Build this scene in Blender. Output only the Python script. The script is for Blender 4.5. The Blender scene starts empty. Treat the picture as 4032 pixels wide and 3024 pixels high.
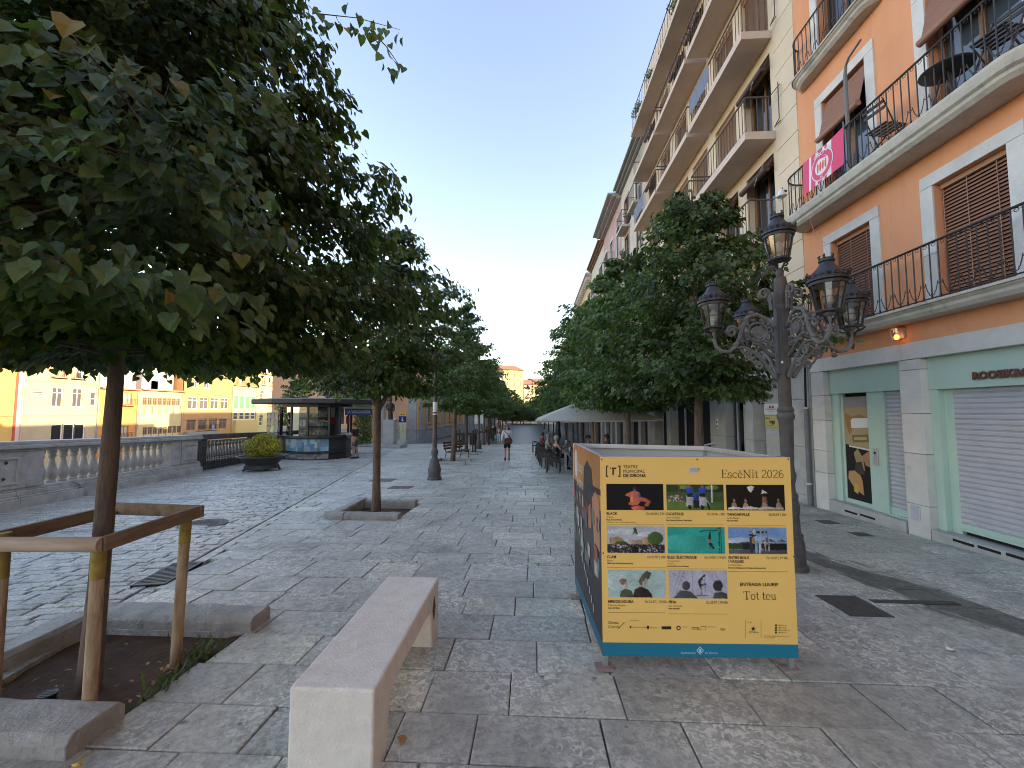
import bpy, bmesh, math, random
import numpy as np
from mathutils import Vector, Matrix
rad = math.radians
RN = random.Random(11)
sc = bpy.context.scene
COL = sc.collection

# ------------------------------------------------------------------ camera, sky, sun, exposure
cd = bpy.data.cameras.new('camera'); cam = bpy.data.objects.new('camera', cd); COL.objects.link(cam)
cam.location = (0, 0, 1.66); cam.rotation_euler = (rad(90 + 3.716), 0, rad(2.94))
cd.sensor_width = 36; cd.lens = 14.571; cd.clip_start = 0.05; cd.clip_end = 4000
sc.camera = cam
SUN_EL, SUN_AZ = 13.0, 100.0          # azimuth clockwise from +Y (down the street)
w = bpy.data.worlds.new('World'); sc.world = w; w.use_nodes = True
wn = w.node_tree.nodes; bg = wn['Background']; sky = wn.new('ShaderNodeTexSky')
sky.sky_type = 'NISHITA'; sky.sun_disc = False; sky.sun_elevation = rad(SUN_EL); sky.sun_rotation = rad(SUN_AZ)
sky.altitude = 50; sky.air_density = 1.0; sky.dust_density = .6; sky.ozone_density = 2.0
wb = wn.new('ShaderNodeMix'); wb.data_type = 'RGBA'; wb.blend_type = 'MULTIPLY'; wb.inputs[0].default_value = 1   # shade white balance
wb.inputs[7].default_value = (1.30, .98, .84, 1); w.node_tree.links.new(sky.outputs[0], wb.inputs[6])
w.node_tree.links.new(wb.outputs[2], bg.inputs[0]); bg.inputs[1].default_value = 0.15
sl = bpy.data.lights.new('sun', 'SUN'); sl.energy = 2.8; sl.angle = rad(0.5); sl.color = (1.0, 0.80, 0.52)
so = bpy.data.objects.new('sun', sl); COL.objects.link(so)
sd = Vector((math.sin(rad(SUN_AZ)) * math.cos(rad(SUN_EL)), math.cos(rad(SUN_AZ)) * math.cos(rad(SUN_EL)), math.sin(rad(SUN_EL))))
so.rotation_euler = sd.to_track_quat('Z', 'Y').to_euler(); so.location = sd * 60
vs = sc.view_settings; vs.view_transform = 'Standard'; vs.look = 'None'; vs.gamma = 1; vs.use_curve_mapping = False
vs.exposure = 2.25
sc.cycles.use_denoising = True; sc.cycles.pixel_filter_type = 'BLACKMAN_HARRIS'; sc.cycles.filter_width = 1.0
sc.cycles.max_bounces = 8; sc.cycles.diffuse_bounces = 4; sc.cycles.transparent_max_bounces = 12
sc.cycles.caustics_reflective = False; sc.cycles.caustics_refractive = False

# ------------------------------------------------------------------ helpers
def gz(y):                       # the street falls away from the camera, then levels out
    if y < 30: return -0.037 * y
    t = min(y, 55) - 30
    return -1.11 - 0.037 * t + 0.037 * t * t / 50
ORG = {}
def tag(o, label=None, cat=None, group=None, kind=None):
    if label: o['label'] = label
    if cat: o['category'] = cat
    if group: o['group'] = group
    if kind: o['kind'] = kind
    return o
def thing(name, label, cat, loc=(0, 0, 0), group=None, rz=0, kind=None):
    o = bpy.data.objects.new(name, None); COL.objects.link(o)
    o.location = loc; o.rotation_euler = (0, 0, rz); o.empty_display_size = .1
    ORG[o] = Vector(loc) if rz == 0 else Vector((0, 0, 0))
    return tag(o, label, cat, group, kind)
def org(p):
    while p is not None:
        if p in ORG: return ORG[p]
        p = p.parent
    return Vector((0, 0, 0))
def link(name, me, parent=None, loc=(0, 0, 0), rz=0):
    o = bpy.data.objects.new(name, me); COL.objects.link(o)
    o.location = loc
    if rz: o.rotation_euler = (0, 0, rz)
    if parent is not None: o.parent = parent
    return o
def copy_tree(o, parent=None):
    c = o.copy(); COL.objects.link(c); c.parent = parent
    for ch in o.children: copy_tree(ch, c)
    return c
class MB:
    def __init__(s): s.v = []; s.f = []; s.c = []; s.col = (1, 1, 1)
    def add(s, vs, fs):
        b = len(s.v); s.v += [tuple(p) for p in vs]
        for f in fs: s.f.append(tuple(i + b for i in f)); s.c.append(s.col)
        return s
    def hexa(s, p): # 8 points: bottom ring 0-3, top ring 4-7
        return s.add(p, [(3, 2, 1, 0), (4, 5, 6, 7), (0, 1, 5, 4), (1, 2, 6, 5), (2, 3, 7, 6), (3, 0, 4, 7)])
    def box(s, x0, x1, y0, y1, z0, z1):
        return s.hexa([(x0, y0, z0), (x1, y0, z0), (x1, y1, z0), (x0, y1, z0), (x0, y0, z1), (x1, y0, z1), (x1, y1, z1), (x0, y1, z1)])
    def rbox(s, c, size, rz=0):
        a, b, d = size[0] / 2, size[1] / 2, size[2] / 2; cs, sn = math.cos(rz), math.sin(rz)
        P = []
        for z in (-d, d):
            for x, y in ((-a, -b), (a, -b), (a, b), (-a, b)): P.append((c[0] + x * cs - y * sn, c[1] + x * sn + y * cs, c[2] + z))
        return s.hexa(P)
    def beam(s, p0, p1, wd, ht, up=(0, 0, 1)):
        p0, p1 = Vector(p0), Vector(p1); d = (p1 - p0).normalized(); u = Vector(up)
        r = d.cross(u)
        if r.length < 1e-4: r = d.cross(Vector((1, 0, 0)))
        r.normalize(); u = r.cross(d).normalized(); r *= wd / 2; u *= ht / 2
        return s.hexa([p0 - r - u, p0 + r - u, p1 + r - u, p1 - r - u, p0 - r + u, p0 + r + u, p1 + r + u, p1 - r + u])
    def ring(s, c, ax, r, n, u=None):
        ax = Vector(ax).normalized()
        if u is None: u = ax.cross(Vector((0, 0, 1)) if abs(ax.z) < .9 else Vector((1, 0, 0))).normalized()
        v = ax.cross(u)
        return [Vector(c) + (u * math.cos(2 * math.pi * i / n) + v * math.sin(2 * math.pi * i / n)) * r for i in range(n)]
    def tube(s, pts, rs, n=8, caps=True):
        pts = [Vector(p) for p in pts]
        if not hasattr(rs, '__len__'): rs = [rs] * len(pts)
        b = len(s.v); u = None
        for i, p in enumerate(pts):
            d = (pts[min(i + 1, len(pts) - 1)] - pts[max(i - 1, 0)]).normalized()
            if u is None: u = d.cross(Vector((0, 0, 1)) if abs(d.z) < .9 else Vector((1, 0, 0))).normalized()
            else:
                u = u - d * u.dot(d); u.normalize()
            s.v += [tuple(q) for q in s.ring(p, d, rs[i], n, u)]
        for i in range(len(pts) - 1):
            for k in range(n):
                a, c = b + i * n + k, b + i * n + (k + 1) % n
                s.f.append((a, c, c + n, a + n)); s.c.append(s.col)
        if caps:
            s.f.append(tuple(b + k for k in reversed(range(n)))); s.c.append(s.col)
            s.f.append(tuple(b + (len(pts) - 1) * n + k for k in range(n))); s.c.append(s.col)
        return s
    def lathe(s, prof, c=(0, 0, 0), n=16, sx=1, sy=1, a0=0.0):
        b = len(s.v)
        for r, z in prof:
            for k in range(n):
                a = a0 + 2 * math.pi * k / n; s.v.append((c[0] + r * math.cos(a) * sx, c[1] + r * math.sin(a) * sy, c[2] + z))
        for i in range(len(prof) - 1):
            for k in range(n):
                a, d = b + i * n + k, b + i * n + (k + 1) % n
                s.f.append((a, d, d + n, a + n)); s.c.append(s.col)
        s.f.append(tuple(b + k for k in reversed(range(n)))); s.c.append(s.col)
        s.f.append(tuple(b + (len(prof) - 1) * n + k for k in range(n))); s.c.append(s.col)
        return s
    def ell(s, c, r, n=12, m=8):
        pr = [(math.sin(math.pi * i / m) or 1e-4, -math.cos(math.pi * i / m)) for i in range(m + 1)]
        pr = [(max(a, .02), z) for a, z in pr]
        b = len(s.v); s.lathe(pr, n=n)
        for i in range(b, len(s.v)):
            x, y, z = s.v[i]; s.v[i] = (c[0] + x * r[0], c[1] + y * r[1], c[2] + z * r[2])
        return s
    def prism(s, poly, P, d0, d1): # polygon (u,w) extruded from depth d0 to d1, P(u,w,d)->xyz
        n = len(poly)
        vs_ = [P(u, w_, d0) for u, w_ in poly] + [P(u, w_, d1) for u, w_ in poly]
        return s.add(vs_, [tuple(reversed(range(n))), tuple(range(n, 2 * n))] + [(i, (i + 1) % n, n + (i + 1) % n, n + i) for i in range(n)])
    def poly(s, pts): return s.add(pts, [tuple(range(len(pts)))])
    def mesh(s, name, m, o=(0, 0, 0), smooth=False, colors=False, fix=True):
        me = bpy.data.meshes.new(name)
        me.from_pydata([(p[0] - o[0], p[1] - o[1], p[2] - o[2]) for p in s.v], [], s.f)
        if fix:
            bm = bmesh.new(); bm.from_mesh(me); bmesh.ops.recalc_face_normals(bm, faces=bm.faces); bm.to_mesh(me); bm.free()
        me.materials.append(m)
        if smooth:
            me.polygons.foreach_set('use_smooth', [True] * len(me.polygons))
            me.set_sharp_from_angle(angle=rad(38))
        if colors:
            at = me.color_attributes.new('Col', 'FLOAT_COLOR', 'CORNER'); k = 0
            buf = []
            for p in me.polygons: buf += list(s.c[p.index] + (1,)) * p.loop_total
            at.data.foreach_set('color', buf)
        me.update(); return me
    def build(s, name, m, parent=None, smooth=False, bevel=0, colors=False, fix=True, seg=2):
        o = link(name, s.mesh(name, m, org(parent), smooth, colors, fix), parent)
        if bevel:
            b = o.modifiers.new('bevel', 'BEVEL'); b.width = bevel; b.segments = seg; b.limit_method = 'ANGLE'; b.angle_limit = rad(40)
        return o
def np_mesh(name, v, f, m, smooth=False):
    v = np.asarray(v, np.float32); f = np.asarray(f, np.int32); k = f.shape[1]
    me = bpy.data.meshes.new(name)
    me.vertices.add(len(v)); me.vertices.foreach_set('co', v.ravel())
    me.loops.add(f.size); me.loops.foreach_set('vertex_index', f.ravel())
    me.polygons.add(len(f)); me.polygons.foreach_set('loop_start', np.arange(0, f.size, k, dtype=np.int32))
    me.polygons.foreach_set('use_smooth', np.full(len(f), smooth))
    me.materials.append(m); me.update(calc_edges=True); me.validate(); return me

# ------------------------------------------------------------------ materials
MATS = {}
def mat(name, c, r=.6, c2=None, n=None, b=None, m=0, rnd=0.0, spec=.4, r2=None, n2=None, emit=0, stretch=None):
    if name in MATS: return MATS[name]
    M = bpy.data.materials.new(name); M.use_nodes = True; nt = M.node_tree; N = nt.nodes; L = nt.links
    p = N['Principled BSDF']; p.inputs['Roughness'].default_value = r; p.inputs['Metallic'].default_value = m
    p.inputs['Specular IOR Level'].default_value = spec
    out = None; tc = None
    def coord():
        nonlocal tc
        if tc is None:
            tc = N.new('ShaderNodeTexCoord').outputs['Object']
            if stretch:
                mp = N.new('ShaderNodeMapping'); mp.inputs['Scale'].default_value = stretch; L.new(tc, mp.inputs[0]); tc = mp.outputs[0]
        return tc
    def noise(scale, det=5, ro=.6, dist=0):
        x = N.new('ShaderNodeTexNoise'); x.inputs['Scale'].default_value = scale; x.inputs['Detail'].default_value = det
        x.inputs['Roughness'].default_value = ro; x.inputs['Distortion'].default_value = dist; L.new(coord(), x.inputs['Vector']); return x.outputs['Fac']
    def ramp(fac, lo, hi):
        x = N.new('ShaderNodeMapRange'); x.inputs[1].default_value = lo; x.inputs[2].default_value = hi; L.new(fac, x.inputs[0]); return x.outputs[0]
    def mix(fac, a, bb, mode='MIX'):
        x = N.new('ShaderNodeMix'); x.data_type = 'RGBA'; x.blend_type = mode
        for sk, val in ((x.inputs[0], fac), (x.inputs[6], a), (x.inputs[7], bb)):
            if hasattr(val, 'is_linked') or isinstance(val, bpy.types.NodeSocket): L.new(val, sk)
            elif isinstance(val, (int, float)): sk.default_value = val
            else: sk.default_value = tuple(val) + (1,)
        return x.outputs[2]
    cur = tuple(c)
    if n:
        f = ramp(noise(n[0], n[2] if len(n) > 2 else 6, .65, .3), n[1][0] if len(n) > 1 else .35, n[1][1] if len(n) > 1 else .65)
        cur = mix(f, cur, c2 or tuple(x * .7 for x in c))
    if n2:   # stains (colour, scale, lo, hi)
        f = ramp(noise(n2[1], 8, .7, .8), n2[2], n2[3]); cur = mix(f, cur, n2[0])
    if rnd:
        oi = N.new('ShaderNodeObjectInfo').outputs['Random']; gi = N.new('ShaderNodeNewGeometry').outputs['Random Per Island']
        a = N.new('ShaderNodeMath'); a.operation = 'ADD'; L.new(oi, a.inputs[0]); L.new(gi, a.inputs[1])
        fr = N.new('ShaderNodeMath'); fr.operation = 'FRACT'; L.new(a.outputs[0], fr.inputs[0])
        hs = N.new('ShaderNodeHueSaturation'); mr = N.new('ShaderNodeMapRange'); L.new(fr.outputs[0], mr.inputs[0])
        mr.inputs[3].default_value = 1 - rnd; mr.inputs[4].default_value = 1 + rnd; L.new(mr.outputs[0], hs.inputs['Value'])
        if isinstance(cur, tuple): hs.inputs['Color'].default_value = cur + (1,)
        else: L.new(cur, hs.inputs['Color'])
        cur = hs.outputs[0]
    if isinstance(cur, tuple): p.inputs['Base Color'].default_value = cur + (1,)
    else: L.new(cur, p.inputs['Base Color'])
    if r2 is not None: L.new(ramp(noise(r2[1], 5, .6), .35, .65), (x := N.new('ShaderNodeMapRange')).inputs[0]); x.inputs[3].default_value = r; x.inputs[4].default_value = r2[0]; L.new(x.outputs[0], p.inputs['Roughness'])
    if b:
        bp = N.new('ShaderNodeBump'); bp.inputs['Strength'].default_value = b[1]; bp.inputs['Distance'].default_value = b[2] if len(b) > 2 else .02
        L.new(noise(b[0], 6, .65), bp.inputs['Height']); L.new(bp.outputs[0], p.inputs['Normal'])
    if emit: p.inputs['Emission Color'].default_value = tuple(c) + (1,); p.inputs['Emission Strength'].default_value = emit
    MATS[name] = M; return M
def mat_print(name='print', rough=.45):
    if name in MATS: return MATS[name]
    M = bpy.data.materials.new(name); M.use_nodes = True; N = M.node_tree.nodes
    a = N.new('ShaderNodeVertexColor'); a.layer_name = 'Col'; p = N['Principled BSDF']; p.inputs['Roughness'].default_value = rough
    p.inputs['Specular IOR Level'].default_value = .3
    M.node_tree.links.new(a.outputs[0], p.inputs['Base Color']); MATS[name] = M; return M
def mat_glass(name, tint=(.95, .97, .97), rough=.05, op=.12):
    if name in MATS: return MATS[name]
    M = bpy.data.materials.new(name); M.use_nodes = True; nt = M.node_tree; N = nt.nodes; L = nt.links
    N.remove(N['Principled BSDF']); t = N.new('ShaderNodeBsdfTransparent'); t.inputs[0].default_value = tint + (1,)
    g = N.new('ShaderNodeBsdfGlossy'); g.inputs['Roughness'].default_value = rough
    fr = N.new('ShaderNodeFresnel'); fr.inputs[0].default_value = 1.5; ad = N.new('ShaderNodeMath'); ad.operation = 'ADD'; ad.inputs[1].default_value = op
    L.new(fr.outputs[0], ad.inputs[0]); mx = N.new('ShaderNodeMixShader'); L.new(ad.outputs[0], mx.inputs[0]); L.new(t.outputs[0], mx.inputs[1]); L.new(g.outputs[0], mx.inputs[2])
    L.new(mx.outputs[0], N['Material Output'].inputs[0]); MATS[name] = M; return M
def mat_leaf(name, c1, c2, tr=.25, rough=.45, warm=None):
    if name in MATS: return MATS[name]
    M = bpy.data.materials.new(name); M.use_nodes = True; nt = M.node_tree; N = nt.nodes; L = nt.links
    p = N['Principled BSDF']; p.inputs['Roughness'].default_value = rough; p.inputs['Specular IOR Level'].default_value = .35
    oi = N.new('ShaderNodeObjectInfo').outputs['Random']; gi = N.new('ShaderNodeNewGeometry').outputs['Random Per Island']
    a = N.new('ShaderNodeMath'); a.operation = 'ADD'; L.new(oi, a.inputs[0]); L.new(gi, a.inputs[1])
    fr = N.new('ShaderNodeMath'); fr.operation = 'FRACT'; L.new(a.outputs[0], fr.inputs[0])
    cr = N.new('ShaderNodeValToRGB'); L.new(fr.outputs[0], cr.inputs[0]); e = cr.color_ramp.elements
    e[0].color = c1 + (1,); e[1].color = c2 + (1,); e[1].position = .92
    if warm: x = e.new(.992); x.color = c2 + (1,); x = e.new(.997); x.color = warm + (1,)
    tc = N.new('ShaderNodeTexCoord').outputs['Object']; nz = N.new('ShaderNodeTexNoise'); nz.inputs['Scale'].default_value = 1.1; nz.inputs['Detail'].default_value = 2; L.new(tc, nz.inputs['Vector'])
    mr = N.new('ShaderNodeMapRange'); mr.inputs[1].default_value = .35; mr.inputs[2].default_value = .65; mr.inputs[3].default_value = .7; mr.inputs[4].default_value = 1.25; L.new(nz.outputs[0], mr.inputs[0])
    hs = N.new('ShaderNodeHueSaturation'); L.new(cr.outputs[0], hs.inputs['Color']); L.new(mr.outputs[0], hs.inputs['Value'])
    L.new(hs.outputs[0], p.inputs['Base Color'])
    tl = N.new('ShaderNodeBsdfTranslucent'); g2 = N.new('ShaderNodeMix'); g2.data_type = 'RGBA'; g2.blend_type = 'MULTIPLY'; g2.inputs[0].default_value = 1
    L.new(hs.outputs[0], g2.inputs[6]); g2.inputs[7].default_value = (1.5, 1.7, .6, 1); L.new(g2.outputs[2], tl.inputs[0])
    mx = N.new('ShaderNodeMixShader'); mx.inputs[0].default_value = tr; L.new(p.outputs[0], mx.inputs[1]); L.new(tl.outputs[0], mx.inputs[2])
    L.new(mx.outputs[0], N['Material Output'].inputs[0]); MATS[name] = M; return M

STONE = mat('stone_grey', (.50, .485, .46), .75, (.37, .36, .34), (3.5, (.3, .7)), (40, .35, .01), n2=((.24, .235, .22), 2.2, .62, .8))
STONE_L = mat('stone_light', (.70, .67, .62), .8, (.57, .545, .505), (3, (.3, .7)), (45, .3, .008), rnd=.07, n2=((.38, .365, .34), 1.5, .64, .85))
STONE_BAL = mat('stone_balustrade', (.60, .58, .54), .85, (.36, .35, .325), (3, (.3, .68)), (30, .5, .015), n2=((.15, .146, .135), 1.7, .58, .74))
KERB = mat('stone_kerb', (.48, .465, .43), .75, (.33, .32, .295), (5, (.3, .7)), (28, 1.0, .03), rnd=.12, n2=((.16, .15, .13), 3, .6, .75))
ORANGE = mat('stucco_orange', (.78, .36, .185), .88, (.71, .31, .15), (1.3, (.3, .7)), (90, .25, .006), n2=((.56, .27, .16), 1.6, .57, .8), stretch=(1.4, 1.4, .35))
CREAM = mat('stucco_cream', (.73, .60, .435), .85, (.65, .525, .375), (.8, (.3, .7)), (90, .1, .004), n2=((.42, .35, .25), .7, .62, .8))
IRON = mat('iron_black', (.035, .033, .034), .45, m=.3, n=(20,), c2=(.06, .05, .045), b=(60, .15, .003))
IRONB = mat('iron_brown', (.11, .085, .07), .55, c2=(.07, .055, .048), n=(9,), b=(40, .2, .004))
IRONG = mat('iron_grey', (.12, .112, .105), .6, c2=(.075, .07, .066), n=(8,), b=(35, .3, .006))
WOODB = mat('wood_brown', (.24, .12, .06), .6, c2=(.15, .07, .035), n=(10,), stretch=(1, 1, 6), b=(40, .2, .004))
DARK = mat('dark_interior', (.012, .012, .012), .8)
GLASSD = mat('glass_dark', (.02, .025, .03), .05, spec=.8)
MINT = mat('paint_mint', (.47, .61, .515), .5, c2=(.435, .57, .48), n=(2,), b=(200, .05, .002))
GREYM = mat('metal_grey', (.55, .55, .59), .45, m=.2, c2=(.49, .49, .53), n=(4,))
WHITE = mat('paint_white', (.78, .77, .74), .6, c2=(.68, .67, .64), n=(4,))
PRINT = mat_print()
BARK = mat('bark', (.20, .145, .108), .9, (.095, .068, .052), (12, (.35, .65)), (35, .8, .02), stretch=(1, 1, .25))
LEAF_A = mat_leaf('leaf_linden', (.038, .07, .024), (.12, .175, .062), .32, .42, (.30, .19, .03))
LEAF_B = mat_leaf('leaf_linden_far', (.045, .082, .032), (.15, .22, .082), .34, .5)
LEAF_Y = mat_leaf('leaf_golden', (.20, .21, .02), (.48, .40, .05), .25, .5)

# facade mapping: P(u, d, z), u along the wall, d depth inward
def facade(mb, P, u0, u1, z0, z1, ops, depth=.2):
    us = sorted({u0, u1} | {o[0] for o in ops} | {o[1] for o in ops}); zs = sorted({z0, z1} | {o[2] for o in ops} | {o[3] for o in ops})
    us = [u for u in us if u0 <= u <= u1]; zs = [z for z in zs if z0 <= z <= z1]
    for i in range(len(us) - 1):
        for j in range(len(zs) - 1):
            cu, cz = (us[i] + us[i + 1]) / 2, (zs[j] + zs[j + 1]) / 2
            if any(o[0] < cu < o[1] and o[2] < cz < o[3] for o in ops): continue
            mb.poly([P(us[i], 0, zs[j]), P(us[i + 1], 0, zs[j]), P(us[i + 1], 0, zs[j + 1]), P(us[i], 0, zs[j + 1])])
    for a, b, c, d in ops:
        mb.poly([P(a, 0, c), P(a, depth, c), P(a, depth, d), P(a, 0, d)]); mb.poly([P(b, 0, c), P(b, 0, d), P(b, depth, d), P(b, depth, c)])
        mb.poly([P(a, 0, c), P(b, 0, c), P(b, depth, c), P(a, depth, c)]); mb.poly([P(a, 0, d), P(a, depth, d), P(b, depth, d), P(b, 0, d)])
    return mb
def fbox(mb, P, a, b, d0, d1, c, e):
    return mb.hexa([P(a, d0, c), P(b, d0, c), P(b, d1, c), P(a, d1, c), P(a, d0, e), P(b, d0, e), P(b, d1, e), P(a, d1, e)])
def window(parent, P, a, b, c, d, depth=.2, fm=None, pm=None, mull=1, trans=0, fw=.06, name='window', sill=None):
    m = MB(); fbox(m, P, a, a + fw, depth - .06, depth, c, d); fbox(m, P, b - fw, b, depth - .06, depth, c, d)
    fbox(m, P, a + fw, b - fw, depth - .06, depth, c, c + fw); fbox(m, P, a + fw, b - fw, depth - .06, depth, d - fw, d)
    for k in range(mull):
        u = a + (b - a) * (k + 1) / (mull + 1); fbox(m, P, u - fw * .45, u + fw * .45, depth - .05, depth - .004, c + fw, d - fw)
    if trans: z = c + (d - c) * trans; fbox(m, P, a + fw, b - fw, depth - .045, depth - .008, z - fw * .4, z + fw * .4)
    w_ = m.build(name, fm or WHITE, parent)
    g = MB(); fbox(g, P, a + fw * .5, b - fw * .5, depth - .02, depth + .02, c + fw * .5, d - fw * .5); g.build('pane', pm or GLASSD, w_)
    if sill: s_ = MB(); fbox(s_, P, a - .08, b + .08, -.07, .05, c - .08, c); s_.build('sill', sill, w_)
    return w_
def text_mesh(s, size, align='LEFT', bold=0.0, sx=1.0):
    c = bpy.data.curves.new('t', 'FONT'); c.body = s; c.size = size; c.align_x = align; c.offset = bold; c.fill_mode = 'FRONT'; c.resolution_u = 3
    o = bpy.data.objects.new('t', c)
    me = bpy.data.meshes.new_from_object(o)
    bpy.data.objects.remove(o); bpy.data.curves.remove(c)
    if sx != 1.0:
        for v in me.vertices: v.co.x *= sx
    return me
def put_text(parent, s, size, m, P, u, w_, d, align='LEFT', bold=0.0, sx=1.0, name='lettering'):
    """text on a surface: P(u, w, d) -> world"""
    me = text_mesh(s, size, align, bold, sx); o0 = org(parent)
    for v in me.vertices: v.co = Vector(P(u + v.co.x, w_ + v.co.y, d)) - o0
    me.materials.clear(); me.materials.append(m); me.update()
    return link(name, me, parent)
# ------------------------------------------------------------------ ground, paving, river
BD = Vector((-.2323, .9727, 0)); BN = Vector((-.9727, -.2323, 0))     # along the quay / towards the river
BP0 = Vector((-10.19, 7.59, 0))
def quay_x(y): return BP0.x + (y - BP0.y) * BD.x / BD.y
def gut_x(y): return -4.02 - .2387 * (y - 4.76)
PITS = [(-3.62, -2.36, 2.34, 3.36), (-3.66, -2.44, 7.62, 8.78), (-4.4, -3.2, 18.3, 19.9), (-4.7, -3.5, 24.7, 26.3)]
MORTAR = mat('mortar', (.045, .045, .045), .9, c2=(.08, .078, .072), n=(6,), b=(60, .4, .01))
def paver_material(name, base, lo, rough, scl, gloss, stain=None):
    M = bpy.data.materials.new(name); M.use_nodes = True; nt = M.node_tree; N = nt.nodes; L = nt.links; p = N['Principled BSDF']
    tc = N.new('ShaderNodeTexCoord').outputs['Object']
    def nz(s, d=6, ro=.65, di=0.0):
        x = N.new('ShaderNodeTexNoise'); x.inputs['Scale'].default_value = s; x.inputs['Detail'].default_value = d; x.inputs['Roughness'].default_value = ro; x.inputs['Distortion'].default_value = di; L.new(tc, x.inputs['Vector']); return x.outputs[0]
    def mr(f, a, b, c=0., d=1.):
        x = N.new('ShaderNodeMapRange'); x.inputs[1].default_value = a; x.inputs[2].default_value = b; x.inputs[3].default_value = c; x.inputs[4].default_value = d; L.new(f, x.inputs[0]); return x.outputs[0]
    def mx(f, a, b, mode='MIX'):
        x = N.new('ShaderNodeMix'); x.data_type = 'RGBA'; x.blend_type = mode
        for sk, v in ((x.inputs[0], f), (x.inputs[6], a), (x.inputs[7], b)):
            if isinstance(v, bpy.types.NodeSocket): L.new(v, sk)
            elif isinstance(v, (int, float)): sk.default_value = v
            else: sk.default_value = tuple(v) + (1,)
        return x.outputs[2]
    oi = N.new('ShaderNodeObjectInfo').outputs['Random']; gi = N.new('ShaderNodeNewGeometry').outputs['Random Per Island']
    a = N.new('ShaderNodeMath'); a.operation = 'ADD'; L.new(oi, a.inputs[0]); L.new(gi, a.inputs[1])
    fr = N.new('ShaderNodeMath'); fr.operation = 'FRACT'; L.new(a.outputs[0], fr.inputs[0])
    n_fine = nz(scl * 11, 5, .7); n_mid = nz(scl * 4.5, 8, .75, .5); n_big = nz(.55, 6, .7, .8)
    c = mx(mr(n_mid, .38, .62), base, lo)
    n_pat = nz(scl * 12, 5, .6, 1.0); n_msk = nz(1.3, 3, .6)
    pm_ = N.new('ShaderNodeMath'); pm_.operation = 'MULTIPLY'; L.new(mr(n_pat, .50, .565, 0, 1.0), pm_.inputs[0]); L.new(mr(n_msk, .38, .60, .15, 1), pm_.inputs[1])
    c = mx(pm_.outputs[0], c, tuple(min(1, x * 1.5) for x in base))
    c = mx(mr(n_fine, .42, .75, 0, .45), c, tuple(min(1, x * 1.6) for x in base))
    c = mx(mr(n_big, .52, .68, 0, .55), c, tuple(x * .55 for x in lo))
    warm = mx(mr(fr.outputs[0], .86, .96), (1, 1, 1), (1.14, 1.11, 1.05))
    c = mx(1.0, c, warm, 'MULTIPLY')
    hs = N.new('ShaderNodeHueSaturation'); L.new(c, hs.inputs['Color']); L.new(mr(fr.outputs[0], 0, 1, .90, 1.12), hs.inputs['Value'])
    # dark trodden gum spots
    vo = N.new('ShaderNodeTexVoronoi'); vo.inputs['Scale'].default_value = 2.6; L.new(tc, vo.inputs['Vector'])
    c = mx(mr(vo.outputs['Distance'], .055, .035, 0, .65), hs.outputs[0], (.035, .035, .035))
    if stain:
        (ax, ay, bx, by, wd) = stain; th = math.atan2(by - ay, bx - ax); ln = math.hypot(bx - ax, by - ay)
        mp = N.new('ShaderNodeMapping'); mp.vector_type = 'TEXTURE'; mp.inputs['Location'].default_value = (ax, ay, 0); mp.inputs['Rotation'].default_value = (0, 0, th); L.new(tc, mp.inputs[0])
        sx = N.new('ShaderNodeSeparateXYZ'); L.new(mp.outputs[0], sx.inputs[0]); ab = N.new('ShaderNodeMath'); ab.operation = 'ABSOLUTE'; L.new(sx.outputs[1], ab.inputs[0])
        nn = N.new('ShaderNodeTexNoise'); nn.inputs['Scale'].default_value = 2.2; nn.inputs['Detail'].default_value = 6; nn.inputs['Roughness'].default_value = .7; m2 = N.new('ShaderNodeMapping'); m2.inputs['Scale'].default_value = (.5, 2.6, 1); L.new(mp.outputs[0], m2.inputs[0]); L.new(m2.outputs[0], nn.inputs['Vector'])
        a1 = N.new('ShaderNodeMath'); a1.operation = 'MULTIPLY_ADD'; L.new(nn.outputs[0], a1.inputs[0]); a1.inputs[1].default_value = -1.25; L.new(ab.outputs[0], a1.inputs[2])
        f1 = mr(a1.outputs[0], -.30, -.42); f2 = mr(sx.outputs[0], -.2, .3); f3 = mr(sx.outputs[0], ln + .6, ln)
        q1 = N.new('ShaderNodeMath'); q1.operation = 'MULTIPLY'; L.new(f1, q1.inputs[0]); L.new(f2, q1.inputs[1]); q2 = N.new('ShaderNodeMath'); q2.operation = 'MULTIPLY'; L.new(q1.outputs[0], q2.inputs[0]); L.new(f3, q2.inputs[1])
        q3 = N.new('ShaderNodeMath'); q3.operation = 'MULTIPLY'; L.new(q2.outputs[0], q3.inputs[0]); q3.inputs[1].default_value = .8
        c = mx(q3.outputs[0], c, (.06, .058, .048))
    L.new(c, p.inputs['Base Color'])
    rg_ = N.new('ShaderNodeMath'); rg_.operation = 'MULTIPLY_ADD'; L.new(mr(n_big, .4, .62), rg_.inputs[0]); rg_.inputs[1].default_value = .16; L.new(mr(n_mid, .35, .65, rough, rough + gloss), rg_.inputs[2]); L.new(rg_.outputs[0], p.inputs['Roughness']); p.inputs['Specular IOR Level'].default_value = .5
    bp = N.new('ShaderNodeBump'); bp.inputs['Strength'].default_value = .8; bp.inputs['Distance'].default_value = .014
    s = N.new('ShaderNodeMath'); s.operation = 'ADD'; L.new(n_fine, s.inputs[0]); L.new(n_mid, s.inputs[1]); L.new(s.outputs[0], bp.inputs['Height']); L.new(bp.outputs[0], p.inputs['Normal'])
    MATS[name] = M; return M
PAVE = paver_material('paving_stone', (.44, .43, .37), (.262, .256, .222), .30, 2.0, .25, (3.35, 6.3, 4.3, 2.9, .4))
SETT = paver_material('sett_stone', (.41, .40, .355), (.222, .217, .195), .24, 3.0, .25)

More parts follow.
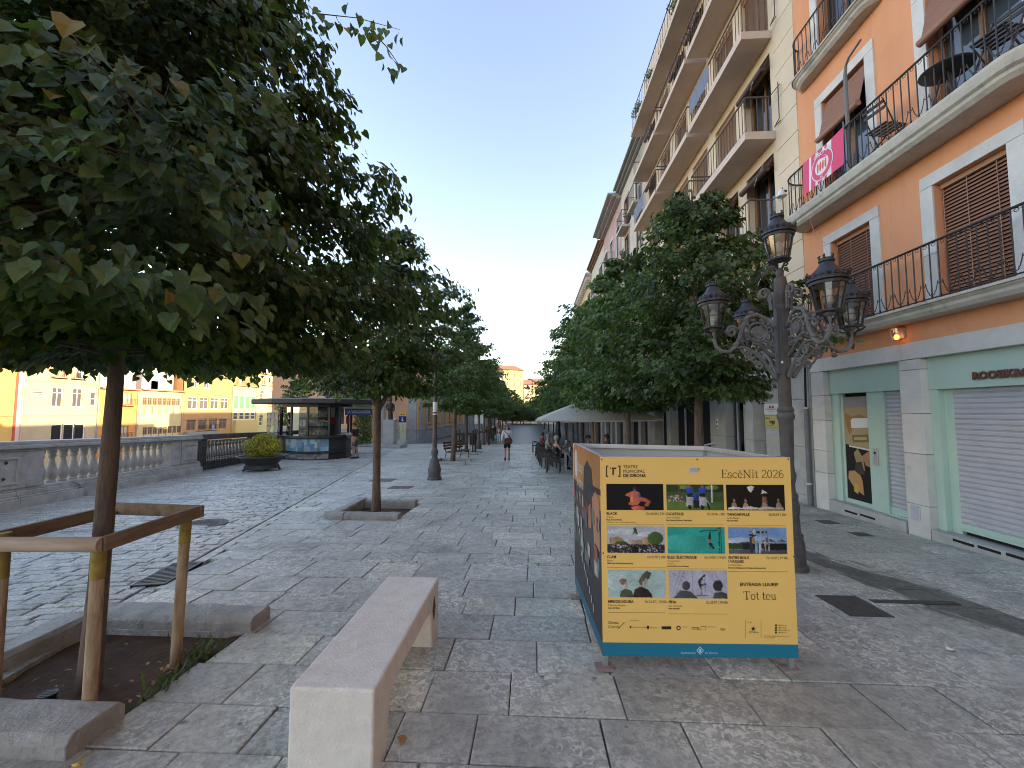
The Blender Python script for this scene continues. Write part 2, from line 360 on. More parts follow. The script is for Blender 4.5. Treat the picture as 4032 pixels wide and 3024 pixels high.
# base sheet: from the quay edge to the right, one strip mesh along the street, out to the horizon
g = MB(); ys = [-80, -40, -20] + [y * 2.0 for y in range(-8, 31)] + [70, 90, 130, 200, 400, 900]
for i in range(len(ys) - 1):
    a, b = ys[i], ys[i + 1]; da, db = (.14 if a < 37 else .012), (.14 if b < 37 else .012)
    g.poly([(quay_x(a), a, gz(a) - da), (900, a, gz(a) - da), (900, b, gz(b) - db), (quay_x(b), b, gz(b) - db)])
tag(g.build('ground', mat('ground_paving', (.155, .157, .16), .5, c2=(.10, .10, .105), n=(3, (.35, .65)), b=(25, .4, .01))), kind='structure')
t = MB(); t.poly([(-3000, -1500, -7.6), (3000, -1500, -7.6), (3000, 3500, -7.6), (-3000, 3500, -7.6)])
tag(t.build('terrain', mat('terrain', (.16, .14, .10), .9, c2=(.07, .09, .04), n=(.05,))), kind='structure')
t = MB(); t.poly([(-62.5, -150, -6.6), (40, -150, -6.6), (-5, 300, -6.6), (-62.5, 300, -6.6)])
tag(t.build('river_water', mat('water', (.02, .035, .03), .08, spec=.6, b=(1.5, .25, .05))), kind='structure')
q = MB()
for i in range(len(ys) - 1):
    a, b = ys[i], ys[i + 1]
    q.poly([(quay_x(a), a, gz(a) - .035), (quay_x(b), b, gz(b) - .035), (quay_x(b), b, -7.6), (quay_x(a), a, -7.6)])
tag(q.build('quay_wall', STONE_BAL), kind='structure')
# grassy bank seen between the balusters
bk = MB()
for k in range(12):
    y0, y1 = -20 + k * 12, -8 + k * 12
    bk.poly([(-62.4, y0, -5.6), (-54 + 1.5 * math.sin(k), y0, -6.5), (-54 + 1.5 * math.sin(k + 1), y1, -6.5), (-62.4, y1, -5.6)])
tag(bk.build('river_bank', mat('bank_grass', (.09, .14, .03), .9, c2=(.16, .13, .07), n=(.6,))), kind='structure')

# slabs of the promenade: courses across the street
def slab(mb, quad, zoff, ch=.005, depth=.145):
    """quad: 4 (x, y) ccw; chamfered top following the fall of the street"""
    cx = sum(p[0] for p in quad) / 4; cy = sum(p[1] for p in quad) / 4
    tx, ty = RN.uniform(-.004, .004), RN.uniform(-.004, .004)
    def z(x, y): return gz(y) + zoff + (x - cx) * tx + (y - cy) * ty
    lo = [(x, y, gz(y) - depth) for x, y in quad]; mid = [(x, y, z(x, y) - ch) for x, y in quad]
    top = []
    for x, y in quad:
        dx, dy = cx - x, cy - y; l = math.hypot(dx, dy); top.append((x + dx / l * ch * 1.6, y + dy / l * ch * 1.6, z(x, y)))
    mb.add(lo + mid + top, [(i, (i + 1) % 4, 4 + (i + 1) % 4, 4 + i) for i in range(4)] + [(4 + i, 4 + (i + 1) % 4, 8 + (i + 1) % 4, 8 + i) for i in range(4)] + [(8, 9, 10, 11)])
pav = thing('promenade_paving', 'worn grey stone slabs of the promenade laid in courses', 'paving', (0, 0, 0), kind='structure')
slabs = []
y = 1.0; band_at = [5.12, 8.9, 12.9, 16.9, 20.9, 24.9, 28.9]
while y < 37.6:
    nb = next((b for b in band_at if b > y - .001), 1e9)
    dpt = RN.choice((.33, .36, .40, .42)) if y < 9 else RN.choice((.36, .42, .48))
    band = False
    if y + dpt > nb - .12:
        if nb - y < .2: dpt = .085; band = True
        else: dpt = nb - y
    if y > nb - 1e-6 and y < nb + .01: dpt = .085; band = True
    if abs(y - nb) < .01: dpt = .085; band = True
    x = gut_x(y + dpt / 2) + .04 + RN.uniform(-.5, 0)
    while x < 5.86:
        ln = RN.uniform(.30, .42) if band else RN.uniform(.42, .80)
        a, b = max(x, gut_x(y + dpt / 2) + .04), min(x + ln, 5.86)
        if b - a > .08:
            spans = [(a, b)]
            for p in PITS:
                if y + dpt > p[2] + .02 and y < p[3] - .02:
                    ns = []
                    for s0, s1 in spans:
                        if s1 <= p[0] or s0 >= p[1]: ns.append((s0, s1))
                        else:
                            if p[0] - s0 > .06: ns.append((s0, p[0]))
                            if s1 - p[1] > .06: ns.append((p[1], s1))
                    spans = ns
            for s0, s1 in spans:
                sk = RN.uniform(-.006, .006); jo = RN.uniform(.0025, .0048)
                slabs.append((y, [(s0 + jo, y + jo), (s1 - jo, y + jo), (s1 - jo + sk, y + dpt - jo), (s0 + jo + sk, y + dpt - jo)]))
        x += ln
    y += dpt
rest = MB(); cnt = 0
def inframe(x, y): return y > 1.45 and abs(x + .05 * y) < 1.26 * y
vis = [s for s in slabs if inframe((s[1][0][0] + s[1][1][0]) / 2, s[0] + .2)]
near = set(id(s) for s in vis[:300])
for s in slabs:
    zo = RN.uniform(-.0035, .0035)
    if id(s) in near:
        m = MB(); slab(m, s[1], zo); m.build('paving_slab', PAVE, pav, fix=False)
    else: slab(rest, s[1], zo)
o = rest.build('paving_slabs_beyond', PAVE, pav, fix=False); o['kind'] = 'stuff'
# setts beside the river, laid square to the quay
stt = MB(); u = -3.5
def uv(u_, v_): p = Vector((-4.02, 4.76, 0)) + BD * u_ + BN * v_; return (p.x, p.y)
while u < 34:
    d = RN.choice((.11, .13, .15)) if u < 12 else RN.choice((.16, .2, .24)); v = RN.uniform(-.2, 0) + .12
    while v < 6.35:
        l = RN.uniform(.16, .38) * (1 if u < 12 else 1.5); v1 = min(v + l, 6.35)
        if v1 - v > .05:
            a, b = max(v, .12), v1
            if b - a > .04:
                qd = [uv(u + .006, a + .006), uv(u + .006, b - .006), uv(u + d - .006, b - .006), uv(u + d - .006, a + .006)]
                cy_ = sum(p[1] for p in qd) / 4; cx_ = sum(p[0] for p in qd) / 4
                if cy_ > .5 and not any(p[0] - .05 < cx_ < p[1] + .05 and p[2] < cy_ < p[3] for p in PITS):
                    slab(stt, qd[::-1], RN.uniform(-.006, .006), .008)
        v += l
    u += d
sp = tag(stt.build('riverside_setts', SETT, fix=True), 'small worn grey setts paving the riverside strip', 'paving', kind='stuff')
# gutter strip between them
gt = MB(); uu = -3.5
while uu < 34:
    l = RN.uniform(.5, .9); slab(gt, [uv(uu + .006, -.02), uv(uu + l - .006, -.02), uv(uu + l - .006, .105), uv(uu + .006, .105)][::1], -.012, .006); uu += l
o = gt.build('gutter_stones', PAVE, pav); o['kind'] = 'stuff'

# soil pits with stone kerbs
SOIL = mat('soil', (.13, .075, .042), .95, (.075, .043, .026), (6, (.3, .7)), (22, 1.0, .04))
def rough_block(mb, x0, x1, y0, y1, z0, z1, j=.012, sub=5):
    """kerb stone with a worn, uneven skin"""
    n = max(2, int(max(x1 - x0, y1 - y0) / .12)); alongx = (x1 - x0) > (y1 - y0); ringv = []
    for i in range(n + 1):
        f = i / n
        cs = [(0, 0), (1, 0), (1, .82), (.9, 1), (.1, 1), (0, .82)]
        for a, b in cs:
            e = j if 0 < i < n else j * .4
            if alongx: p = (x0 + (x1 - x0) * f, y0 + (y1 - y0) * a, z0 + (z1 - z0) * b)
            else: p = (x0 + (x1 - x0) * a, y0 + (y1 - y0) * f, z0 + (z1 - z0) * b)
            ringv.append((p[0] + RN.uniform(-e, e), p[1] + RN.uniform(-e, e), p[2] + (RN.uniform(-e, e) * .6 if b > 0 else 0)))
    k = 6; fs = [tuple(reversed(range(k))), tuple(n * k + i for i in range(k))]
    for i in range(n):
        for q_ in range(k): fs.append((i * k + q_, i * k + (q_ + 1) % k, (i + 1) * k + (q_ + 1) % k, (i + 1) * k + q_))
    mb.add(ringv, fs)
def tree_pit(label, x0, x1, y0, y1, stones, h=.12, soil_drop=.05, group=None):
    g0 = gz((y0 + y1) / 2); t_ = thing('tree_pit', label, 'tree pit', (x0, y0, g0), group)
    s = MB(); nx, ny = 10, 10; vv = []
    for j in range(ny + 1):
        for i in range(nx + 1):
            x, y_ = x0 + (x1 - x0) * i / nx, y0 + (y1 - y0) * j / ny
            e = 0 if (i in (0, nx) or j in (0, ny)) else RN.uniform(-.012, .014)
            vv.append((x, y_, gz(y_) - soil_drop + e + (.03 if i == nx else 0)))
    s.add(vv, [(j * (nx + 1) + i, j * (nx + 1) + i + 1, (j + 1) * (nx + 1) + i + 1, (j + 1) * (nx + 1) + i) for j in range(ny) for i in range(nx)])
    s.build('soil', SOIL, t_, smooth=True)
    for (a, b, c, d) in stones:
        m = MB(); rough_block(m, a, b, c, d, gz((c + d) / 2) - .10, gz((c + d) / 2) + h); m.build('kerb_stone', KERB, t_, smooth=False, bevel=.008)
    return t_
pit1 = tree_pit('earth tree pit with stone kerbs around the staked trunk', -3.62, -2.36, 2.34, 3.36,
    [(-3.76, -2.29, 3.36, 3.62), (-3.86, -3.62, 2.36, 3.35), (-3.05, -2.33, 2.06, 2.36), (-3.9, -3.06, 2.06, 2.36)], .11)
pit2 = tree_pit('low stone kerbed tree pit open on its street side', -3.60, -2.44, 7.62, 8.78,
    [(-3.42, -2.42, 7.42, 7.62), (-3.79, -3.43, 7.42, 7.62), (-3.79, -3.60, 7.63, 8.98), (-3.59, -2.5, 8.79, 8.98)], .095, .08)
pit3 = tree_pit('stone kerbed tree pit behind the slender lamp post', -4.4, -3.2, 18.3, 19.9, [(-4.55, -2.97, 18.08, 18.3), (-4.55, -3.0, 19.9, 20.1), (-4.6, -4.4, 18.31, 19.89)], .12)
pit4 = tree_pit('stone kerbed pit under the tree with a wooden guard cage', -4.7, -3.5, 24.7, 26.3, [(-4.9, -3.3, 24.48, 24.7), (-4.9, -3.3, 26.3, 26.5)], .12)
# small weeds on the edge of the near pit
wd = MB()
for k in range(150):
    f = RN.random(); bx, by = (-2.42 + RN.gauss(0, .05), 3.02 + RN.gauss(0, .09)) if k < 95 else (-2.38 + RN.gauss(0, .03), 2.66 + RN.gauss(0, .12))
    l = RN.uniform(.04, .13); a = RN.uniform(0, 6.28); z0 = gz(by) - .02
    d = Vector((math.cos(a) * .6, math.sin(a) * .6, RN.uniform(.4, 1))).normalized() * l; s_ = Vector((-math.sin(a), math.cos(a), 0)) * RN.uniform(.004, .009)
    b_ = Vector((bx, by, z0)); wd.add([b_ - s_, b_ + s_, b_ + d * .6 + s_ * .8, b_ + d, b_ + d * .6 - s_ * .8], [(0, 1, 2, 3, 4)])
tag(wd.build('weeds', mat_leaf('weed', (.06, .10, .02), (.13, .19, .05), .2)), 'green weeds growing along the edge of the staked tree pit', 'weeds', kind='stuff')

lit_ = MB()
for k in range(70):   # leaf litter and chips on the soil
    bx, by = RN.uniform(-3.5, -2.4), RN.uniform(2.4, 3.3)
    if k % 2: bx, by = -2.55 + RN.gauss(0, .1), 2.9 + RN.gauss(0, .12)
    r = RN.uniform(.006, .02); a = RN.uniform(0, 6.28); z0 = gz(by) - .03 + RN.uniform(0, .012)
    lit_.add([(bx + r * math.cos(a) * 1.6, by + r * math.sin(a) * 1.6, z0), (bx - r * math.sin(a) * .6, by + r * math.cos(a) * .6, z0 + .008), (bx - r * math.cos(a) * 1.4, by - r * math.sin(a) * 1.4, z0), (bx + r * math.sin(a) * .6, by - r * math.cos(a) * .6, z0 + .004)], [(0, 1, 2, 3)])
tag(lit_.build('leaf_litter', mat('litter', (.36, .25, .12), .8, rnd=.4), None, fix=False), 'dry leaf litter scattered on the soil of the staked pit', 'leaf litter', kind='stuff')
# lids and drains let into the paving
def plate(name, label, quad, m, up=.003, bars=0):
    t_ = thing(name, label, 'cover', (quad[0][0], quad[0][1], gz(quad[0][1])))
    b = MB(); b.hexa([(x, y_, gz(y_) - .02) for x, y_ in quad] + [(x, y_, gz(y_) + up) for x, y_ in quad]); b.build('plate', m, t_, bevel=.002)
    return t_
COVER = mat('cover_iron', (.06, .057, .053), .55, c2=(.10, .09, .08), n=(9,), m=.3, b=(90, .5, .004))
COVER2 = mat('cover_rust', (.13, .10, .085), .7, c2=(.09, .075, .065), n=(9,), b=(90, .5, .004))
plate('utility_cover', 'dark square cover plate in the paving right of the poster box', [(2.78, 3.92), (3.16, 3.92), (3.16, 4.38), (2.78, 4.38)], COVER, .005)
plate('utility_cover', 'thin dark paving strip beside the wet stain near the right bench', [(3.22, 4.22), (4.0, 4.22), (4.0, 4.30), (3.22, 4.30)], COVER, .006)
plate('utility_cover', 'small square cover set in paving beside the mint doorway', [(5.0, 7.55), (5.28, 7.55), (5.28, 7.82), (5.0, 7.82)], COVER, .005)
plate('utility_cover', 'small square cover in paving before the mint shop pilaster', [(4.95, 6.72), (5.2, 6.72), (5.2, 6.95), (4.95, 6.95)], COVER, .005)
plate('utility_cover', 'rusty rectangular cover in paving before the slender lamp post', [(-3.9, 11.0), (-3.3, 11.0), (-3.3, 11.5), (-3.9, 11.5)], COVER2, .006)
plate('utility_cover', 'dark rectangular cover in paving behind the second tree', [(-5.0, 12.4), (-4.3, 12.4), (-4.3, 13.1), (-5.0, 13.1)], COVER, .006)
mh = thing('manhole_cover', 'round rusty manhole cover in the riverside setts', 'manhole cover', (-5.58, 6.86, gz(6.86)))
m = MB(); m.lathe([(.36, -.03), (.36, .0085), (.33, .0105), (.31, .0055), (.29, .0105), (.25, .0105), (.24, .006), (.01, .006)], (-5.58, 6.86, gz(6.86)), 32)
m.build('rim', COVER2, mh)
m = MB()
for k in range(-4, 5): m.rbox((-5.58 + k * .05, 6.86, gz(6.86) + .0075), (.018, 2 * math.sqrt(max(.05 - (k * .05) ** 2, .002)), .006))
m.build('tread', COVER2, mh)
dr = thing('drain_grate', 'iron bar drain grate sunk along the gutter by the staked tree', 'drain', (-4.02, 4.76, gz(4.76)))
m = MB(); c0 = Vector((-3.96, 4.62, gz(4.7)))
def dq(u0, u1, v0, v1, z0, z1):
    ps = [c0 + BD * a + BN * b for a, b in ((u0, v0), (u1, v0), (u1, v1), (u0, v1))]
    return [(p.x, p.y, gz(p.y) + z0) for p in ps] + [(p.x, p.y, gz(p.y) + z1) for p in ps]
m.hexa(dq(-.36, .36, -.02, .30, -.02, .0075)); m.build('drain_frame', DARK, dr)
for k in range(15):
    m = MB(); u_ = -.33 + k * .046; m.hexa(dq(u_, u_ + .024, 0, .28, .0, .014)); m.build('grate_bar', COVER, dr)
for q_ in ((-.36, -.335, -.02, .3), (.345, .37, -.02, .3), (-.335, .345, -.02, 0), (-.335, .345, .28, .3)):
    m = MB(); m.hexa(dq(*q_, 0, .0155)); m.build('grate_edge', COVER, dr)
# dried wet stains: thin dark films with their own outline
def stain(label, pts, m_, zup=.0065):
    b = MB(); b.poly([(x, y_, gz(y_) + zup) for x, y_ in pts]); tag(b.build('stain', m_), label, 'stain')
# scraps on the ground
def scrap(label, x, y_, r, m_, lift=.012, name='litter', cat='litter'):
    b = MB(); pts = []; n_ = 7; a0 = RN.uniform(0, 6)
    for k in range(n_): rr = r * RN.uniform(.6, 1.1); a = a0 + 6.283 * k / n_; pts.append((x + rr * math.cos(a), y_ + rr * .7 * math.sin(a), gz(y_) + .008 + RN.uniform(.002, lift)))
    b.add(pts + [(x, y_, gz(y_) + .008 + lift)], [(k, (k + 1) % n_, n_) for k in range(n_)]); tag(b.build(name, m_), label, cat)
DRY = mat('dry_leaf', (.42, .19, .06), .7, c2=(.3, .13, .04), n=(20,)); YEL = mat('yellow_leaf', (.62, .42, .06), .6)
scrap('dry brown leaf fallen at the foot of the pale stone bench', -.70, 2.27, .028, DRY, .02, 'fallen_leaf', 'leaf')
scrap('yellow fallen leaf lying before the nearest kerb stone', -2.22, 2.02, .03, YEL, .02, 'fallen_leaf', 'leaf')
scrap('white paper scrap on paving between bench and poster box', -.27, 2.07, .022, WHITE)
scrap('small white scrap with orange edge on paving before the poster box', 1.56, 2.07, .022, WHITE)
scrap('white paper scrap beside the wet stain near the right bench', 3.1, 3.38, .035, WHITE)
scrap('pale scrap lying behind the candelabra lamp base', 3.5, 5.7, .03, WHITE)
# ------------------------------------------------------------------ right side: orange building
WX = 5.92
def PR(u, d, z): return (WX + d, u, z)            # u = street distance, d inward (+x)
BLIND = mat('blind_wood', (.36, .185, .12), .6, c2=(.26, .125, .08), n=(14,), rnd=.0, stretch=(1, .2, 6))
BLINDF = mat('blind_frame', (.42, .24, .14), .6)
ob = thing('orange_building', 'orange stucco building with stone trimmed windows above a mint shopfront', 'building', (WX, 5, gz(7)))
Y0, Y1 = -22.0, 9.15
ops1 = [(5.28, 6.24, 3.24, 4.99), (7.39, 8.35, 3.24, 4.99), (3.2, 4.2, 3.24, 4.99)]
ops2 = [(5.0, 6.18, 5.78, 7.95), (7.31, 8.41, 5.78, 7.95)]
ops3 = [(7.31, 8.41, 8.8, 10.9), (5.0, 6.18, 8.8, 10.9), (7.31, 8.41, 11.7, 13.6), (5.0, 6.18, 11.7, 13.6)]
m = MB(); facade(m, PR, Y0, Y1, 2.73, 17.2, ops1 + ops2 + ops3, .22)
m.build('wall', ORANGE, ob)
m = MB(); m.box(WX + .25, 18, Y0, Y1 - .02, -1, 17.2); m.build('building_core', DARK, ob)
m = MB(); m.box(WX - .25, 18.2, Y0, Y1, 17.2, 17.5); m.build('roof', mat('roof_tile', (.35, .16, .09), .8, n=(3,)), ob)
# ground floor stone: pilasters of stone blocks, lintel
def stone_col(parent, ya, yb, z0, z1, hs, d0=-.004, d1=.32, m_=STONE_L):
    z = z0; k = 0
    while z < z1 - .02:
        h = hs[k % len(hs)]; z2 = min(z + h, z1)
        if z1 - z2 < .15: z2 = z1
        b = MB(); fbox(b, PR, ya, yb, d0 - RN.uniform(0, .004), d1, z + .003, z2 - .003); b.build('stone_block', m_, parent, bevel=.006); z = z2; k += 1
gl = MB(); fbox(gl, PR, Y0, Y1, .02, .33, -1.0, 2.73); 
stone_col(ob, 8.76, 9.14, -.55, 2.465, (.95, .45, .62, .5, .55))
stone_col(ob, 6.63, 7.0, -.5, 2.465, (.72, .78, .62, .68))
stone_col(ob, 2.6, 3.1, -.4, 2.465, (.7, .8))
yy = Y1
for ln in (2.2, 2.9, 2.3, 4.0, 5.0, 6.0):
    b = MB(); fbox(b, PR, max(yy - ln, Y0) + .003, yy - .003, -.012, .33, 2.47, 2.73); b.build('lintel_stone', STONE_L, ob, bevel=.006); yy -= ln
# step in front of the shop with slots
stp = MB()
for a, b in ((7.03, 8.74), (-6.0, 6.6)):
    stp.hexa([(WX - .02, a, -.62), (WX + .3, a, -.62), (WX + .3, b, -.62), (WX - .02, b, -.62), (WX - .02, a, -.10), (WX + .3, a, -.10), (WX + .3, b, -.10), (WX - .02, b, -.10)])
stp.build('step', STONE, ob, bevel=.01)
m = MB()
for a, b in ((8.02, 8.32), (7.62, 7.95), (6.0, 6.28), (5.68, 5.95), (5.3, 5.62)):
    m.box(WX - .026, WX - .018, a, b, gz(a) + .055, gz(a) + .09)
m.build('vent_slot', DARK, ob)
m = MB(); fbox(m, PR, 6.77, 6.92, -.02, .0, -.02, .2); m.build('meter_hatch', GREYM, ob, bevel=.004)
# mint shopfront bay 1 (door + narrow shutter) and bay 2 (wide shutter)
sf = MB(); D = .13
fbox(sf, PR, 7.0, 8.76, D - .03, D + .1, 2.0, 2.47); sf.build('shop_fascia', MINT, ob, bevel=.004)
sf = MB(); fbox(sf, PR, 2.8, 6.63, D - .03, D + .1, 1.98, 2.468); sf.build('shop_fascia', MINT, ob, bevel=.004)
fr = MB()
fbox(fr, PR, 8.56, 8.76, D, D + .14, -.1, 2.0); fbox(fr, PR, 7.50, 7.86, D, D + .12, -.1, 2.0); fbox(fr, PR, 8.50, 8.56, D + .04, D + .10, -.1, 2.0)
fbox(fr, PR, 7.86, 8.50, D + .04, D + .10, -.10, -.02); fbox(fr, PR, 7.0, 7.5, D - .02, D + .08, -.12, -.075)
fbox(fr, PR, 6.50, 6.63, D - .02, D + .14, -.1, 1.98); fbox(fr, PR, 6.36, 6.50, D + .06, D + .16, -.1, 1.98)
fr.build('shop_frame', MINT, ob, bevel=.004)
# printed door panel: blurred salon picture in flat shapes
pm = MB(); q = lambda a, b, c, d, dd=0.0: fbox(pm, PR, a, b, D + .055 - dd, D + .075, c, d)
pm.col = (.012, .01, .009); q(7.86, 8.50, -.02, 1.93)
def PRw(u, w_, d): return (WX + d, u, w_)
def blob(col, pts, dd): pm.col = col; pm.prism(pts, PRw, D + .055 - dd, D + .056)
blob((.42, .31, .17), [(7.86, .95), (8.5, 1.02), (8.5, 1.75), (7.86, 1.80)], .002)
blob((.30, .28, .24), [(7.86, 1.74), (8.5, 1.72), (8.5, 1.93), (7.86, 1.93)], .003)
blob((.33, .19, .06), [(7.9, 1.52), (8.1, 1.6), (8.3, 1.55), (8.47, 1.62), (8.47, 1.4), (8.38, 1.2), (8.3, 1.32), (8.1, 1.45)], .004)
blob((.75, .74, .72), [(7.88, 1.36), (8.32, 1.33), (8.33, 1.48), (8.28, 1.52), (7.9, 1.53)], .006)
blob((.20, .15, .07), [(7.92, 1.09), (8.3, 1.06), (8.32, 1.2), (7.93, 1.23)], .006)
blob((.45, .36, .16), [(7.96, 1.13), (8.27, 1.11), (8.27, 1.16), (7.96, 1.18)], .007)
blob((.68, .66, .60), [(7.86, .93), (8.4, .97), (8.4, 1.0), (7.86, .96)], .007)
blob((.40, .21, .10), [(7.86, .62), (8.02, .66), (8.1, .82), (7.95, .92), (7.86, .9)], .008)
blob((.36, .26, .13), [(8.05, .55), (8.22, .6), (8.3, .86), (8.2, .95), (8.08, .78)], .005)
blob((.50, .27, .10), [(8.1, .1), (8.32, .2), (8.46, .36), (8.44, .5), (8.2, .55), (8.12, .36)], .008)
blob((.55, .36, .08), [(8.24, -.02 + .12), (8.34, .02 + .12), (8.3, .3), (8.2, .26)], .009)
blob((.05, .045, .03), [(8.05, .5), (8.16, .46), (8.28, .52), (8.26, .68), (8.12, .72)], .010)
pm.build('door_picture', PRINT, ob, colors=True)
m = MB(); fbox(m, PR, 7.66, 7.76, D - .02, D, .70, 1.0); m.build('intercom', mat('steel', (.55, .55, .53), .35, m=.6), ob, bevel=.003)
m = MB(); m.tube([(WX + D - .03, 7.71, .92), (WX + D - .018, 7.71, .92)], .018, 12); m.build('intercom_camera', DARK, ob)
def roller(ya, yb, z0, z1, n, dd):
    h = (z1 - z0) / n; prof = MB()
    for k in range(n):
        b = MB(); z = z0 + k * h
        b.prism([(0, 0), (0, h * .12), (-.012, h * .3), (-.014, h * .75), (-.004, h * .97), (.02, h * .97), (.02, 0)], lambda u, w_, d: (WX + dd + u, d, z + w_), ya, yb)
        b.build('shutter_slat', GREYM, ob)
roller(7.03, 7.49, .035, 2.0, 27, D + .05)
roller(2.9, 6.36, .06, 1.98, 26, D + .07)
m = MB(); fbox(m, PR, 7.0, 7.5, D + .03, D + .06, -.075, .035); fbox(m, PR, 2.9, 6.36, D + .04, D + .08, -.04, .06); fbox(m, PR, 2.9, 6.36, D + .032, D + .04, .0, .008); m.build('shutter_foot', MINT, ob)
# raised sign letters
SIGN = mat('sign_bronze', (.16, .075, .055), .5)
def PRt(u, w_, d): return (WX + d, 5.97 - u, w_)
for k, dd in enumerate((.088, .08, .072)):
    put_text(ob, 'ROOSIK&CO', .135, SIGN, PRt, 0, 2.09, dd, bold=.006, name='sign_lettering')
# stone surrounds and openings
def surround(ya, yb, za, zb, wd=.2):
    for q_ in ((ya - wd, yb + wd, zb, zb + .19), (ya - wd, ya, za, za + (zb - za) * .5), (ya - wd, ya, za + (zb - za) * .5, zb), (yb, yb + wd, za, za + (zb - za) * .42), (yb, yb + wd, za + (zb - za) * .42, zb)):
        b = MB(); fbox(b, PR, q_[0] + .002, q_[1] - .002, -.025, .215, q_[2] + .002, q_[3] - .002); b.build('window_surround', STONE_L, ob, bevel=.006)
for o_ in ops1 + ops2 + ops3: surround(*o_)
def blind(ya, yb, z0, z1, dd=.10, roll=0):
    n = int((z1 - z0) / .052); sp_h = .052
    b = MB()
    for k in range(n): z = z0 + k * sp_h; b.add([PR(ya, dd, z), PR(yb, dd, z), PR(yb, dd + .03, z + .046), PR(ya, dd + .03, z + .046)], [(0, 1, 2, 3)])
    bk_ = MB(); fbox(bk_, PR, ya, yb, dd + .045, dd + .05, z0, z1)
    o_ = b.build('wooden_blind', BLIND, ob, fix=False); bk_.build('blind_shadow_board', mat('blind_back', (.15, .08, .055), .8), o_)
    c = MB()
    for f in (.22, .62, .97) if yb - ya > .9 else (.3, .8): u = ya + (yb - ya) * f; c.tube([PR(u, dd - .006, z0), PR(u, dd - .006, z1)], .005, 5)
    c.build('blind_cord', BLINDF, o_)
    if roll: r = MB(); r.tube([PR(ya, dd - .05, z0), PR(yb, dd - .05, z0)], .06, 10); r.build('blind_roll', BLIND, o_)
    h = MB(); fbox(h, PR, ya, yb, dd - .02, dd + .03, z1, z1 + .07); h.build('blind_box', BLINDF, o_)
for (a, b, c, d) in ops1:
    blind(a + .01, b - .01, c, d - .075)
window(ob, PR, 7.31, 8.41, 5.78, 7.95, .2, WOODB, mat('glass_sky', (.05, .07, .09), .03, spec=1.0), 1, 0, .09)
window(ob, PR, 5.0, 6.18, 5.78, 7.95, .2, WOODB, MATS['glass_sky'], 1, 0, .09)
for (a, b, c, d) in ops3: window(ob, PR, a, b, c, d, .2, WOODB, GLASSD, 1, 0, .09)
# blinds hung outwards on the second floor
for (a, b) in ((7.33, 8.39), (5.02, 6.16)):
    bb = MB(); zt, zb, xo = 7.9, 7.15, -.02
    bb.add([PR(a, .06, zt), PR(b, .06, zt), PR(b, xo - .1, zb), PR(a, xo - .1, zb)], [(0, 1, 2, 3)])
    for k in range(22):
        f = k / 22; z = zt + (zb - zt) * f; x = .06 + (xo - .16) * f; fbox(bb, PR, a, b, x - .008, x, z - .02, z)
    ob_ = bb.build('wooden_blind', BLIND, ob)
    r = MB(); r.tube([PR(a, xo - .12, zb - .02), PR(b, xo - .12, zb - .02)], .055, 10); r.build('blind_roll', BLIND, ob_)
# wall light above the pilaster
wl = thing('wall_lamp', 'small lit orange wall lantern on the orange band above the mint shop', 'lamp', (WX, 6.89, 2.87))
m = MB(); m.lathe([(.05, -.09), (.075, -.06), (.09, .03), (.085, .1), (.04, .13)], (WX - .1, 6.89, 2.87), 14); m.build('glass', mat_glass('lamp_glass', (.9, .9, .88)), wl, smooth=True)
m = MB(); m.box(WX - .03, WX, 6.84, 6.94, 2.82, 2.98); m.box(WX - .12, WX, 6.87, 6.91, 2.98, 3.0); m.build('bracket', GREYM, wl)
m = MB(); m.ell((WX - .1, 6.89, 2.84), (.035, .035, .045)); m.build('bulb', mat('bulb', (1, .30, .04), .5, emit=1.6), wl, smooth=True)

# wrought-iron balconies
def arc_outline(xo, ya, yb, r=.36, right=True):
    pts = [(WX, yb)]
    for k in range(7): a = math.pi / 2 * k / 6; pts.append((xo + r - r * math.sin(a), yb - r + r * math.cos(a)))
    if right:
        for k in range(7): a = math.pi / 2 * k / 6; pts.append((xo + r - r * math.cos(a), ya + r - r * math.sin(a)))
        pts.append((WX, ya))
    else: pts.append((xo, ya)); pts.append((WX, ya))
    return pts
SLAB_ST = mat('balcony_stone', (.60, .56, .48), .8, (.45, .415, .35), (5, (.3, .7)), (25, .5, .012), n2=((.24, .215, .18), 2.5, .58, .74))
bar_mesh = {}
def bar(h):
    k = round(h, 2)
    if k not in bar_mesh:
        b = MB(); b.tube([(0, 0, 0), (0, 0, h)], .0085, 6); b.ell((0, 0, .06), (.014, .014, .018), 6, 4); bar_mesh[k] = b.mesh('bar', IRON)
    return bar_mesh[k]
def scroll_mesh():
    b = MB(); pts = []
    for k in range(14): a = k / 13 * 4.6; r = .028 - .0045 * a; pts.append((0, .05 + r * math.cos(a + 2.4), .19 + r * math.sin(a + 2.4)))
    pts = pts[::-1] + [(0, .01, .13), (0, -.01, .07)]
    for k in range(10): a = k / 9 * 4.2; r = .026 - .0045 * a; pts.append((0, -.045 + r * math.cos(-a + .6), .045 + r * math.sin(-a + .6)))
    b.tube(pts, .0055, 5); return b.mesh('scroll', IRON)
def loop_mesh():
    b = MB(); b.tube([(0, .026 * math.cos(a), -.03 + .022 * math.sin(a)) for a in [2 * math.pi * k / 10 for k in range(11)]], .0045, 4); return b.mesh('loop', IRON)
SCR, LOOP = scroll_mesh(), loop_mesh()
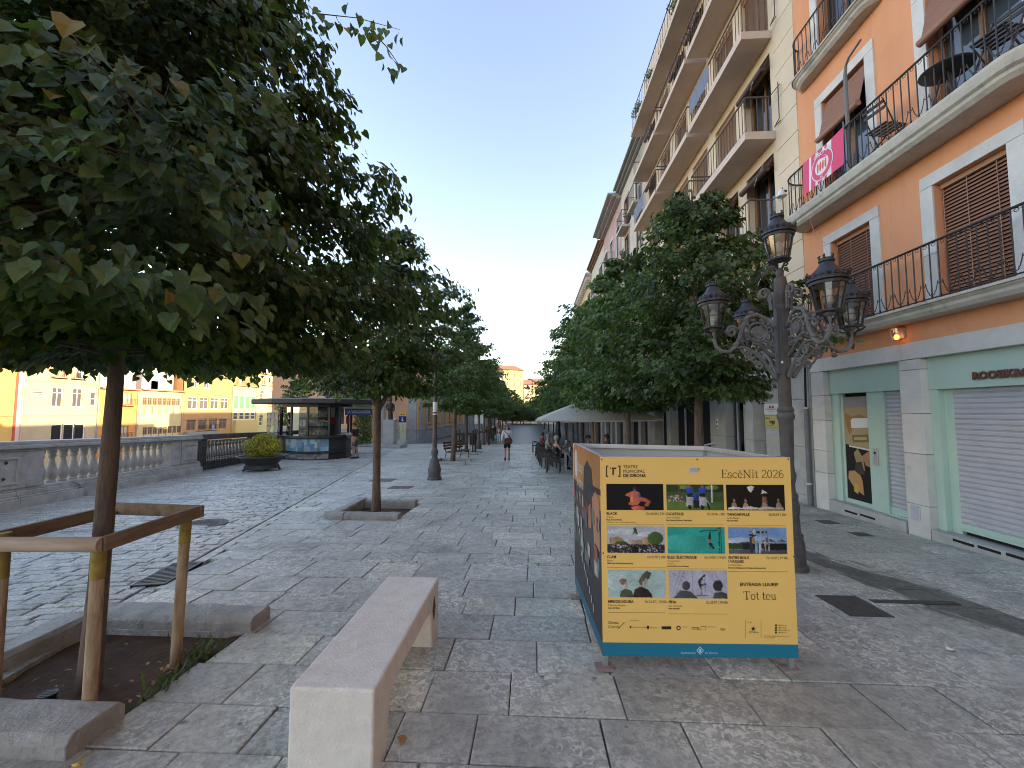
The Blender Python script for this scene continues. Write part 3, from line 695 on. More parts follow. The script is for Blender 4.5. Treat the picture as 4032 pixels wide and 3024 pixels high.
def iron_balcony(xo, ya, yb, zb, zt, h, step=.125, right=True, scrolls=True):
    bal = MB(); out = arc_outline(xo, ya, yb, .36, right)
    def ringat(off, z): return [(max(min(x - off * (0 if x >= WX else 1), WX), xo - off), y_ + off * (1 if y_ > (ya + yb) / 2 else -1) * .6, z) for x, y_ in out]
    lv = [(-.10, zb), (-.05, zb + .05), (-.04, zb + .09), (0, zb + .12), (.015, zb + .17), (.03, zt - .035), (.03, zt)]
    n_ = len(out); vs_ = []
    for off, z in lv: vs_ += ringat(off, z)
    fs = [tuple(range(n_))] + [tuple((len(lv) - 1) * n_ + i for i in reversed(range(n_)))]
    for j in range(len(lv) - 1): fs += [(j * n_ + i, j * n_ + (i + 1) % n_, (j + 1) * n_ + (i + 1) % n_, (j + 1) * n_ + i) for i in range(n_)]
    bal.add(vs_, fs); bo = bal.build('balcony', SLAB_ST, ob)
    ln = [Vector((x + .03, y_, 0)) for x, y_ in out]; L_ = [0]
    for i in range(1, n_): L_.append(L_[-1] + (ln[i] - ln[i - 1]).length)
    def at(s):
        for i in range(1, n_):
            if s <= L_[i] + 1e-9: f = (s - L_[i - 1]) / max(L_[i] - L_[i - 1], 1e-6); return ln[i - 1].lerp(ln[i], f), (ln[i] - ln[i - 1]).normalized()
        return ln[-1], Vector((1, 0, 0))
    r = MB(); pts = [at(L_[-1] * k / 60)[0] for k in range(61)]
    r.tube([(p.x, p.y, zt + h) for p in pts], .017, 6); r.build('handrail', IRON, bo)
    r = MB(); r.tube([(p.x, p.y, zt + .035) for p in pts], .011, 5); r.build('bottom_rail', IRON, bo)
    s = step / 2; k = 0; o0 = org(bo)
    while s < L_[-1]:
        p, d = at(s); a = math.atan2(d.y, d.x) - math.pi / 2
        link('bar', bar(h - .01), bo, Vector((p.x, p.y, zt)) - o0)
        if scrolls:
            q_, d2 = at(min(s + step / 2, L_[-1])); a2 = math.atan2(d2.y, d2.x) - math.pi / 2
            c = link('scroll', SCR, bo, Vector((q_.x, q_.y, zt + .05)) - o0, a2 + (math.pi if k % 2 else 0)); c.scale = (1, 1, 1)
            link('loop', LOOP, bo, Vector((q_.x, q_.y, zt + h - .01)) - o0, a2)
        s += step; k += 1
    return bo
iron_balcony(5.55, 2.2, 8.85, 3.03, 3.2, .82)
iron_balcony(5.43, 4.55, 9.12, 5.50, 5.76, .85)
iron_balcony(5.62, 6.75, 9.05, 8.6, 8.78, .85, right=True)
# things on the second-floor balcony
fl = thing('hanging_flag', 'pink and white striped football club flag with a round crest hung on balcony railing', 'flag', (5.40, 8.2, 5.9))
fm = MB(); n_ = 18
def fz(u, v): return 5.405 - .002 * math.sin(u * 9) - .03 * v
stripes = ['p', 'p', 'p', 'w', 'p', 'p', 'w', 'p', 'p', 'w', 'p', 'w', 'w', 'p', 'p', 'p', 'p', 'p']
PINK, WHT = (.68, .05, .14), (.75, .70, .72)
def flag_pt(u, v): return (fz(u, v), 8.27 - 1.08 * u, 6.60 - .68 * v - .03 * math.sin(3.1 * u) * (1 - v))
for i in range(n_):
    for j in range(6):
        fm.col = PINK if stripes[i] == 'p' else WHT
        fm.add([flag_pt(i / n_, j / 6), flag_pt((i + 1) / n_, j / 6), flag_pt((i + 1) / n_, (j + 1) / 6), flag_pt(i / n_, (j + 1) / 6)], [(0, 1, 2, 3)])
fm.build('cloth', PRINT, fl, colors=True, fix=False)
cr = MB()
def cpt(u, v, d): return (fz(u, v) - d, 8.27 - 1.08 * u, 6.60 - .68 * v - .03 * math.sin(3.1 * u) * (1 - v))
def disc(rx, ry, col, d): cr.col = col; cr.add([cpt(.5 + rx * math.cos(a), .52 + ry * math.sin(a), d) for a in [2 * math.pi * k / 24 for k in range(24)]], [tuple(range(24))])
disc(.27, .42, WHT, .004); disc(.25, .395, PINK, .006); disc(.165, .26, WHT, .008)
cr.col = PINK
for k in range(4): u = .385 + k * .066; cr.add([cpt(u, .40, .010), cpt(u + .03, .40, .010), cpt(u + .03, .66, .010), cpt(u, .66, .010)], [(0, 1, 2, 3)])
cr.col = (.8, .45, .06)
for k in range(3): u = .42 + k * .066; cr.add([cpt(u, .45, .012), cpt(u + .03, .45, .012), cpt(u + .03, .6, .012), cpt(u, .6, .012)], [(0, 1, 2, 3)])
cr.build('crest', PRINT, fl, colors=True, fix=False)
put_text(fl, 'GIRONA', .11, WHITE, lambda u, w_, d: cpt(.5 + u / 1.08, .24 - w_ / .68, .013), 0, .02, 0, 'CENTER', .002)
put_text(fl, 'FC', .06, WHITE, lambda u, w_, d: cpt(.5 + u / 1.08, .89 - w_ / .68, .013), 0, 0, 0, 'CENTER', .002)
# round garden table and folding slat chairs
bt = thing('balcony_table', 'dark round garden table on the upper iron balcony', 'table', (5.68, 5.72, 5.76))
m = MB(); m.lathe([(.02, .02), (.27, .025), (.285, .04), (.285, .05), (.01, .052)], (5.70, 5.72, 6.30), 24); m.build('tabletop', mat('plastic_dark', (.035, .045, .04), .4), bt)
for a in (0, 2.1, 4.2):
    m = MB(); m.tube([(5.70 + .05 * math.cos(a), 5.72 + .05 * math.sin(a), 6.32), (5.70 + .2 * math.cos(a), 5.72 + .2 * math.sin(a), 5.765)], .013, 6); m.build('leg', IRON, bt)
def fold_chair(label, x, y_, rz, z0=5.765):
    t_ = thing('folding_chair', label, 'chair', (x, y_, z0), 'folding chairs on the balcony', rz)
    for s_ in (-.17, .17):
        m = MB(); m.tube([(s_, -.2, 0), (s_, .02, .43), (s_, .2, .82)], .011, 6); m.build('leg', IRON, t_)
        m = MB(); m.tube([(s_ * .9, .2, 0), (s_ * .9, -.2, .43)], .011, 6); m.build('leg', IRON, t_)
    for k in range(5): m = MB(); m.box(-.17, .17, -.2 + k * .08, -.15 + k * .08, .43, .445); m.build('seat_slat', IRON, t_)
    for k in range(2): m = MB(); m.box(-.17, .17, .16 + k * .02, .175 + k * .02, .66 + k * .09, .71 + k * .09); m.build('back_slat', IRON, t_)
fold_chair('black slatted folding chair beside the flag end of the balcony', 5.68, 6.72, rad(100))
fold_chair('black slatted folding chair past the round balcony table', 5.68, 5.05, rad(-80))
m = MB(); pl = thing('awning_pole', 'grey pole with a bent top standing on the upper iron balcony', 'pole', (5.5, 7.22, 5.76))
m.tube([(5.5, 7.22, 5.765), (5.5, 7.22, 7.55), (5.49, 7.18, 7.70), (5.47, 7.08, 7.76), (5.42, 6.75, 7.78)], [.03, .03, .022, .018, .018], 8); m.build('tube', mat('grey_green', (.16, .17, .16), .5), pl, smooth=True)
m = MB(); bl = thing('balcony_floodlight', 'small white floodlight fixed at the balcony corner under the flag', 'lamp', (5.4, 9.0, 6.35))
m.lathe([(.02, .1), (.05, .05), (.1, -.05), (.1, -.07)], (5.38, 8.98, 6.36), 12); m.build('reflector', WHITE, bl, smooth=True)
m = MB(); m.box(5.39, 5.5, 8.97, 9.0, 6.4, 6.43); m.build('bracket', IRON, bl)
m = MB(); cb = thing('hanging_cable', 'thin pale cable running from the balcony underside to the lamp', 'cable', (5.5, 8.2, 5.5))
m.tube([(5.53, 8.35, 5.5), (5.0, 7.4, 4.7), (3.4, 4.9, 3.62)], .004, 4); m.build('wire', BLINDF, cb)

# ------------------------------------------------------------------ cream building with concrete balconies
cb_ = thing('cream_building', 'cream apartment building with stacked concrete balconies and wooden blinds', 'building', (WX, 15, gz(15)))
cols = [(10.0, 13.52), (13.70, 17.2), (17.36, 21.1)]; levels = [3.28, 5.88, 8.48, 11.08, 13.70]
ops = []; bays = []
for (a, b) in cols:
    for z in levels:
        mid = (a + b) / 2
        for (u0, u1) in ((a + .12, a + 1.42), (b - 1.62, b - .32)): ops.append((u0, u1, z + .02, z + 2.12))
    for (u0, u1) in ((a + .12, a + 1.42), (b - 1.62, b - .32)): ops.append((u0, u1, 16.32, 18.4))
m = MB(); facade(m, PR, 9.15, 21.3, 2.95, 19.0, ops, .3); m.build('wall', CREAM, cb_)
m = MB(); m.box(WX + .33, 18, 9.17, 21.28, -2, 19.0); m.build('building_core', DARK, cb_)
# corner pilaster joints
zz = 2.95
while zz < 18.8:
    b = MB(); fbox(b, PR, 9.16, 9.93, -.022, .02, zz + .006, zz + .62 - .006); b.build('stone_block', CREAM, cb_, bevel=.005); zz += .62
BLW = mat('blind_slats_wood', (.44, .28, .18), .6, c2=(.32, .19, .115), n=(9,), stretch=(1, .15, 9))
SLABM = mat('balcony_concrete', (.66, .535, .445), .8, c2=(.60, .48, .40), n=(2,), b=(60, .15, .004))
SLABU = SLABM
for k, (u0, u1, z0, z1) in enumerate(ops):
    if z0 > 16: window(cb_, PR, u0, u1, z0, z1, .28, WOODB, GLASSD, 1); continue
    kind = RN.random()
    if 5.8 < z0 < 6 and u0 < 14: kind = .95
    if kind < .7:
        bb = MB(); n_ = 26; h = (z1 - .06 - z0) / n_
        for q_ in range(n_): z = z0 + q_ * h; bb.add([PR(u0, .12, z), PR(u1, .12, z), PR(u1, .14, z + h * .85), PR(u0, .14, z + h * .85)], [(0, 1, 2, 3)]); bb.add([PR(u0, .145, z), PR(u1, .145, z), PR(u1, .145, z + h), PR(u0, .145, z + h)], [(0, 1, 2, 3)])
        bo = bb.build('wooden_blind', BLW, cb_, fix=False)
        c = MB(); fbox(c, PR, u0, u1, .08, .16, z1 - .07, z1); fbox(c, PR, (u0 + u1) / 2 - .012, (u0 + u1) / 2 + .012, .10, .115, z0, z1 - .07); c.build('blind_rail', BLINDF, bo)
    else:
        window(cb_, PR, u0, u1, z0, z1, .28, WOODB, GLASSD, 1, 0, .08)
        r = MB(); r.tube([PR(u0 + .03, -.16, z1 - .38), PR(u1 - .03, -.16, z1 - .38)], .075, 12); ro = r.build('rolled_blind', mat('blind_dark', (.085, .045, .035), .6, n=(20,)), cb_, smooth=True)
        s_ = MB()
        s_.add([PR(u0, .05, z1 - .02), PR(u1, .05, z1 - .02), PR(u1, -.14, z1 - .34), PR(u0, -.14, z1 - .34)], [(0, 1, 2, 3)]); s_.build('blind_cloth', MATS['blind_dark'], ro)
        c = MB(); c.tube([PR(u0 + .35, -.06, z1 - .08), PR(u0 + .4, -.24, z1 - .5), PR(u0 + .55, -.2, z1 - .55), PR(u0 + .6, -.06, z1 - .2)], .008, 5); c.build('cord', WHITE, ro)
XO = 5.19
rb_mesh = {}
RAIL = mat('rail_iron', (.13, .085, .065), .6, c2=(.09, .06, .05), n=(8,))
def rbar(h):
    k = round(h, 2)
    if k not in rb_mesh: b = MB(); b.box(-.007, .007, -.007, .007, 0, h); rb_mesh[k] = b.mesh('bar', RAIL)
    return rb_mesh[k]
def concrete_balcony(a, b, z, parent, n_bars=True, step=.16, xo=XO):
    s_ = MB(); s_.box(xo, WX, a, b, z - .2, z); bo = s_.build('balcony', SLABM, parent, bevel=.006)
    r = MB(); xi = xo + .05; h = .88
    r.beam((xi, a + .02, z + h), (xi, b - .02, z + h), .03, .035); r.beam((xi, a + .02, z + h), (WX - .12, a + .02, z + h), .03, .035); r.beam((xi, b - .02, z + h), (WX - .02, b - .02, z + h), .03, .035)
    r.build('handrail', RAIL, bo)
    r = MB(); r.beam((xi, a + .02, z + .05), (xi, b - .02, z + .05), .025, .025); r.build('bottom_rail', RAIL, bo)
    o0 = org(bo); y_ = a + .03
    while y_ < b - .02: link('bar', rbar(h), bo, Vector((xi, y_, z)) - o0); y_ += step
    for x_ in (xi + .14, xi + .28, xi + .42, xi + .56):
        link('bar', rbar(h), bo, Vector((x_, a + .03, z)) - o0)
    # divider bracket at the near end
    d = MB(); x1 = WX - .1
    d.tube([(x1, a + .02, z + h), (x1 + .02, a - .30, z + h + .02), (x1 + .02, a - .36, z + h + .02)], .012, 5); d.tube([(x1 + .02, a - .30, z + h + .12), (x1 + .02, a - .30, z + .1), (x1 + .02, a - .1, z + .02), (x1 + .02, a - .34, z + .02)], .012, 5)
    d.build('rail_bracket', RAIL, bo)
    return bo
for ci, (a, b) in enumerate(cols):
    for z in levels[1:]: concrete_balcony(a, b, z, cb_, step=.165)
concrete_balcony(9.98, 21.3, 16.3, cb_, step=.3)
# awning cloths tied on railings
def rail_cloth(label, a, b, z0, z1):
    m = MB(); n_ = 10
    for k in range(n_):
        u0, u1 = a + (b - a) * k / n_, a + (b - a) * (k + 1) / n_
        x0, x1 = XO + .025 - .008 * math.sin(k * 2), XO + .025 - .008 * math.sin(k * 2 + 2)
        m.add([(x0, u0, z0), (x1, u1, z0), (x1, u1, z1), (x0, u0, z1)], [(0, 1, 2, 3)])
    tag(m.build('railing_screen', mat('screen_blue', (.19, .22, .30), .8, c2=(.15, .18, .25), n=(6,)), fix=False), label, 'screen')
rail_cloth('blue grey cloth screen tied to a railing on the fourth balcony row', 11.95, 13.45, 11.4, 11.98)
rail_cloth('blue grey cloth screen tied to a railing at the far balcony end', 19.2, 21.0, 11.3, 11.96)
rail_cloth('blue grey cloth screen tied to a middle balcony railing', 15.9, 17.1, 8.8, 9.36)
# roof terrace plants
for k, (y_, h) in enumerate(((12.6, .8), (15.2, .7), (18.5, .9), (20.4, .8), (20.9, 1.0))):
    pt = thing('terrace_plant', 'potted green plant behind the top terrace railing', 'plant', (5.4, y_, 16.3), 'plants on the roof terrace')
    m = MB(); m.lathe([(.1, 0), (.15, .25), (.16, .26), (.02, .26)], (5.45, y_, 16.305), 10); m.build('pot', mat('terracotta', (.35, .15, .08), .8), pt)
    m = MB()
    for q_ in range(220):
        a, e = RN.uniform(0, 6.28), RN.uniform(-.3, 1.4); r = RN.uniform(.1, .34); c = Vector((5.45 + r * math.cos(a) * math.cos(e), y_ + r * 1.2 * math.sin(a) * math.cos(e), 16.3 + .3 + h * .45 + r * 1.2 * math.sin(e)))
        u = Vector((RN.gauss(0, 1), RN.gauss(0, 1), RN.gauss(0, 1))).normalized() * .05; v = Vector((RN.gauss(0, 1), RN.gauss(0, 1), RN.gauss(0, 1))).normalized() * .03; m.add([c - u, c - v, c + u, c + v], [(0, 1, 2, 3)])
    m.build('foliage', LEAF_B, pt, fix=False)['kind'] = 'stuff'
# ground floor: stone piers, doorway, dark shops
zb_ = -1.2
for (a, b) in ((9.16, 10.22), (11.52, 11.96), (13.15, 14.24), (18.3, 18.75), (20.6, 21.28)):
    n_ = 4; h = (2.95 - zb_) / n_
    for k in range(n_):
        bl_ = MB(); fbox(bl_, PR, a + .003, b - .003, -.015 - RN.uniform(0, .003), .35, zb_ + k * h + .003, zb_ + (k + 1) * h - .003); bl_.build('stone_block', STONE, cb_, bevel=.005)
m = MB()
fbox(m, PR, 10.22, 11.52, 0, .5, 2.45, 2.945); fbox(m, PR, 11.96, 13.15, .01, .5, 2.3, 2.945); fbox(m, PR, 14.24, 18.3, .01, .5, 2.2, 2.945); fbox(m, PR, 18.75, 20.6, .01, .5, 2.2, 2.945)
m.build('lintel', STONE, cb_, bevel=.006)
m = MB(); fbox(m, PR, 10.22, 11.5, .30, .34, -.6, 2.45); m.build('doorway_wall', STONE, cb_)
m = MB(); fbox(m, PR, 10.26, 10.50, .24, .31, -.6, 2.42); m.build('door', mat('door_wood', (.17, .085, .035), .5, n=(8,)), cb_)
m = MB(); fbox(m, PR, 10.27, 10.49, .22, .24, 1.0, 1.06); m.build('door_bar', mat('brass', (.5, .36, .12), .35, m=.8), cb_)
for (a, b) in ((11.96, 13.15), (14.24, 18.3), (18.75, 20.6)):
    m = MB(); fbox(m, PR, a, b, .55, .6, -1, 2.3); m.build('shop_interior', DARK, cb_)
    for k in range(3):
        u = a + (b - a) * (k + .08) / 2.9; m = MB(); fbox(m, PR, u, u + .05, .2, .26, -1, 2.3); m.build('shop_mullion', GREYM, cb_)
m = MB(); fbox(m, PR, 12.0, 13.1, .22, .23, -.4, 2.25); m.build('shop_glass', mat_glass('shop_glass', (.75, .8, .8), .02, .08), cb_)
m = MB(); fbox(m, PR, 12.1, 12.5, .4, .5, -.5, .35); m.build('red_display', mat('red_cloth', (.22, .02, .03), .7), cb_)
m = MB(); fbox(m, PR, 12.3, 12.8, .38, .5, .3, .5); m.build('grey_display', GREYM, cb_)
m = MB(); m.tube([(WX - .1, 13.9, -.4), (WX - .55, 14.6, .25), (WX - .5, 14.5, .42), (WX, 13.9, .62)], .03, 6); m.build('stair_rail', GREYM, cb_)
# door bell panel, notices beside the doorway
def notice(name, label, ua, ub, za, zb, col, dd=.27):
    t_ = thing(name, label, 'sign', (WX + dd, ua, za)); b = MB(); fbox(b, PR, ua, ub, dd, dd + .025, za, zb); b.build('board', col, t_, bevel=.002); return t_
def PRn(u, w_, d): return (WX + d, u, w_)
s1 = notice('yoga_sign', 'yellow yoga sign beside the doorway under a white plaque', 10.70, 11.46, 1.24, 1.52, mat('sign_yellow', (.55, .47, .17), .5))
def PRx(u0): return lambda u, w_, d: (WX + d, u0 - u, w_)
INK = mat('ink', (.02, .018, .015), .6)
put_text(s1, 'Espai de', .06, INK, PRx(11.43), 0, 1.455, .266, bold=.001); put_text(s1, 'ioga', .15, INK, PRx(11.25), 0, 1.335, .266, bold=.004)
put_text(s1, 'www.espaideioga.cat', .035, INK, PRx(11.40), 0, 1.275, .266)
m = MB(); m.tube([(WX + .262, 10.80, 1.455), (WX + .268, 10.80, 1.455)], .05, 12); m.build('sun_mark', mat('sun_yellow', (.75, .55, .05), .5), s1)
s2 = notice('white_plaque', 'white plaque with a red emblem above the yellow yoga sign', 10.82, 11.49, 1.56, 1.85, WHITE)
m = MB()
for k in (0, 1): m.prism([(11.26 - k * .13, 1.73), (11.14 - k * .13, 1.73), (11.18 - k * .13, 1.80), (11.22 - k * .13, 1.80)], lambda u, w_, d: (WX + d, u, w_), .264, .268)
m.build('emblem', mat('emblem_red', (.45, .05, .05), .5), s2)
m = MB(); fbox(m, PR, 10.92, 11.42, .265, .269, 1.70, 1.712); fbox(m, PR, 11.06, 11.3, .265, .269, 1.65, 1.658); m.build('text_line', INK, s2)
s3 = notice('steel_plaque', 'small grey plaque below the yellow yoga sign', 10.75, 11.42, 1.04, 1.14, GREYM)
s4 = notice('entry_phone', 'steel entry phone panel on the stone pier by the dark opening', 13.62, 13.78, 1.1, 1.42, WHITE, -.03)
m = MB(); m.tube([(WX - .03, 13.70, 1.3), (WX - .036, 13.70, 1.3)], .035, 10); fbox(m, PR, 13.65, 13.75, -.034, -.03, 1.14, 1.19); m.build('speaker', DARK, s4)
# drain pipe at the joint and the black cable
dp = thing('drain_pipe', 'grey drain pipe where the cream and orange buildings meet', 'pipe', (5.86, 9.22, gz(9.2)))
m = MB(); m.tube([(5.84, 9.22, gz(9.2)), (5.84, 9.22, 1.75)], .045, 10); m.build('pipe', mat('pipe_grey', (.20, .20, .21), .5, n=(6,)), dp, smooth=True)
m = MB(); m.tube([(5.84, 9.22, 1.75), (5.86, 9.22, 2.62), (5.84, 9.3, 2.75), (5.82, 9.6, 2.45), (5.82, 9.9, 2.42), (5.84, 10.2, 2.6)], .022, 6); m.build('cable', DARK, dp)
for z in (.1, 1.7): m = MB(); m.tube([(5.84, 9.22, z), (5.84, 9.22, z + .04)], .054, 10); m.build('pipe_clamp', GREYM, dp)

# ------------------------------------------------------------------ buildings further down on the right
def far_building(name, label, ya, yb, h, m_wall, floors, z0f, nwin, eave=.35, eave_m=None, balcony=True, x=WX, corn=0, shop=STONE):
    t_ = thing(name, label, 'building', (x, ya, gz(ya)))
    P = lambda u, d, z: (x + d, u, z); ops_ = []; step = (yb - ya) / nwin
    for f in range(floors):
        z = z0f + f * (h - z0f - .9) / floors
        for k in range(nwin):
            u = ya + (k + .5) * step; ops_.append((u - .5, u + .5, z, z + 2.0))
    w_ = MB(); facade(w_, P, ya + .003, yb - .003, 2.6, h, ops_, .2); w_.build('wall', m_wall, t_)
    c = MB(); c.box(x + .22, x + 12, ya + .01, yb - .01, -3, h - .01); c.build('building_core', DARK, t_)
    for (a, b, c_, d) in ops_:
        wo = window(t_, P, a, b, c_, d, .16, RN.choice((WHITE, WOODB)), GLASSD, 1, .7, .07)
        s_ = MB()
        for q_ in ((a - .16, b + .16, d, d + .16), (a - .16, a, c_, d), (b, b + .16, c_, d)): fbox(s_, P, q_[0], q_[1], -.03, .03, q_[2], q_[3])
        s_.build('surround', mat('surround_pink', (.50, .33, .27), .8, n=(4,)) if balcony == 'pink' else STONE_L, wo)
        if balcony and RN.random() < .75:
            b_ = MB(); fbox(b_, P, a - .3, b + .3, -.5, .0, c_ - .14, c_ - .005); bo = b_.build('balcony', SLAB_ST, t_)
            r = MB(); zt = c_ + .9; r.beam(P(a - .28, -.47, zt), P(b + .28, -.47, zt), .03, .03); r.beam(P(a - .28, -.47, zt), P(a - .28, 0, zt), .03, .03); r.beam(P(b + .28, -.47, zt), P(b + .28, 0, zt), .03, .03)
            r.build('handrail', IRON, bo); r = MB()
            u = a - .28
            while u < b + .3: r.beam(P(u, -.47, c_), P(u, -.47, zt), .014, .014, (1, 0, 0)); u += .14
            for dd in (-.35, -.22, -.1): r.beam(P(a - .28, dd, c_), P(a - .28, dd, zt), .014, .014, (1, 0, 0))
            r.build('railing_bars', IRON, bo)['kind'] = 'stuff'
    e = MB(); em = eave_m or STONE_L
    for k in range(3): fbox(e, P, ya - .02 + k * .002, yb + .02 - k * .002, -eave * (k + 1) / 3, .2, h - .3 + k * .12, h - .3 + (k + 1) * .12)
    e.build('cornice', em, t_)
    if corn:
        for k in range(int((yb - ya) / .8)):
            b_ = MB(); u = ya + .4 + k * .8; fbox(b_, P, u - .09, u + .09, -eave * .9, 0, h - .62, h - .3); b_.build('cornice_bracket', em, t_)
    u = ya; k = 0; zt = 2.6
    while u < yb - .3:   # shop piers
        b_ = MB(); fbox(b_, P, u, min(u + .55, yb), -.03, .3, -3, zt); b_.build('shop_pier', shop, t_); u += RN.choice((1.9, 2.3, 2.6)); k += 1
    b_ = MB(); fbox(b_, P, ya, yb, -.02, .28, zt - .45, zt + .01); b_.build('shop_lintel', shop, t_)
    return t_
PINKW = mat('stucco_pink', (.56, .42, .36), .85, c2=(.50, .37, .31), n=(.8,)); ROSE = mat('stucco_rose', (.50, .34, .32), .85, c2=(.44, .3, .28), n=(1.2,))
PALE = mat('stucco_pale', (.58, .54, .46), .85, c2=(.5, .46, .39), n=(.8,)); OCHRE = mat('stucco_ochre', (.58, .43, .22), .85, c2=(.5, .37, .19), n=(.8,))
GREYE = mat('eave_grey', (.3, .3, .29), .7)
bC = far_building('pink_trim_building', 'pale building with pink window surrounds past the concrete balconies', 21.3, 27.2, 16.4, PALE, 5, 3.3, 2, .55, GREYE, 'pink')
bD = far_building('rose_building', 'rose stucco building with a heavy grey moulded cornice', 27.2, 34.2, 16.2, ROSE, 4, 3.5, 3, .9, STONE, True, corn=0)
bE = far_building('narrow_cream_building', 'narrow cream building between the rose and bracketed ones', 34.2, 41.5, 15.9, PALE, 4, 3.5, 3, .5, mat('eave_wood', (.25, .15, .1), .8), True)
bF = far_building('bracket_building', 'ochre building with bracketed cornice and roof aerials', 41.5, 54, 15.6, OCHRE, 4, 3.5, 5, .6, STONE_L, True, corn=1)
bG = far_building('pale_terrace_building', 'pale townhouse row half hidden behind the right hand trees', 54, 72, 14.6, PINKW, 4, 3.3, 6, .5, None, True)
bH = far_building('far_terrace_building', 'ochre townhouses at the far right of the street', 72, 100, 14.0, OCHRE, 4, 3.3, 8, .5, None, False)
for k, (y_, lab) in enumerate(((44.5, 'thin rooftop aerial with three bars, lowest along the cornice'), (47.5, 'thin rooftop aerial above the bracketed cornice, middle one'), (50.5, 'thin rooftop aerial above the bracketed cornice, farthest one'))):
    a_ = thing('roof_aerial', 'thin television aerial standing above the bracketed cornice', 'aerial', (5.7, y_, 15.6), 'aerials on the bracketed building')
    m = MB(); m.tube([(5.7, y_, 15.6), (5.7, y_, 18.1)], .025, 5); m.build('mast', GREYM, a_)
    m = MB(); m.tube([(5.7, y_, 17.9), (4.5, y_ - .4, 17.9)], .02, 5); m.build('boom', GREYM, a_)
    for q_ in range(5): m = MB(); m.tube([(5.5 - q_ * .24, y_ - .06 - q_ * .08 - .3, 17.9), (5.5 - q_ * .24, y_ - .06 - q_ * .08 + .3, 17.9)], .012, 4); m.build('element', GREYM, a_)
# flower pots hung out on the pink-trim building
for (y_, z) in ((22.9, 12.2), (24.2, 10.6), (25.6, 9.6)):
    p_ = thing('hanging_pot', 'dark hanging flower pot on a far balcony railing', 'plant pot', (5.35, y_, z), 'hanging pots on the pink trim building')
    m = MB(); m.lathe([(.1, 0), (.2, .3), (.21, .32), (.02, .32)], (5.32, y_, z), 10); m.build('pot', mat('pot_dark', (.09, .08, .07), .7), p_)
    m = MB()
    for q_ in range(60):
        c = Vector((5.32 + RN.gauss(0, .12), y_ + RN.gauss(0, .12), z + .4 + RN.gauss(0, .1))); u = Vector((RN.gauss(0, 1), RN.gauss(0, 1), RN.gauss(0, 1))).normalized() * .06; v = Vector((RN.gauss(0, 1), RN.gauss(0, 1), RN.gauss(0, 1))).normalized() * .04
        m.add([c - u, c - v, c + u, c + v], [(0, 1, 2, 3)])
    m.build('foliage', LEAF_B, p_, fix=False)['kind'] = 'stuff'
# sunlit buildings closing the street
EX = -4.0
def end_block(name, label, x0, x1, y_, h, m_, floors, nw, roof_m):
    t_ = thing(name, label, 'building', ((x0 + x1) / 2, y_, gz(y_))); ca, sa = math.cos(rad(34)), math.sin(rad(34)); st = (x1 - x0) / nw; ops_ = []
    def P(u, d, z): return (EX + (u - EX) * ca - d * sa, y_ + (u - EX) * sa + d * ca, z)
    for f in range(floors):
        for k in range(nw): u = x0 + (k + .5) * st; z = 2 + f * (h - 2) / floors; ops_.append((u - .5, u + .5, z, z + 1.7))
    w_ = MB(); facade(w_, P, x0, x1, -2, h, ops_, .2); w_.build('wall', m_, t_)
    c = MB(); fbox(c, P, x0 + .01, x1 - .01, .22, 12, -2, h - .01); c.build('building_core', m_, t_)
    for (a, b, c_, d) in ops_: window(t_, P, a, b, c_, d, .18, WHITE, GLASSD, 1, 0, .1)
    r = MB(); r.hexa([P(x0 - .4, -.5, h), P(x1 + .4, -.5, h), P(x1 + .4, 12, h), P(x0 - .4, 12, h), P(x0 - .4, 5.6, h + 2.2), P(x1 + .4, 5.6, h + 2.2), P(x1 + .4, 6, h + 2.2), P(x0 - .4, 6, h + 2.2)]); r.build('roof', roof_m, t_)
ROOF = mat('roof_far', (.32, .17, .11), .8, n=(1.5,))
end_block('sunlit_yellow_house', 'tall sunlit yellow house closing the end of the street', -12, -3.6, 152, 16.5, mat('sunlit_yellow', (.62, .47, .2), .85, n=(.7,)), 5, 3, ROOF)
end_block('sunlit_sand_house', 'lower sunlit sand coloured house at the street end', -3.3, 3.0, 154, 11.5, mat('sunlit_sand', (.6, .45, .26), .85, n=(.7,)), 4, 3, ROOF)
end_block('sunlit_cream_house', 'sunlit cream house at street end beside the sand one', 3.1, 12, 157, 12.5, PALE, 4, 4, ROOF)

sb_ = thing('painted_shade_block', 'added block painted dark as shade behind the trees at the street end', 'building', (-2, 126, gz(126)))
m = MB(); m.box(-12, 12, 126, 130, -2, 3.4); m.build('wall', mat('painted_shade', (.06, .06, .065), .9, n=(.5,)), sb_)  # added block; its dark colour stands in for shade behind the far trunks
for k in range(9): m = MB(); m.box(-11 + k * 2.6, -10.6 + k * 2.6, 125.8, 126, -2, 3.2); m.build('pillar', MATS['painted_shade'], sb_)
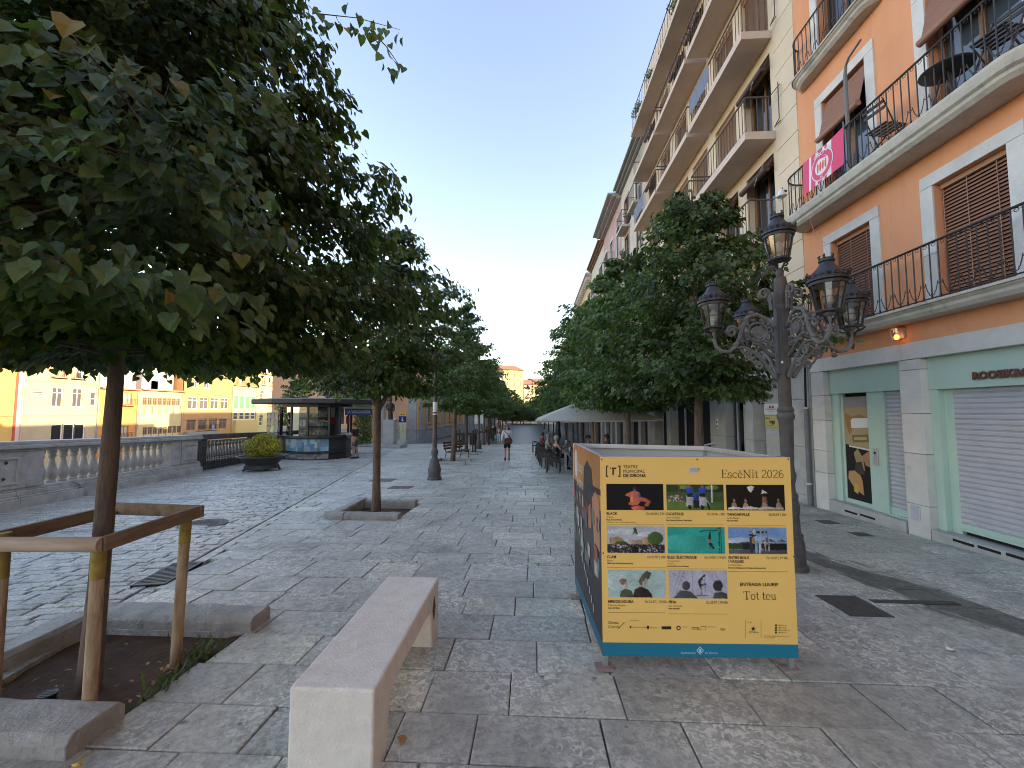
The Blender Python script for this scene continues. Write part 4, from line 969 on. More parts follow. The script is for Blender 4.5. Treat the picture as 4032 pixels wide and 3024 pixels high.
# ------------------------------------------------------------------ balustrade along the quay
def BQ(s, d, z):      # s along the quay from BP0, d towards the river, z above the pavement there
    p = BP0 + BD * s + BN * d; return (p.x, p.y, gz(p.y) + z)
def bbox(mb, s0, s1, d0, d1, z0, z1):
    zl = lambda s: 0
    return mb.hexa([BQ(s0, d0, z0), BQ(s1, d0, z0), BQ(s1, d1, z0), BQ(s0, d1, z0), BQ(s0, d0, z1), BQ(s1, d0, z1), BQ(s1, d1, z1), BQ(s0, d1, z1)])
bal = thing('stone_balustrade', 'weathered grey stone balustrade with panelled piers along the river', 'balustrade', BQ(0, 0, 0))
S0, S1 = -5.0, 6.95
for a, b in ((-5, -2.2), (-2.2, .3), (.3, 2.3), (2.3, 4.4), (4.4, 5.55), (5.55, 6.95)):
    m = MB(); bbox(m, a + .004, b - .004, -.04, .55, -.1, .20); bbox(m, a + .004, b - .004, .0, .5, .2, .245); m.build('plinth_stone', STONE_BAL, bal, bevel=.01)
    m = MB(); bbox(m, a + .004, b - .004, .04, .46, .245, .34); bbox(m, a + .004, b - .004, .07, .43, .34, .40); m.build('base_moulding', STONE_BAL, bal, bevel=.012)
for a, b in ((-5, -1.5), (-1.5, 1.2), (1.2, 3.4), (3.4, 5.5), (5.5, 6.95)):
    m = MB(); bbox(m, a + .003, b - .003, .05, .45, 1.13, 1.19); bbox(m, a + .003, b - .003, -.01, .51, 1.19, 1.27); bbox(m, a + .003, b - .003, .02, .48, 1.27, 1.34); m.build('top_rail', STONE_BAL, bal, bevel=.014)
def pier(a, b, panels):
    m = MB(); bbox(m, a, b, .05, .46, .40, 1.13); o_ = m.build('pier', STONE_BAL, bal, bevel=.012)
    for (c, d) in panels:
        f = MB(); z0, z1, t_ = .50, 1.03, .035
        for q_ in ((c, d, z0, z0 + t_), (c, d, z1 - t_, z1), (c, c + t_, z0 + t_, z1 - t_), (d - t_, d, z0 + t_, z1 - t_)): bbox(f, q_[0], q_[1], .025, .052, q_[2], q_[3])
        f.build('panel_frame', STONE_BAL, o_)
pier(-3.2, .86, [(-2.6, .3)]); pier(5.25, 5.75, []); pier(5.80, 6.72, [(5.88, 6.62)])
for (s, z) in ((.05, .93), (.02, .62), (-.35, .92), (-.5, .6)):
    m = MB(); p = BQ(s, .05, z); m.ell(p, (.04, .03, .03), 10, 6); m.build('iron_boss', IRON, bal, smooth=True)
prof = [(.075, 0), (.085, .02), (.085, .05), (.06, .06), (.10, .13), (.115, .20), (.10, .28), (.065, .40), (.05, .50), (.052, .55), (.07, .57), (.07, .60), (.055, .62), (.075, .66), (.08, .735)]
bm_ = MB(); bm_.lathe([(r, z - .003) for r, z in prof], (0, 0, 0), 14); BALM = bm_.mesh('baluster', STONE_BAL, smooth=True)
s = 1.02
while s < 5.2: link('baluster', BALM, bal, Vector(BQ(s, .25, .40)) - org(bal)); s += .285
# farther stretch behind the iron fence
bal2 = thing('far_balustrade', 'dark stained stone balustrade behind the iron fence', 'balustrade', BQ(7, 0, 0))
DKST = mat('stone_stained', (.13, .125, .115), .85, (.06, .058, .055), (3, (.3, .7)), (30, .5, .012))
m = MB(); bbox(m, 6.96, 22, .35, .85, -.1, .3); m.build('plinth', DKST, bal2); m = MB(); bbox(m, 6.96, 22, .33, .87, 1.14, 1.34); m.build('top_rail', DKST, bal2, bevel=.02)
for a in (7.0, 12.5, 18.): m = MB(); bbox(m, a, a + 1.0, .38, .82, .3, 1.14); m.build('pier', DKST, bal2)
s = 8.2
while s < 18:
    if not 12.3 < s < 13.7: link('baluster', BALM, bal2, Vector(BQ(s, .6, .35)) - org(bal2))
    s += .3
fen = thing('iron_fence', 'black iron fence with upright bars before the far balustrade', 'fence', BQ(7, .1, 0))
for z in (.14, .5, .93): m = MB(); m.tube([BQ(6.75, .12, z), BQ(13.6, .12, z)], .014, 5); m.build('fence_rail', IRON, fen)
fb = MB(); fb.tube([(0, 0, 0), (0, 0, .98)], .0095, 5); FB = fb.mesh('fence_bar', IRON); s = 6.8
while s < 13.6: link('fence_bar', FB, fen, Vector(BQ(s, .12, .02)) - org(fen)); s += .125
# the dark cap of a parapet seen on the far side
# ------------------------------------------------------------------ planter
PX, PY = -10.2, 15.25; pz = gz(PY)
plt = thing('round_planter', 'dark iron bowl planter on feet with a clipped golden shrub', 'planter', (PX, PY, pz))
IRP = mat('planter_iron', (.05, .052, .05), .55, c2=(.06, .06, .055), n=(6,))
m = MB(); m.lathe([(.42, .13), (.47, .18), (.6, .32), (.72, .48), (.80, .505), (.86, .52), (.86, .55), (.78, .545), (.76, .5), (.02, .5)], (PX, PY, pz), 28); m.build('bowl', IRP, plt, smooth=True)
m = MB(); m.lathe([(.44, .08), (.56, .085), (.56, .12), (.5, .26), (.44, .26)], (PX, PY, pz), 28); m.build('ring_stand', IRP, plt, smooth=True)
for k in range(4):
    a = rad(35 + 90 * k); c, s_ = math.cos(a), math.sin(a); m = MB(); m.tube([(PX + .52 * c, PY + .52 * s_, pz + .2), (PX + .56 * c, PY + .56 * s_, pz + .06), (PX + .60 * c, PY + .60 * s_, pz)], [.04, .035, .045], 6); m.build('foot', IRP, plt)
m = MB(); m.lathe([(.7, .49), (.72, .51), (.3, .53), (.02, .53)], (PX, PY, pz), 20); m.build('soil', SOIL, plt)
m = MB()
lobes = [(0, 0, .30, .52)] + [(.42 * math.cos(a), .3 * math.sin(a), .2 + .16 * math.sin(a * 2.3), .30) for a in [k * .9 for k in range(7)]] + [(.12, 0, .62, .3), (-.2, .1, .55, .28)]
for q_ in range(4200):
    lx, ly, lz, lr = RN.choice(lobes); d = Vector((RN.gauss(0, 1), RN.gauss(0, 1), RN.gauss(0, 1))).normalized(); rr = lr * RN.uniform(.72, 1.05)
    c = Vector((PX + lx + d.x * rr, PY + ly + d.y * rr, pz + .62 + lz * .9 + d.z * rr * .8))
    if c.z < pz + .5: continue
    t_ = (d + Vector((RN.gauss(0, .6), RN.gauss(0, .6), RN.gauss(0, .6)))).normalized(); u = t_.cross(Vector((RN.gauss(0, 1), RN.gauss(0, 1), RN.gauss(0, 1)))).normalized() * .034; v = t_.cross(u).normalized() * .022
    m.add([c - u, c - v, c + u, c + v], [(0, 1, 2, 3)])
m.build('shrub', LEAF_Y, plt, fix=False)['kind'] = 'stuff'

# ------------------------------------------------------------------ news kiosk
kz = gz(20.8); K = thing('news_kiosk', 'dark curved newspaper kiosk with glazed display and flat overhanging roof', 'kiosk', (-11.6, 21, kz))
KM = mat('kiosk_steel', (.028, .026, .027), .45, c2=(.045, .042, .04), n=(4,))
# plan curve of the counter side, left to right as seen from the street
KP = [(-12.95, 20.75), (-12.45, 20.35), (-12.05, 20.12), (-11.55, 19.92), (-11.05, 19.86), (-10.6, 19.95), (-10.15, 20.25), (-9.85, 20.75), (-9.75, 21.4), (-9.85, 22.1), (-10.1, 22.8), (-10.6, 23.4), (-11.6, 23.7), (-12.8, 23.4), (-13.4, 22.4), (-13.4, 21.4)]
KC = Vector((-11.6, 21.7, 0))
def koff(o_): return [tuple((Vector((x, y_, 0)) + (Vector((x, y_, 0)) - KC).normalized() * o_).to_2d()) for x, y_ in KP]
def kprism(name, o_, z0, z1, m_=KM, parent=K, **kw):
    b = MB(); b.prism(koff(o_), lambda u, w_, d: (u, w_, kz + d), z0, z1); return b.build(name, m_, parent, **kw)
kprism('base', 0, 0, .06); kprism('foot_ledge', .10, .36, .40, bevel=.01); kprism('counter', .12, 1.08, 1.20, bevel=.012)
kprism('base_wall', -.05, .0, 1.08, mat('kiosk_base', (.05, .05, .052), .5, n=(3,)))
kprism('lintel_ring', -.02, 2.62, 2.86)
# inner core with red/white posters, back of shop
kprism('inner_wall', -.72, 1.2, 2.7, mat('kiosk_inner', (.05, .048, .045), .7))
roof = [(-15.0, 21.4), (-14.2, 20.2), (-12.6, 19.4), (-11.0, 19.2), (-9.6, 19.6), (-8.9, 20.6), (-8.55, 22.3), (-8.8, 24.2), (-10.0, 25.0), (-12.5, 25.0), (-14.6, 23.4)]
b = MB(); b.prism(roof, lambda u, w_, d: (u, w_, kz + d), 2.80, 3.02); b.build('roof', mat('kiosk_roof', (.05, .045, .042), .6, n=(3,)), K, bevel=.03)
b = MB(); b.prism([(x * .9 - 1.15, y_ * .9 + 2.17) for x, y_ in roof], lambda u, w_, d: (u, w_, kz + d), 3.02, 3.06); b.build('roof_top', GREYE, K)
for i in (0, 2, 4, 6, 7, 9, 11, 13, 15):
    p = koff(-.02)[i]; b = MB(); b.rbox((p[0], p[1], kz + 1.92), (.09, .09, 1.45)); b.build('post', KM, K)
KGL = mat_glass('kiosk_glass', (.85, .9, .9), .03, .05)
pts = koff(-.03)
for i in range(1, 6):
    (x0, y0), (x1, y1) = pts[i], pts[i + 1]; b = MB(); b.add([(x0, y0, kz + 1.2), (x1, y1, kz + 1.2), (x1, y1, kz + 2.62), (x0, y0, kz + 2.62)], [(0, 1, 2, 3)]); b.build('display_glass', KGL, K)
for z in (1.65, 2.1, 2.5):
    b = MB()
    po, pi = koff(-.12), koff(-.38)
    for i in range(1, 6): b.hexa([(po[i][0], po[i][1], kz + z), (po[i + 1][0], po[i + 1][1], kz + z), (pi[i + 1][0], pi[i + 1][1], kz + z), (pi[i][0], pi[i][1], kz + z), (po[i][0], po[i][1], kz + z + .02), (po[i + 1][0], po[i + 1][1], kz + z + .02), (pi[i + 1][0], pi[i + 1][1], kz + z + .02), (pi[i][0], pi[i][1], kz + z + .02)])
    b.build('shelf', KM, K)
b = MB(); b.prism([(p[0], p[1]) for p in koff(-.40)[1:7]] + [(-11.6, 21.2)], lambda u, w_, d: (u, w_, kz + d), 1.2, 2.6); b.build('display_back', mat('kiosk_back', (.10, .095, .085), .7, n=(6,), c2=(.16, .15, .12)), K)
# lit vertical strips of timber seen through the glass
# magazines: flat printed covers leaning on the shelves
MAGC = [(.30, .14, .05), (.10, .16, .22), (.32, .28, .16), (.12, .14, .10), (.25, .05, .05), (.36, .34, .30), (.08, .10, .08), (.15, .22, .12), (.34, .32, .10), (.10, .08, .12), (.28, .30, .32), (.2, .12, .1)]
def along(plist, f):
    L_ = [0]
    for i in range(len(plist) - 1): L_.append(L_[-1] + math.dist(plist[i], plist[i + 1]))
    s = f * L_[-1]
    for i in range(len(plist) - 1):
        if s <= L_[i + 1] + 1e-9: t_ = (s - L_[i]) / (L_[i + 1] - L_[i]); return (plist[i][0] + (plist[i + 1][0] - plist[i][0]) * t_, plist[i][1] + (plist[i + 1][1] - plist[i][1]) * t_), math.atan2(plist[i + 1][1] - plist[i][1], plist[i + 1][0] - plist[i][0])
    return plist[-1], 0
def magazine(x, y_, z, a, wd, ht, label, group, tilt=.06):
    c = RN.choice(MAGC); mb = MB(); dx, dy = math.cos(a), math.sin(a); nx, ny = -dy, dx
    def pt(u, v, t_=0): return (x + dx * u + nx * (v * tilt + t_), y_ + dy * u + ny * (v * tilt + t_), z + v)
    mb.col = c; mb.hexa([pt(-wd / 2, 0), pt(wd / 2, 0), pt(wd / 2, 0, .012), pt(-wd / 2, 0, .012), pt(-wd / 2, ht), pt(wd / 2, ht), pt(wd / 2, ht, .012), pt(-wd / 2, ht, .012)])
    c2 = RN.choice(MAGC + [(.6, .58, .54), (.4, .1, .08), (.55, .45, .1)])
    mb.col = c2; mb.add([pt(-wd * .44, ht * .74, -.003), pt(wd * .44, ht * .74, -.003), pt(wd * .44, ht * .94, -.003), pt(-wd * .44, ht * .94, -.003)], [(0, 1, 2, 3)])
    mb.col = RN.choice(MAGC); k = RN.uniform(.15, .3); mb.add([pt(-wd * .3, ht * .05, -.003), pt(wd * k, ht * .05, -.003), pt(wd * .25, ht * .45, -.003), pt(0, ht * .66, -.003), pt(-wd * .28, ht * .4, -.003)], [(0, 1, 2, 3, 4)])
    tag(mb.build('magazine', PRINT, None, colors=True), label, 'magazine', group)
front = koff(-.2)[1:7]
for row, (z, n_, ht) in enumerate(((1.215, 15, .30), (1.675, 14, .32), (2.125, 12, .33))):
    for k in range(n_):
        (x, y_), a = along(front, (k + .5 + RN.uniform(-.12, .12)) / n_); magazine(x, y_, kz + z, a, RN.uniform(.19, .25), ht * RN.uniform(.82, 1.05), ('magazine standing on the lowest glazed kiosk shelf', 'magazine standing on the middle glazed kiosk shelf', 'magazine standing on the top glazed kiosk shelf')[row], ('magazines on the lowest kiosk shelf', 'magazines on the middle kiosk shelf', 'magazines on the top kiosk shelf')[row])
# printed panels below the counter
pb = koff(-.03)
for i in range(1, 6):
    for (z0, z1, pal) in ((.44, 1.04, [(.14, .30, .42), (.22, .40, .48), (.30, .36, .36), (.16, .26, .34), (.34, .40, .40)]), (.07, .34, [(.25, .26, .24), (.18, .20, .19), (.3, .31, .29)])):
        (x0, y0), (x1, y1) = pb[i], pb[i + 1]; mb = MB()
        n_ = Vector((y1 - y0, x0 - x1, 0)).normalized() * -.004
        nrm = (Vector(((x0 + x1) / 2, (y0 + y1) / 2, 0)) - KC).normalized() * .012
        def pq(f, z): return (x0 + (x1 - x0) * f + nrm.x, y0 + (y1 - y0) * f + nrm.y, kz + z)
        fs_ = sorted([0, 1] + [RN.uniform(.15, .85) for _ in range(2)])
        for kx in range(3):
            zs_ = sorted([z0, z1] + [z0 + (z1 - z0) * RN.uniform(.2, .8) for _ in range(2)])
            for kv in range(3):
                c_ = RN.choice(pal); k_ = RN.uniform(.6, 1.3); mb.col = tuple(v * k_ for v in c_); mb.add([pq(fs_[kx] + .004, zs_[kv]), pq(fs_[kx + 1] - .004, zs_[kv]), pq(fs_[kx + 1] - .004, zs_[kv + 1]), pq(fs_[kx] + .004, zs_[kv + 1])], [(0, 1, 2, 3)])
        mb.build('poster_panel', PRINT, K, colors=True, fix=False)
# open serving side: red and white boards, blue awning, newspapers
mb = MB()
for i, (x, y_, wd, z0, z1, c) in enumerate(((-10.35, 20.75, .6, 1.75, 2.1, (.22, .02, .03)), (-10.35, 20.76, .6, 2.1, 2.6, (.34, .33, .32)), (-10.05, 21.3, .5, 1.75, 2.6, (.32, .32, .31)), (-9.98, 21.9, .5, 1.75, 2.15, (.2, .02, .03)))):
    mb.col = c; mb.rbox((x, y_, kz + (z0 + z1) / 2), (.04, wd, z1 - z0), rad(-25 + 12 * i))
mb.build('inner_board', PRINT, K, colors=True)
aw = thing('blue_awning', 'blue kiosk awning lettered with a newspaper title', 'awning', (-9.75, 21.5, kz + 2.2))
A0, A1 = Vector((-9.83, 21.1, 0)), Vector((-9.02, 22.6, 0)); AD = (A1 - A0).normalized(); AO = Vector((AD.y, -AD.x, 0))
def AP(u, w_, d): p = A0 + AD * u + AO * d; return (p.x, p.y, kz + w_)
L_ = (A1 - A0).length
m = MB(); m.tube([AP(-.05, 2.60, .02), AP(L_ + .05, 2.60, .02)], .06, 10); m.build('roller', WHITE, aw, smooth=True)
m = MB(); m.hexa([AP(0, 2.22, .10), AP(L_, 2.22, .10), AP(L_, 2.22, .13), AP(0, 2.22, .13), AP(0, 2.55, .05), AP(L_, 2.55, .05), AP(L_, 2.55, .08), AP(0, 2.55, .08)]); m.build('cloth', mat('awning_blue', (.06, .10, .36), .75), aw)
put_text(aw, 'LA VANGUARDIA', .235, mat('letter_pale', (.7, .74, .82), .7), lambda u, w_, d: AP(u, w_, d + .05 - (w_ - 2.55) * .15), .06, 2.30, .085, bold=.004, sx=.82)
cn = [(-9.86, 20.75), (-9.62, 21.4), (-9.72, 22.1)]
for k in range(5):
    (x, y_), a = along(cn, (k + .5) / 5); mb = MB(); mb.col = (.55, .54, .5); mb.rbox((x - .06, y_, kz + 1.207 + .01), (.26, .2, .02), a + .3); mb.col = (.12, .12, .12); mb.rbox((x - .06, y_, kz + 1.2195), (.2, .14, .004), a + .3)
    tag(mb.build('newspaper', PRINT, None, colors=True), 'folded newspaper lying on the kiosk counter by the reading man', 'newspaper', 'newspapers on the kiosk counter')
# wire postcard racks at the left end
for k, (x, y_) in enumerate(((-13.35, 20.55), (-12.95, 20.2))):
    rk = thing('postcard_rack', ('tall rack of travel posters at the kiosk end by the river', 'tall rack of magazines between poster rack and kiosk glass')[k], 'rack', (x, y_, kz))
    m = MB()
    for s_ in (-.3, .3): m.tube([(x + s_, y_ - s_ * .5, kz), (x + s_, y_ - s_ * .5, kz + 2.35)], .02, 6)
    m.build('rack_frame', KM, rk)
    for r_ in range(6):
        for c_ in range(2):
            mb = MB(); mb.col = RN.choice(MAGC + [(.35, .42, .5), (.4, .4, .42)] * 3) if k == 0 else RN.choice(MAGC); u = -.15 + c_ * .3; z = kz + .35 + r_ * .34
            mb.hexa([(x + u - .13, y_ - u * .5 - .05 + .065, z), (x + u + .13, y_ - u * .5 - .05 - .065, z), (x + u + .135, y_ - u * .5 - .04 - .065, z), (x + u - .125, y_ - u * .5 - .04 + .065, z), (x + u - .13, y_ - u * .5 + .0 + .065, z + .31), (x + u + .13, y_ - u * .5 - .065, z + .31), (x + u + .135, y_ - u * .5 + .01 - .065, z + .31), (x + u - .125, y_ - u * .5 + .01 + .065, z + .31)])
            mb.build('poster_card', PRINT, rk, colors=True)
# creeper on the roof
m = MB()
for q_ in range(900):
    c = Vector((RN.uniform(-10.9, -9.2), 22.6 + RN.gauss(0, .5), kz + 3.08 + abs(RN.gauss(0, .16)))); u = Vector((RN.gauss(0, 1), RN.gauss(0, 1), RN.gauss(0, .6))).normalized() * .06; v = Vector((RN.gauss(0, 1), RN.gauss(0, 1), RN.gauss(0, .6))).normalized() * .04; m.add([c - u, c - v, c + u, c + v], [(0, 1, 2, 3)])
tag(m.build('roof_creeper', mat_leaf('creeper', (.05, .10, .02), (.12, .19, .05)), None, fix=False), 'green creeper spreading over the kiosk roof', 'creeper', kind='stuff')
# steel bench right of the kiosk
sb = thing('metal_bench', 'low metal bench standing behind the reading man at the kiosk', 'bench', (-10.2, 25.6, gz(25.6)))
m = MB(); m.rbox((-10.4, 25.6, gz(25.6) + .46), (1.5, .5, .05), rad(20)); m.build('seat', GREYM, sb)
for dx in (-.6, .6): m = MB(); m.rbox((-10.4 + dx, 25.6 + dx * .36, gz(25.6) + .22), (.06, .4, .44), rad(20)); m.build('leg', KM, sb)

# ------------------------------------------------------------------ tourist office (peach) with portico
PEACH = mat('stucco_peach', (.66, .385, .215), .85, c2=(.60, .34, .19), n=(1, (.3, .7)), b=(80, .1, .004)); PLIN = mat('plinth_grey', (.38, .375, .36), .8, c2=(.3, .295, .285), n=(2,))
OCH2 = mat('stucco_gold', (.60, .36, .14), .85, c2=(.54, .32, .12), n=(1,))
to = thing('tourist_office', 'low peach stucco office with grey stone pilasters and plinth', 'building', (-11.2, 40, gz(40)))
zf = gz(40) - .1
PF = lambda u, d, z: (u, 40 + d, z); PS = lambda u, d, z: (-11.2 - d + (u - 40) * .038, u, z)
m = MB(); facade(m, PF, -26, -11.2, zf, 7.6, [], .2); m.build('wall', PEACH, to)
sops = [(43.2 + k * 3.05, 44.5 + k * 3.05, .35, 2.35) for k in range(6)]
m = MB(); facade(m, PS, 40, 61.5, zf, 7.6, sops, .25); m.build('wall', OCH2, to)
m = MB(); m.box(-25.9, -11.6, 40.3, 61.4, -3, 7.5); m.build('building_core', DARK, to)
for o_ in sops:
    w_ = window(to, PS, *o_, .2, STONE, GLASSD, 1, .72, .09, sill=PLIN)
m = MB(); fbox(m, PF, -26, -11.15, -.10, .02, zf, -.15); fbox(m, PF, -26, -11.12, -.14, .02, -.15, -.05); m.build('plinth', PLIN, to, bevel=.01)
m = MB(); fbox(m, PS, 39.95, 61.5, -.12, .02, zf, -.25); fbox(m, PS, 39.95, 61.5, -.16, .02, -.25, -.15); m.build('plinth', PLIN, to, bevel=.01)
def opil(P, u0, u1):
    m = MB(); fbox(m, P, u0 - .12, u1 + .12, -.26, .02, zf, zf + .16); fbox(m, P, u0 - .05, u1 + .05, -.22, .02, zf + .16, -.18); fbox(m, P, u0 - .1, u1 + .1, -.26, .02, -.18, -.08)
    fbox(m, P, u0, u1, -.14, .02, -.08, 3.2); fbox(m, P, u0 - .06, u1 + .06, -.2, .02, 3.2, 3.45); m.build('pilaster', PLIN, to, bevel=.01)
opil(PF, -12.2, -11.35); opil(PS, 40.25, 40.95); opil(PS, 42.3, 42.8); opil(PS, 49.0, 49.6); opil(PS, 55.1, 55.7)
m = MB(); fbox(m, PF, -26, -11.0, -.3, .3, 7.2, 7.6); fbox(m, PS, 40, 61.5, -.3, .3, 7.2, 7.6); m.build('cornice', PLIN, to)
# portico: two columns and a pediment
pz_ = gz(34)
pc = thing('portico', 'small stone portico with pediment behind the news kiosk', 'portico', (-14.5, 34, pz_))
for x in (-12.6, -16.6):
    m = MB(); m.rbox((x, 34, pz_ + .35), (.75, .75, .7)); m.lathe([(.34, .7), (.34, .78), (.28, .82), (.27, 1.6), (.23, 3.55), (.3, 3.6), (.32, 3.75)], (x, 34, pz_), 18); m.rbox((x, 34, pz_ + 3.82), (.7, .7, .14)); m.build('column', PLIN, pc, smooth=True)
m = MB(); m.box(-17.2, -11.95, 33.5, 34.5, pz_ + 3.9, pz_ + 4.3); m.build('entablature', PLIN, pc, bevel=.02)
m = MB(); m.prism([(-17.4, pz_ + 4.3), (-11.75, pz_ + 4.3), (-14.55, pz_ + 5.6)], lambda u, w_, d: (u, d, w_), 33.55, 34.4); m.build('pediment', PLIN, pc)
for a, b in (((-17.6, pz_ + 4.25), (-14.55, pz_ + 5.68)), ((-14.55, pz_ + 5.68), (-11.5, pz_ + 4.25))):
    m = MB(); m.beam((a[0], 33.9, a[1]), (b[0], 33.9, b[1]), 1.2, .18); m.build('raking_cornice', STONE, pc)
m = MB(); m.box(-16.4, -13.0, 36, 36.2, pz_, pz_ + 4.2); m.build('door_surround', mat('peach_shade', (.5, .27, .14), .85), pc)
m = MB(); m.box(-18.5, -11.4, 32.9, 38.0, pz_ - .3, pz_ + .16); m.build('steps', PLIN, pc, bevel=.02)
hg = thing('ivy_hedge', 'dark ivy hedge beside the portico behind the kiosk', 'hedge', (-13.5, 33.2, pz_))
m = MB()
for q_ in range(2600):
    c = Vector((RN.uniform(-14.4, -13.1), RN.uniform(32.6, 33.4), pz_ + RN.uniform(.1, 3.4))); u = Vector((RN.gauss(0, 1), RN.gauss(0, 1), RN.gauss(0, 1))).normalized() * .09; v = Vector((RN.gauss(0, 1), RN.gauss(0, 1), RN.gauss(0, 1))).normalized() * .06; m.add([c - u, c - v, c + u, c + v], [(0, 1, 2, 3)])
m.build('foliage', LEAF_B, hg, fix=False)['kind'] = 'stuff'
# statue on pedestal
stt_ = thing('bronze_statue', 'dark bronze figure on a stone pedestal before the tourist office', 'statue', (-11.0, 31.5, gz(31.5)))
zs = gz(31.5); SX, SY = -11.0, 31.5
m = MB(); m.rbox((SX, SY, zs + .14), (2.2, 1.8, .28)); m.build('plinth_step', PLIN, stt_, bevel=.02)
m = MB(); m.rbox((SX, SY, zs + 1.18), (.85, .85, 1.8)); m.rbox((SX, SY, zs + 2.12), (.95, .95, .08)); m.build('pedestal', PLIN, stt_, bevel=.015)
m = MB(); zz = zs + 2.16; m.lathe([(.22, 0), (.2, .3), (.17, .6), (.2, .8), (.24, 1.05), (.2, 1.25), (.08, 1.33), (.07, 1.4), (.12, 1.47), (.13, 1.58), (.09, 1.68), (.02, 1.71)], (SX, SY, zz), 12, 1, .8); m.tube([(SX - .22, SY, zz + 1.2), (SX - .32, SY - .1, zz + .9), (SX - .15, SY - .25, zz + .75)], [.07, .055, .04], 7); m.tube([(SX + .22, SY, zz + 1.2), (SX + .3, SY, zz + .85), (SX + .26, SY - .08, zz + .6)], [.07, .055, .04], 7)
m.build('figure', mat('bronze', (.035, .03, .025), .5, m=.4), stt_, smooth=True)
# information totem and notice board
ti = thing('information_totem', 'tall tourist information totem with blue i panel and yellow top', 'sign', (-12.5, 39.2, gz(39.2)))
zt = gz(39.2); TP = lambda u, w_, d: (-12.5 + u, 39.2 - d, zt + w_)
def tbox(name, a, b, z0, z1, c, d=.0): m = MB(); m.box(-12.5 + a, -12.5 + b, 39.2 - .05 - d, 39.25, zt + z0, zt + z1); return m.build(name, c, ti)
tbox('body', -.34, .34, .05, 1.95, mat('totem_cream', (.58, .60, .42), .5)); tbox('i_panel', -.35, .35, 1.95, 2.55, mat('totem_blue', (.03, .03, .22), .4), .01); tbox('top_panel', -.35, .35, 2.55, 2.9, mat('totem_yellow', (.70, .55, .06), .4), .012)
m = MB(); m.prism([(-.1, 2.08), (.13, 2.08), (.13, 2.13), (.07, 2.13), (.07, 2.32), (-.08, 2.32), (-.08, 2.27), (-.03, 2.27), (-.03, 2.13), (-.1, 2.13)], TP, .064, .07); m.tube([TP(.02, 2.41, .064), TP(.02, 2.41, .072)], .055, 12); m.build('letter_i', WHITE, ti)
m = MB(); m.prism([(-.28, 2.70), (.28, 2.70), (.28, 2.74), (-.28, 2.74)], TP, .066, .072); m.prism([(-.12, 2.63), (-.06, 2.63), (-.06, 2.81), (-.12, 2.81)], TP, .064, .0655); m.prism([(.06, 2.63), (.12, 2.63), (.12, 2.81), (.06, 2.81)], TP, .064, .0655); m.build('cross_mark', mat('mark_brown', (.25, .16, .02), .5), ti)
put_text(ti, 'Oficina de Turisme', .17, mat('ink_green', (.16, .18, .05), .6), lambda u, w_, d: TP(-.22 - w_, .35 + u, d), 0, 0, .056, bold=.003)
for k in range(6): m = MB(); m.prism([(.0, 1.7 - k * .16), (.22 - .05 * (k % 3), 1.7 - k * .16), (.22 - .05 * (k % 3), 1.73 - k * .16), (0, 1.73 - k * .16)], TP, .053, .057); m.build('text_line', MATS['ink_green'], ti)
nb = thing('notice_board', 'white framed notice with a blue map on the peach wall', 'sign', (-13.9, 39.9, .4))
m = MB(); m.box(-14.4, -13.4, 39.9, 39.98, -.02, .92); m.build('frame', WHITE, nb, bevel=.02)
mb = MB()
for k in range(6):
    for j in range(5): mb.col = RN.choice([(.22, .40, .62), (.30, .48, .66), (.42, .56, .66), (.26, .42, .6)]); mb.add([(-14.32 + k * .14, 39.895, .06 + j * .156), (-14.18 + k * .14, 39.895, .06 + j * .156), (-14.18 + k * .14, 39.895, .216 + j * .156), (-14.32 + k * .14, 39.895, .216 + j * .156)], [(0, 1, 2, 3)])
mb.build('map', PRINT, nb, colors=True, fix=False)
# arcaded block continuing the left side of the street
ar = thing('arcade_building', 'grey stone arcade block continuing the left side of the street', 'building', (-10.3, 62, gz(62)))
PA = lambda u, d, z: (-10.4 - d + (u - 61.5) * .02, u, z); za = gz(62)
m = MB(); facade(m, PA, 61.5, 120, 2.4, 11, [], .2); m.build('wall', PALE, ar)
m = MB(); m.box(-22, -11.6, 61.6, 120, -3, 10.9); m.build('building_core', DARK, ar)
u = 61.5
while u < 119:
    b = MB(); fbox(b, PA, u, u + RN.choice((.5, .6, .9)), 0, .4, za - .1, 2.4); b.build('pillar', STONE_L if RN.random() < .6 else STONE, ar); u += RN.choice((1.5, 1.9, 2.3))
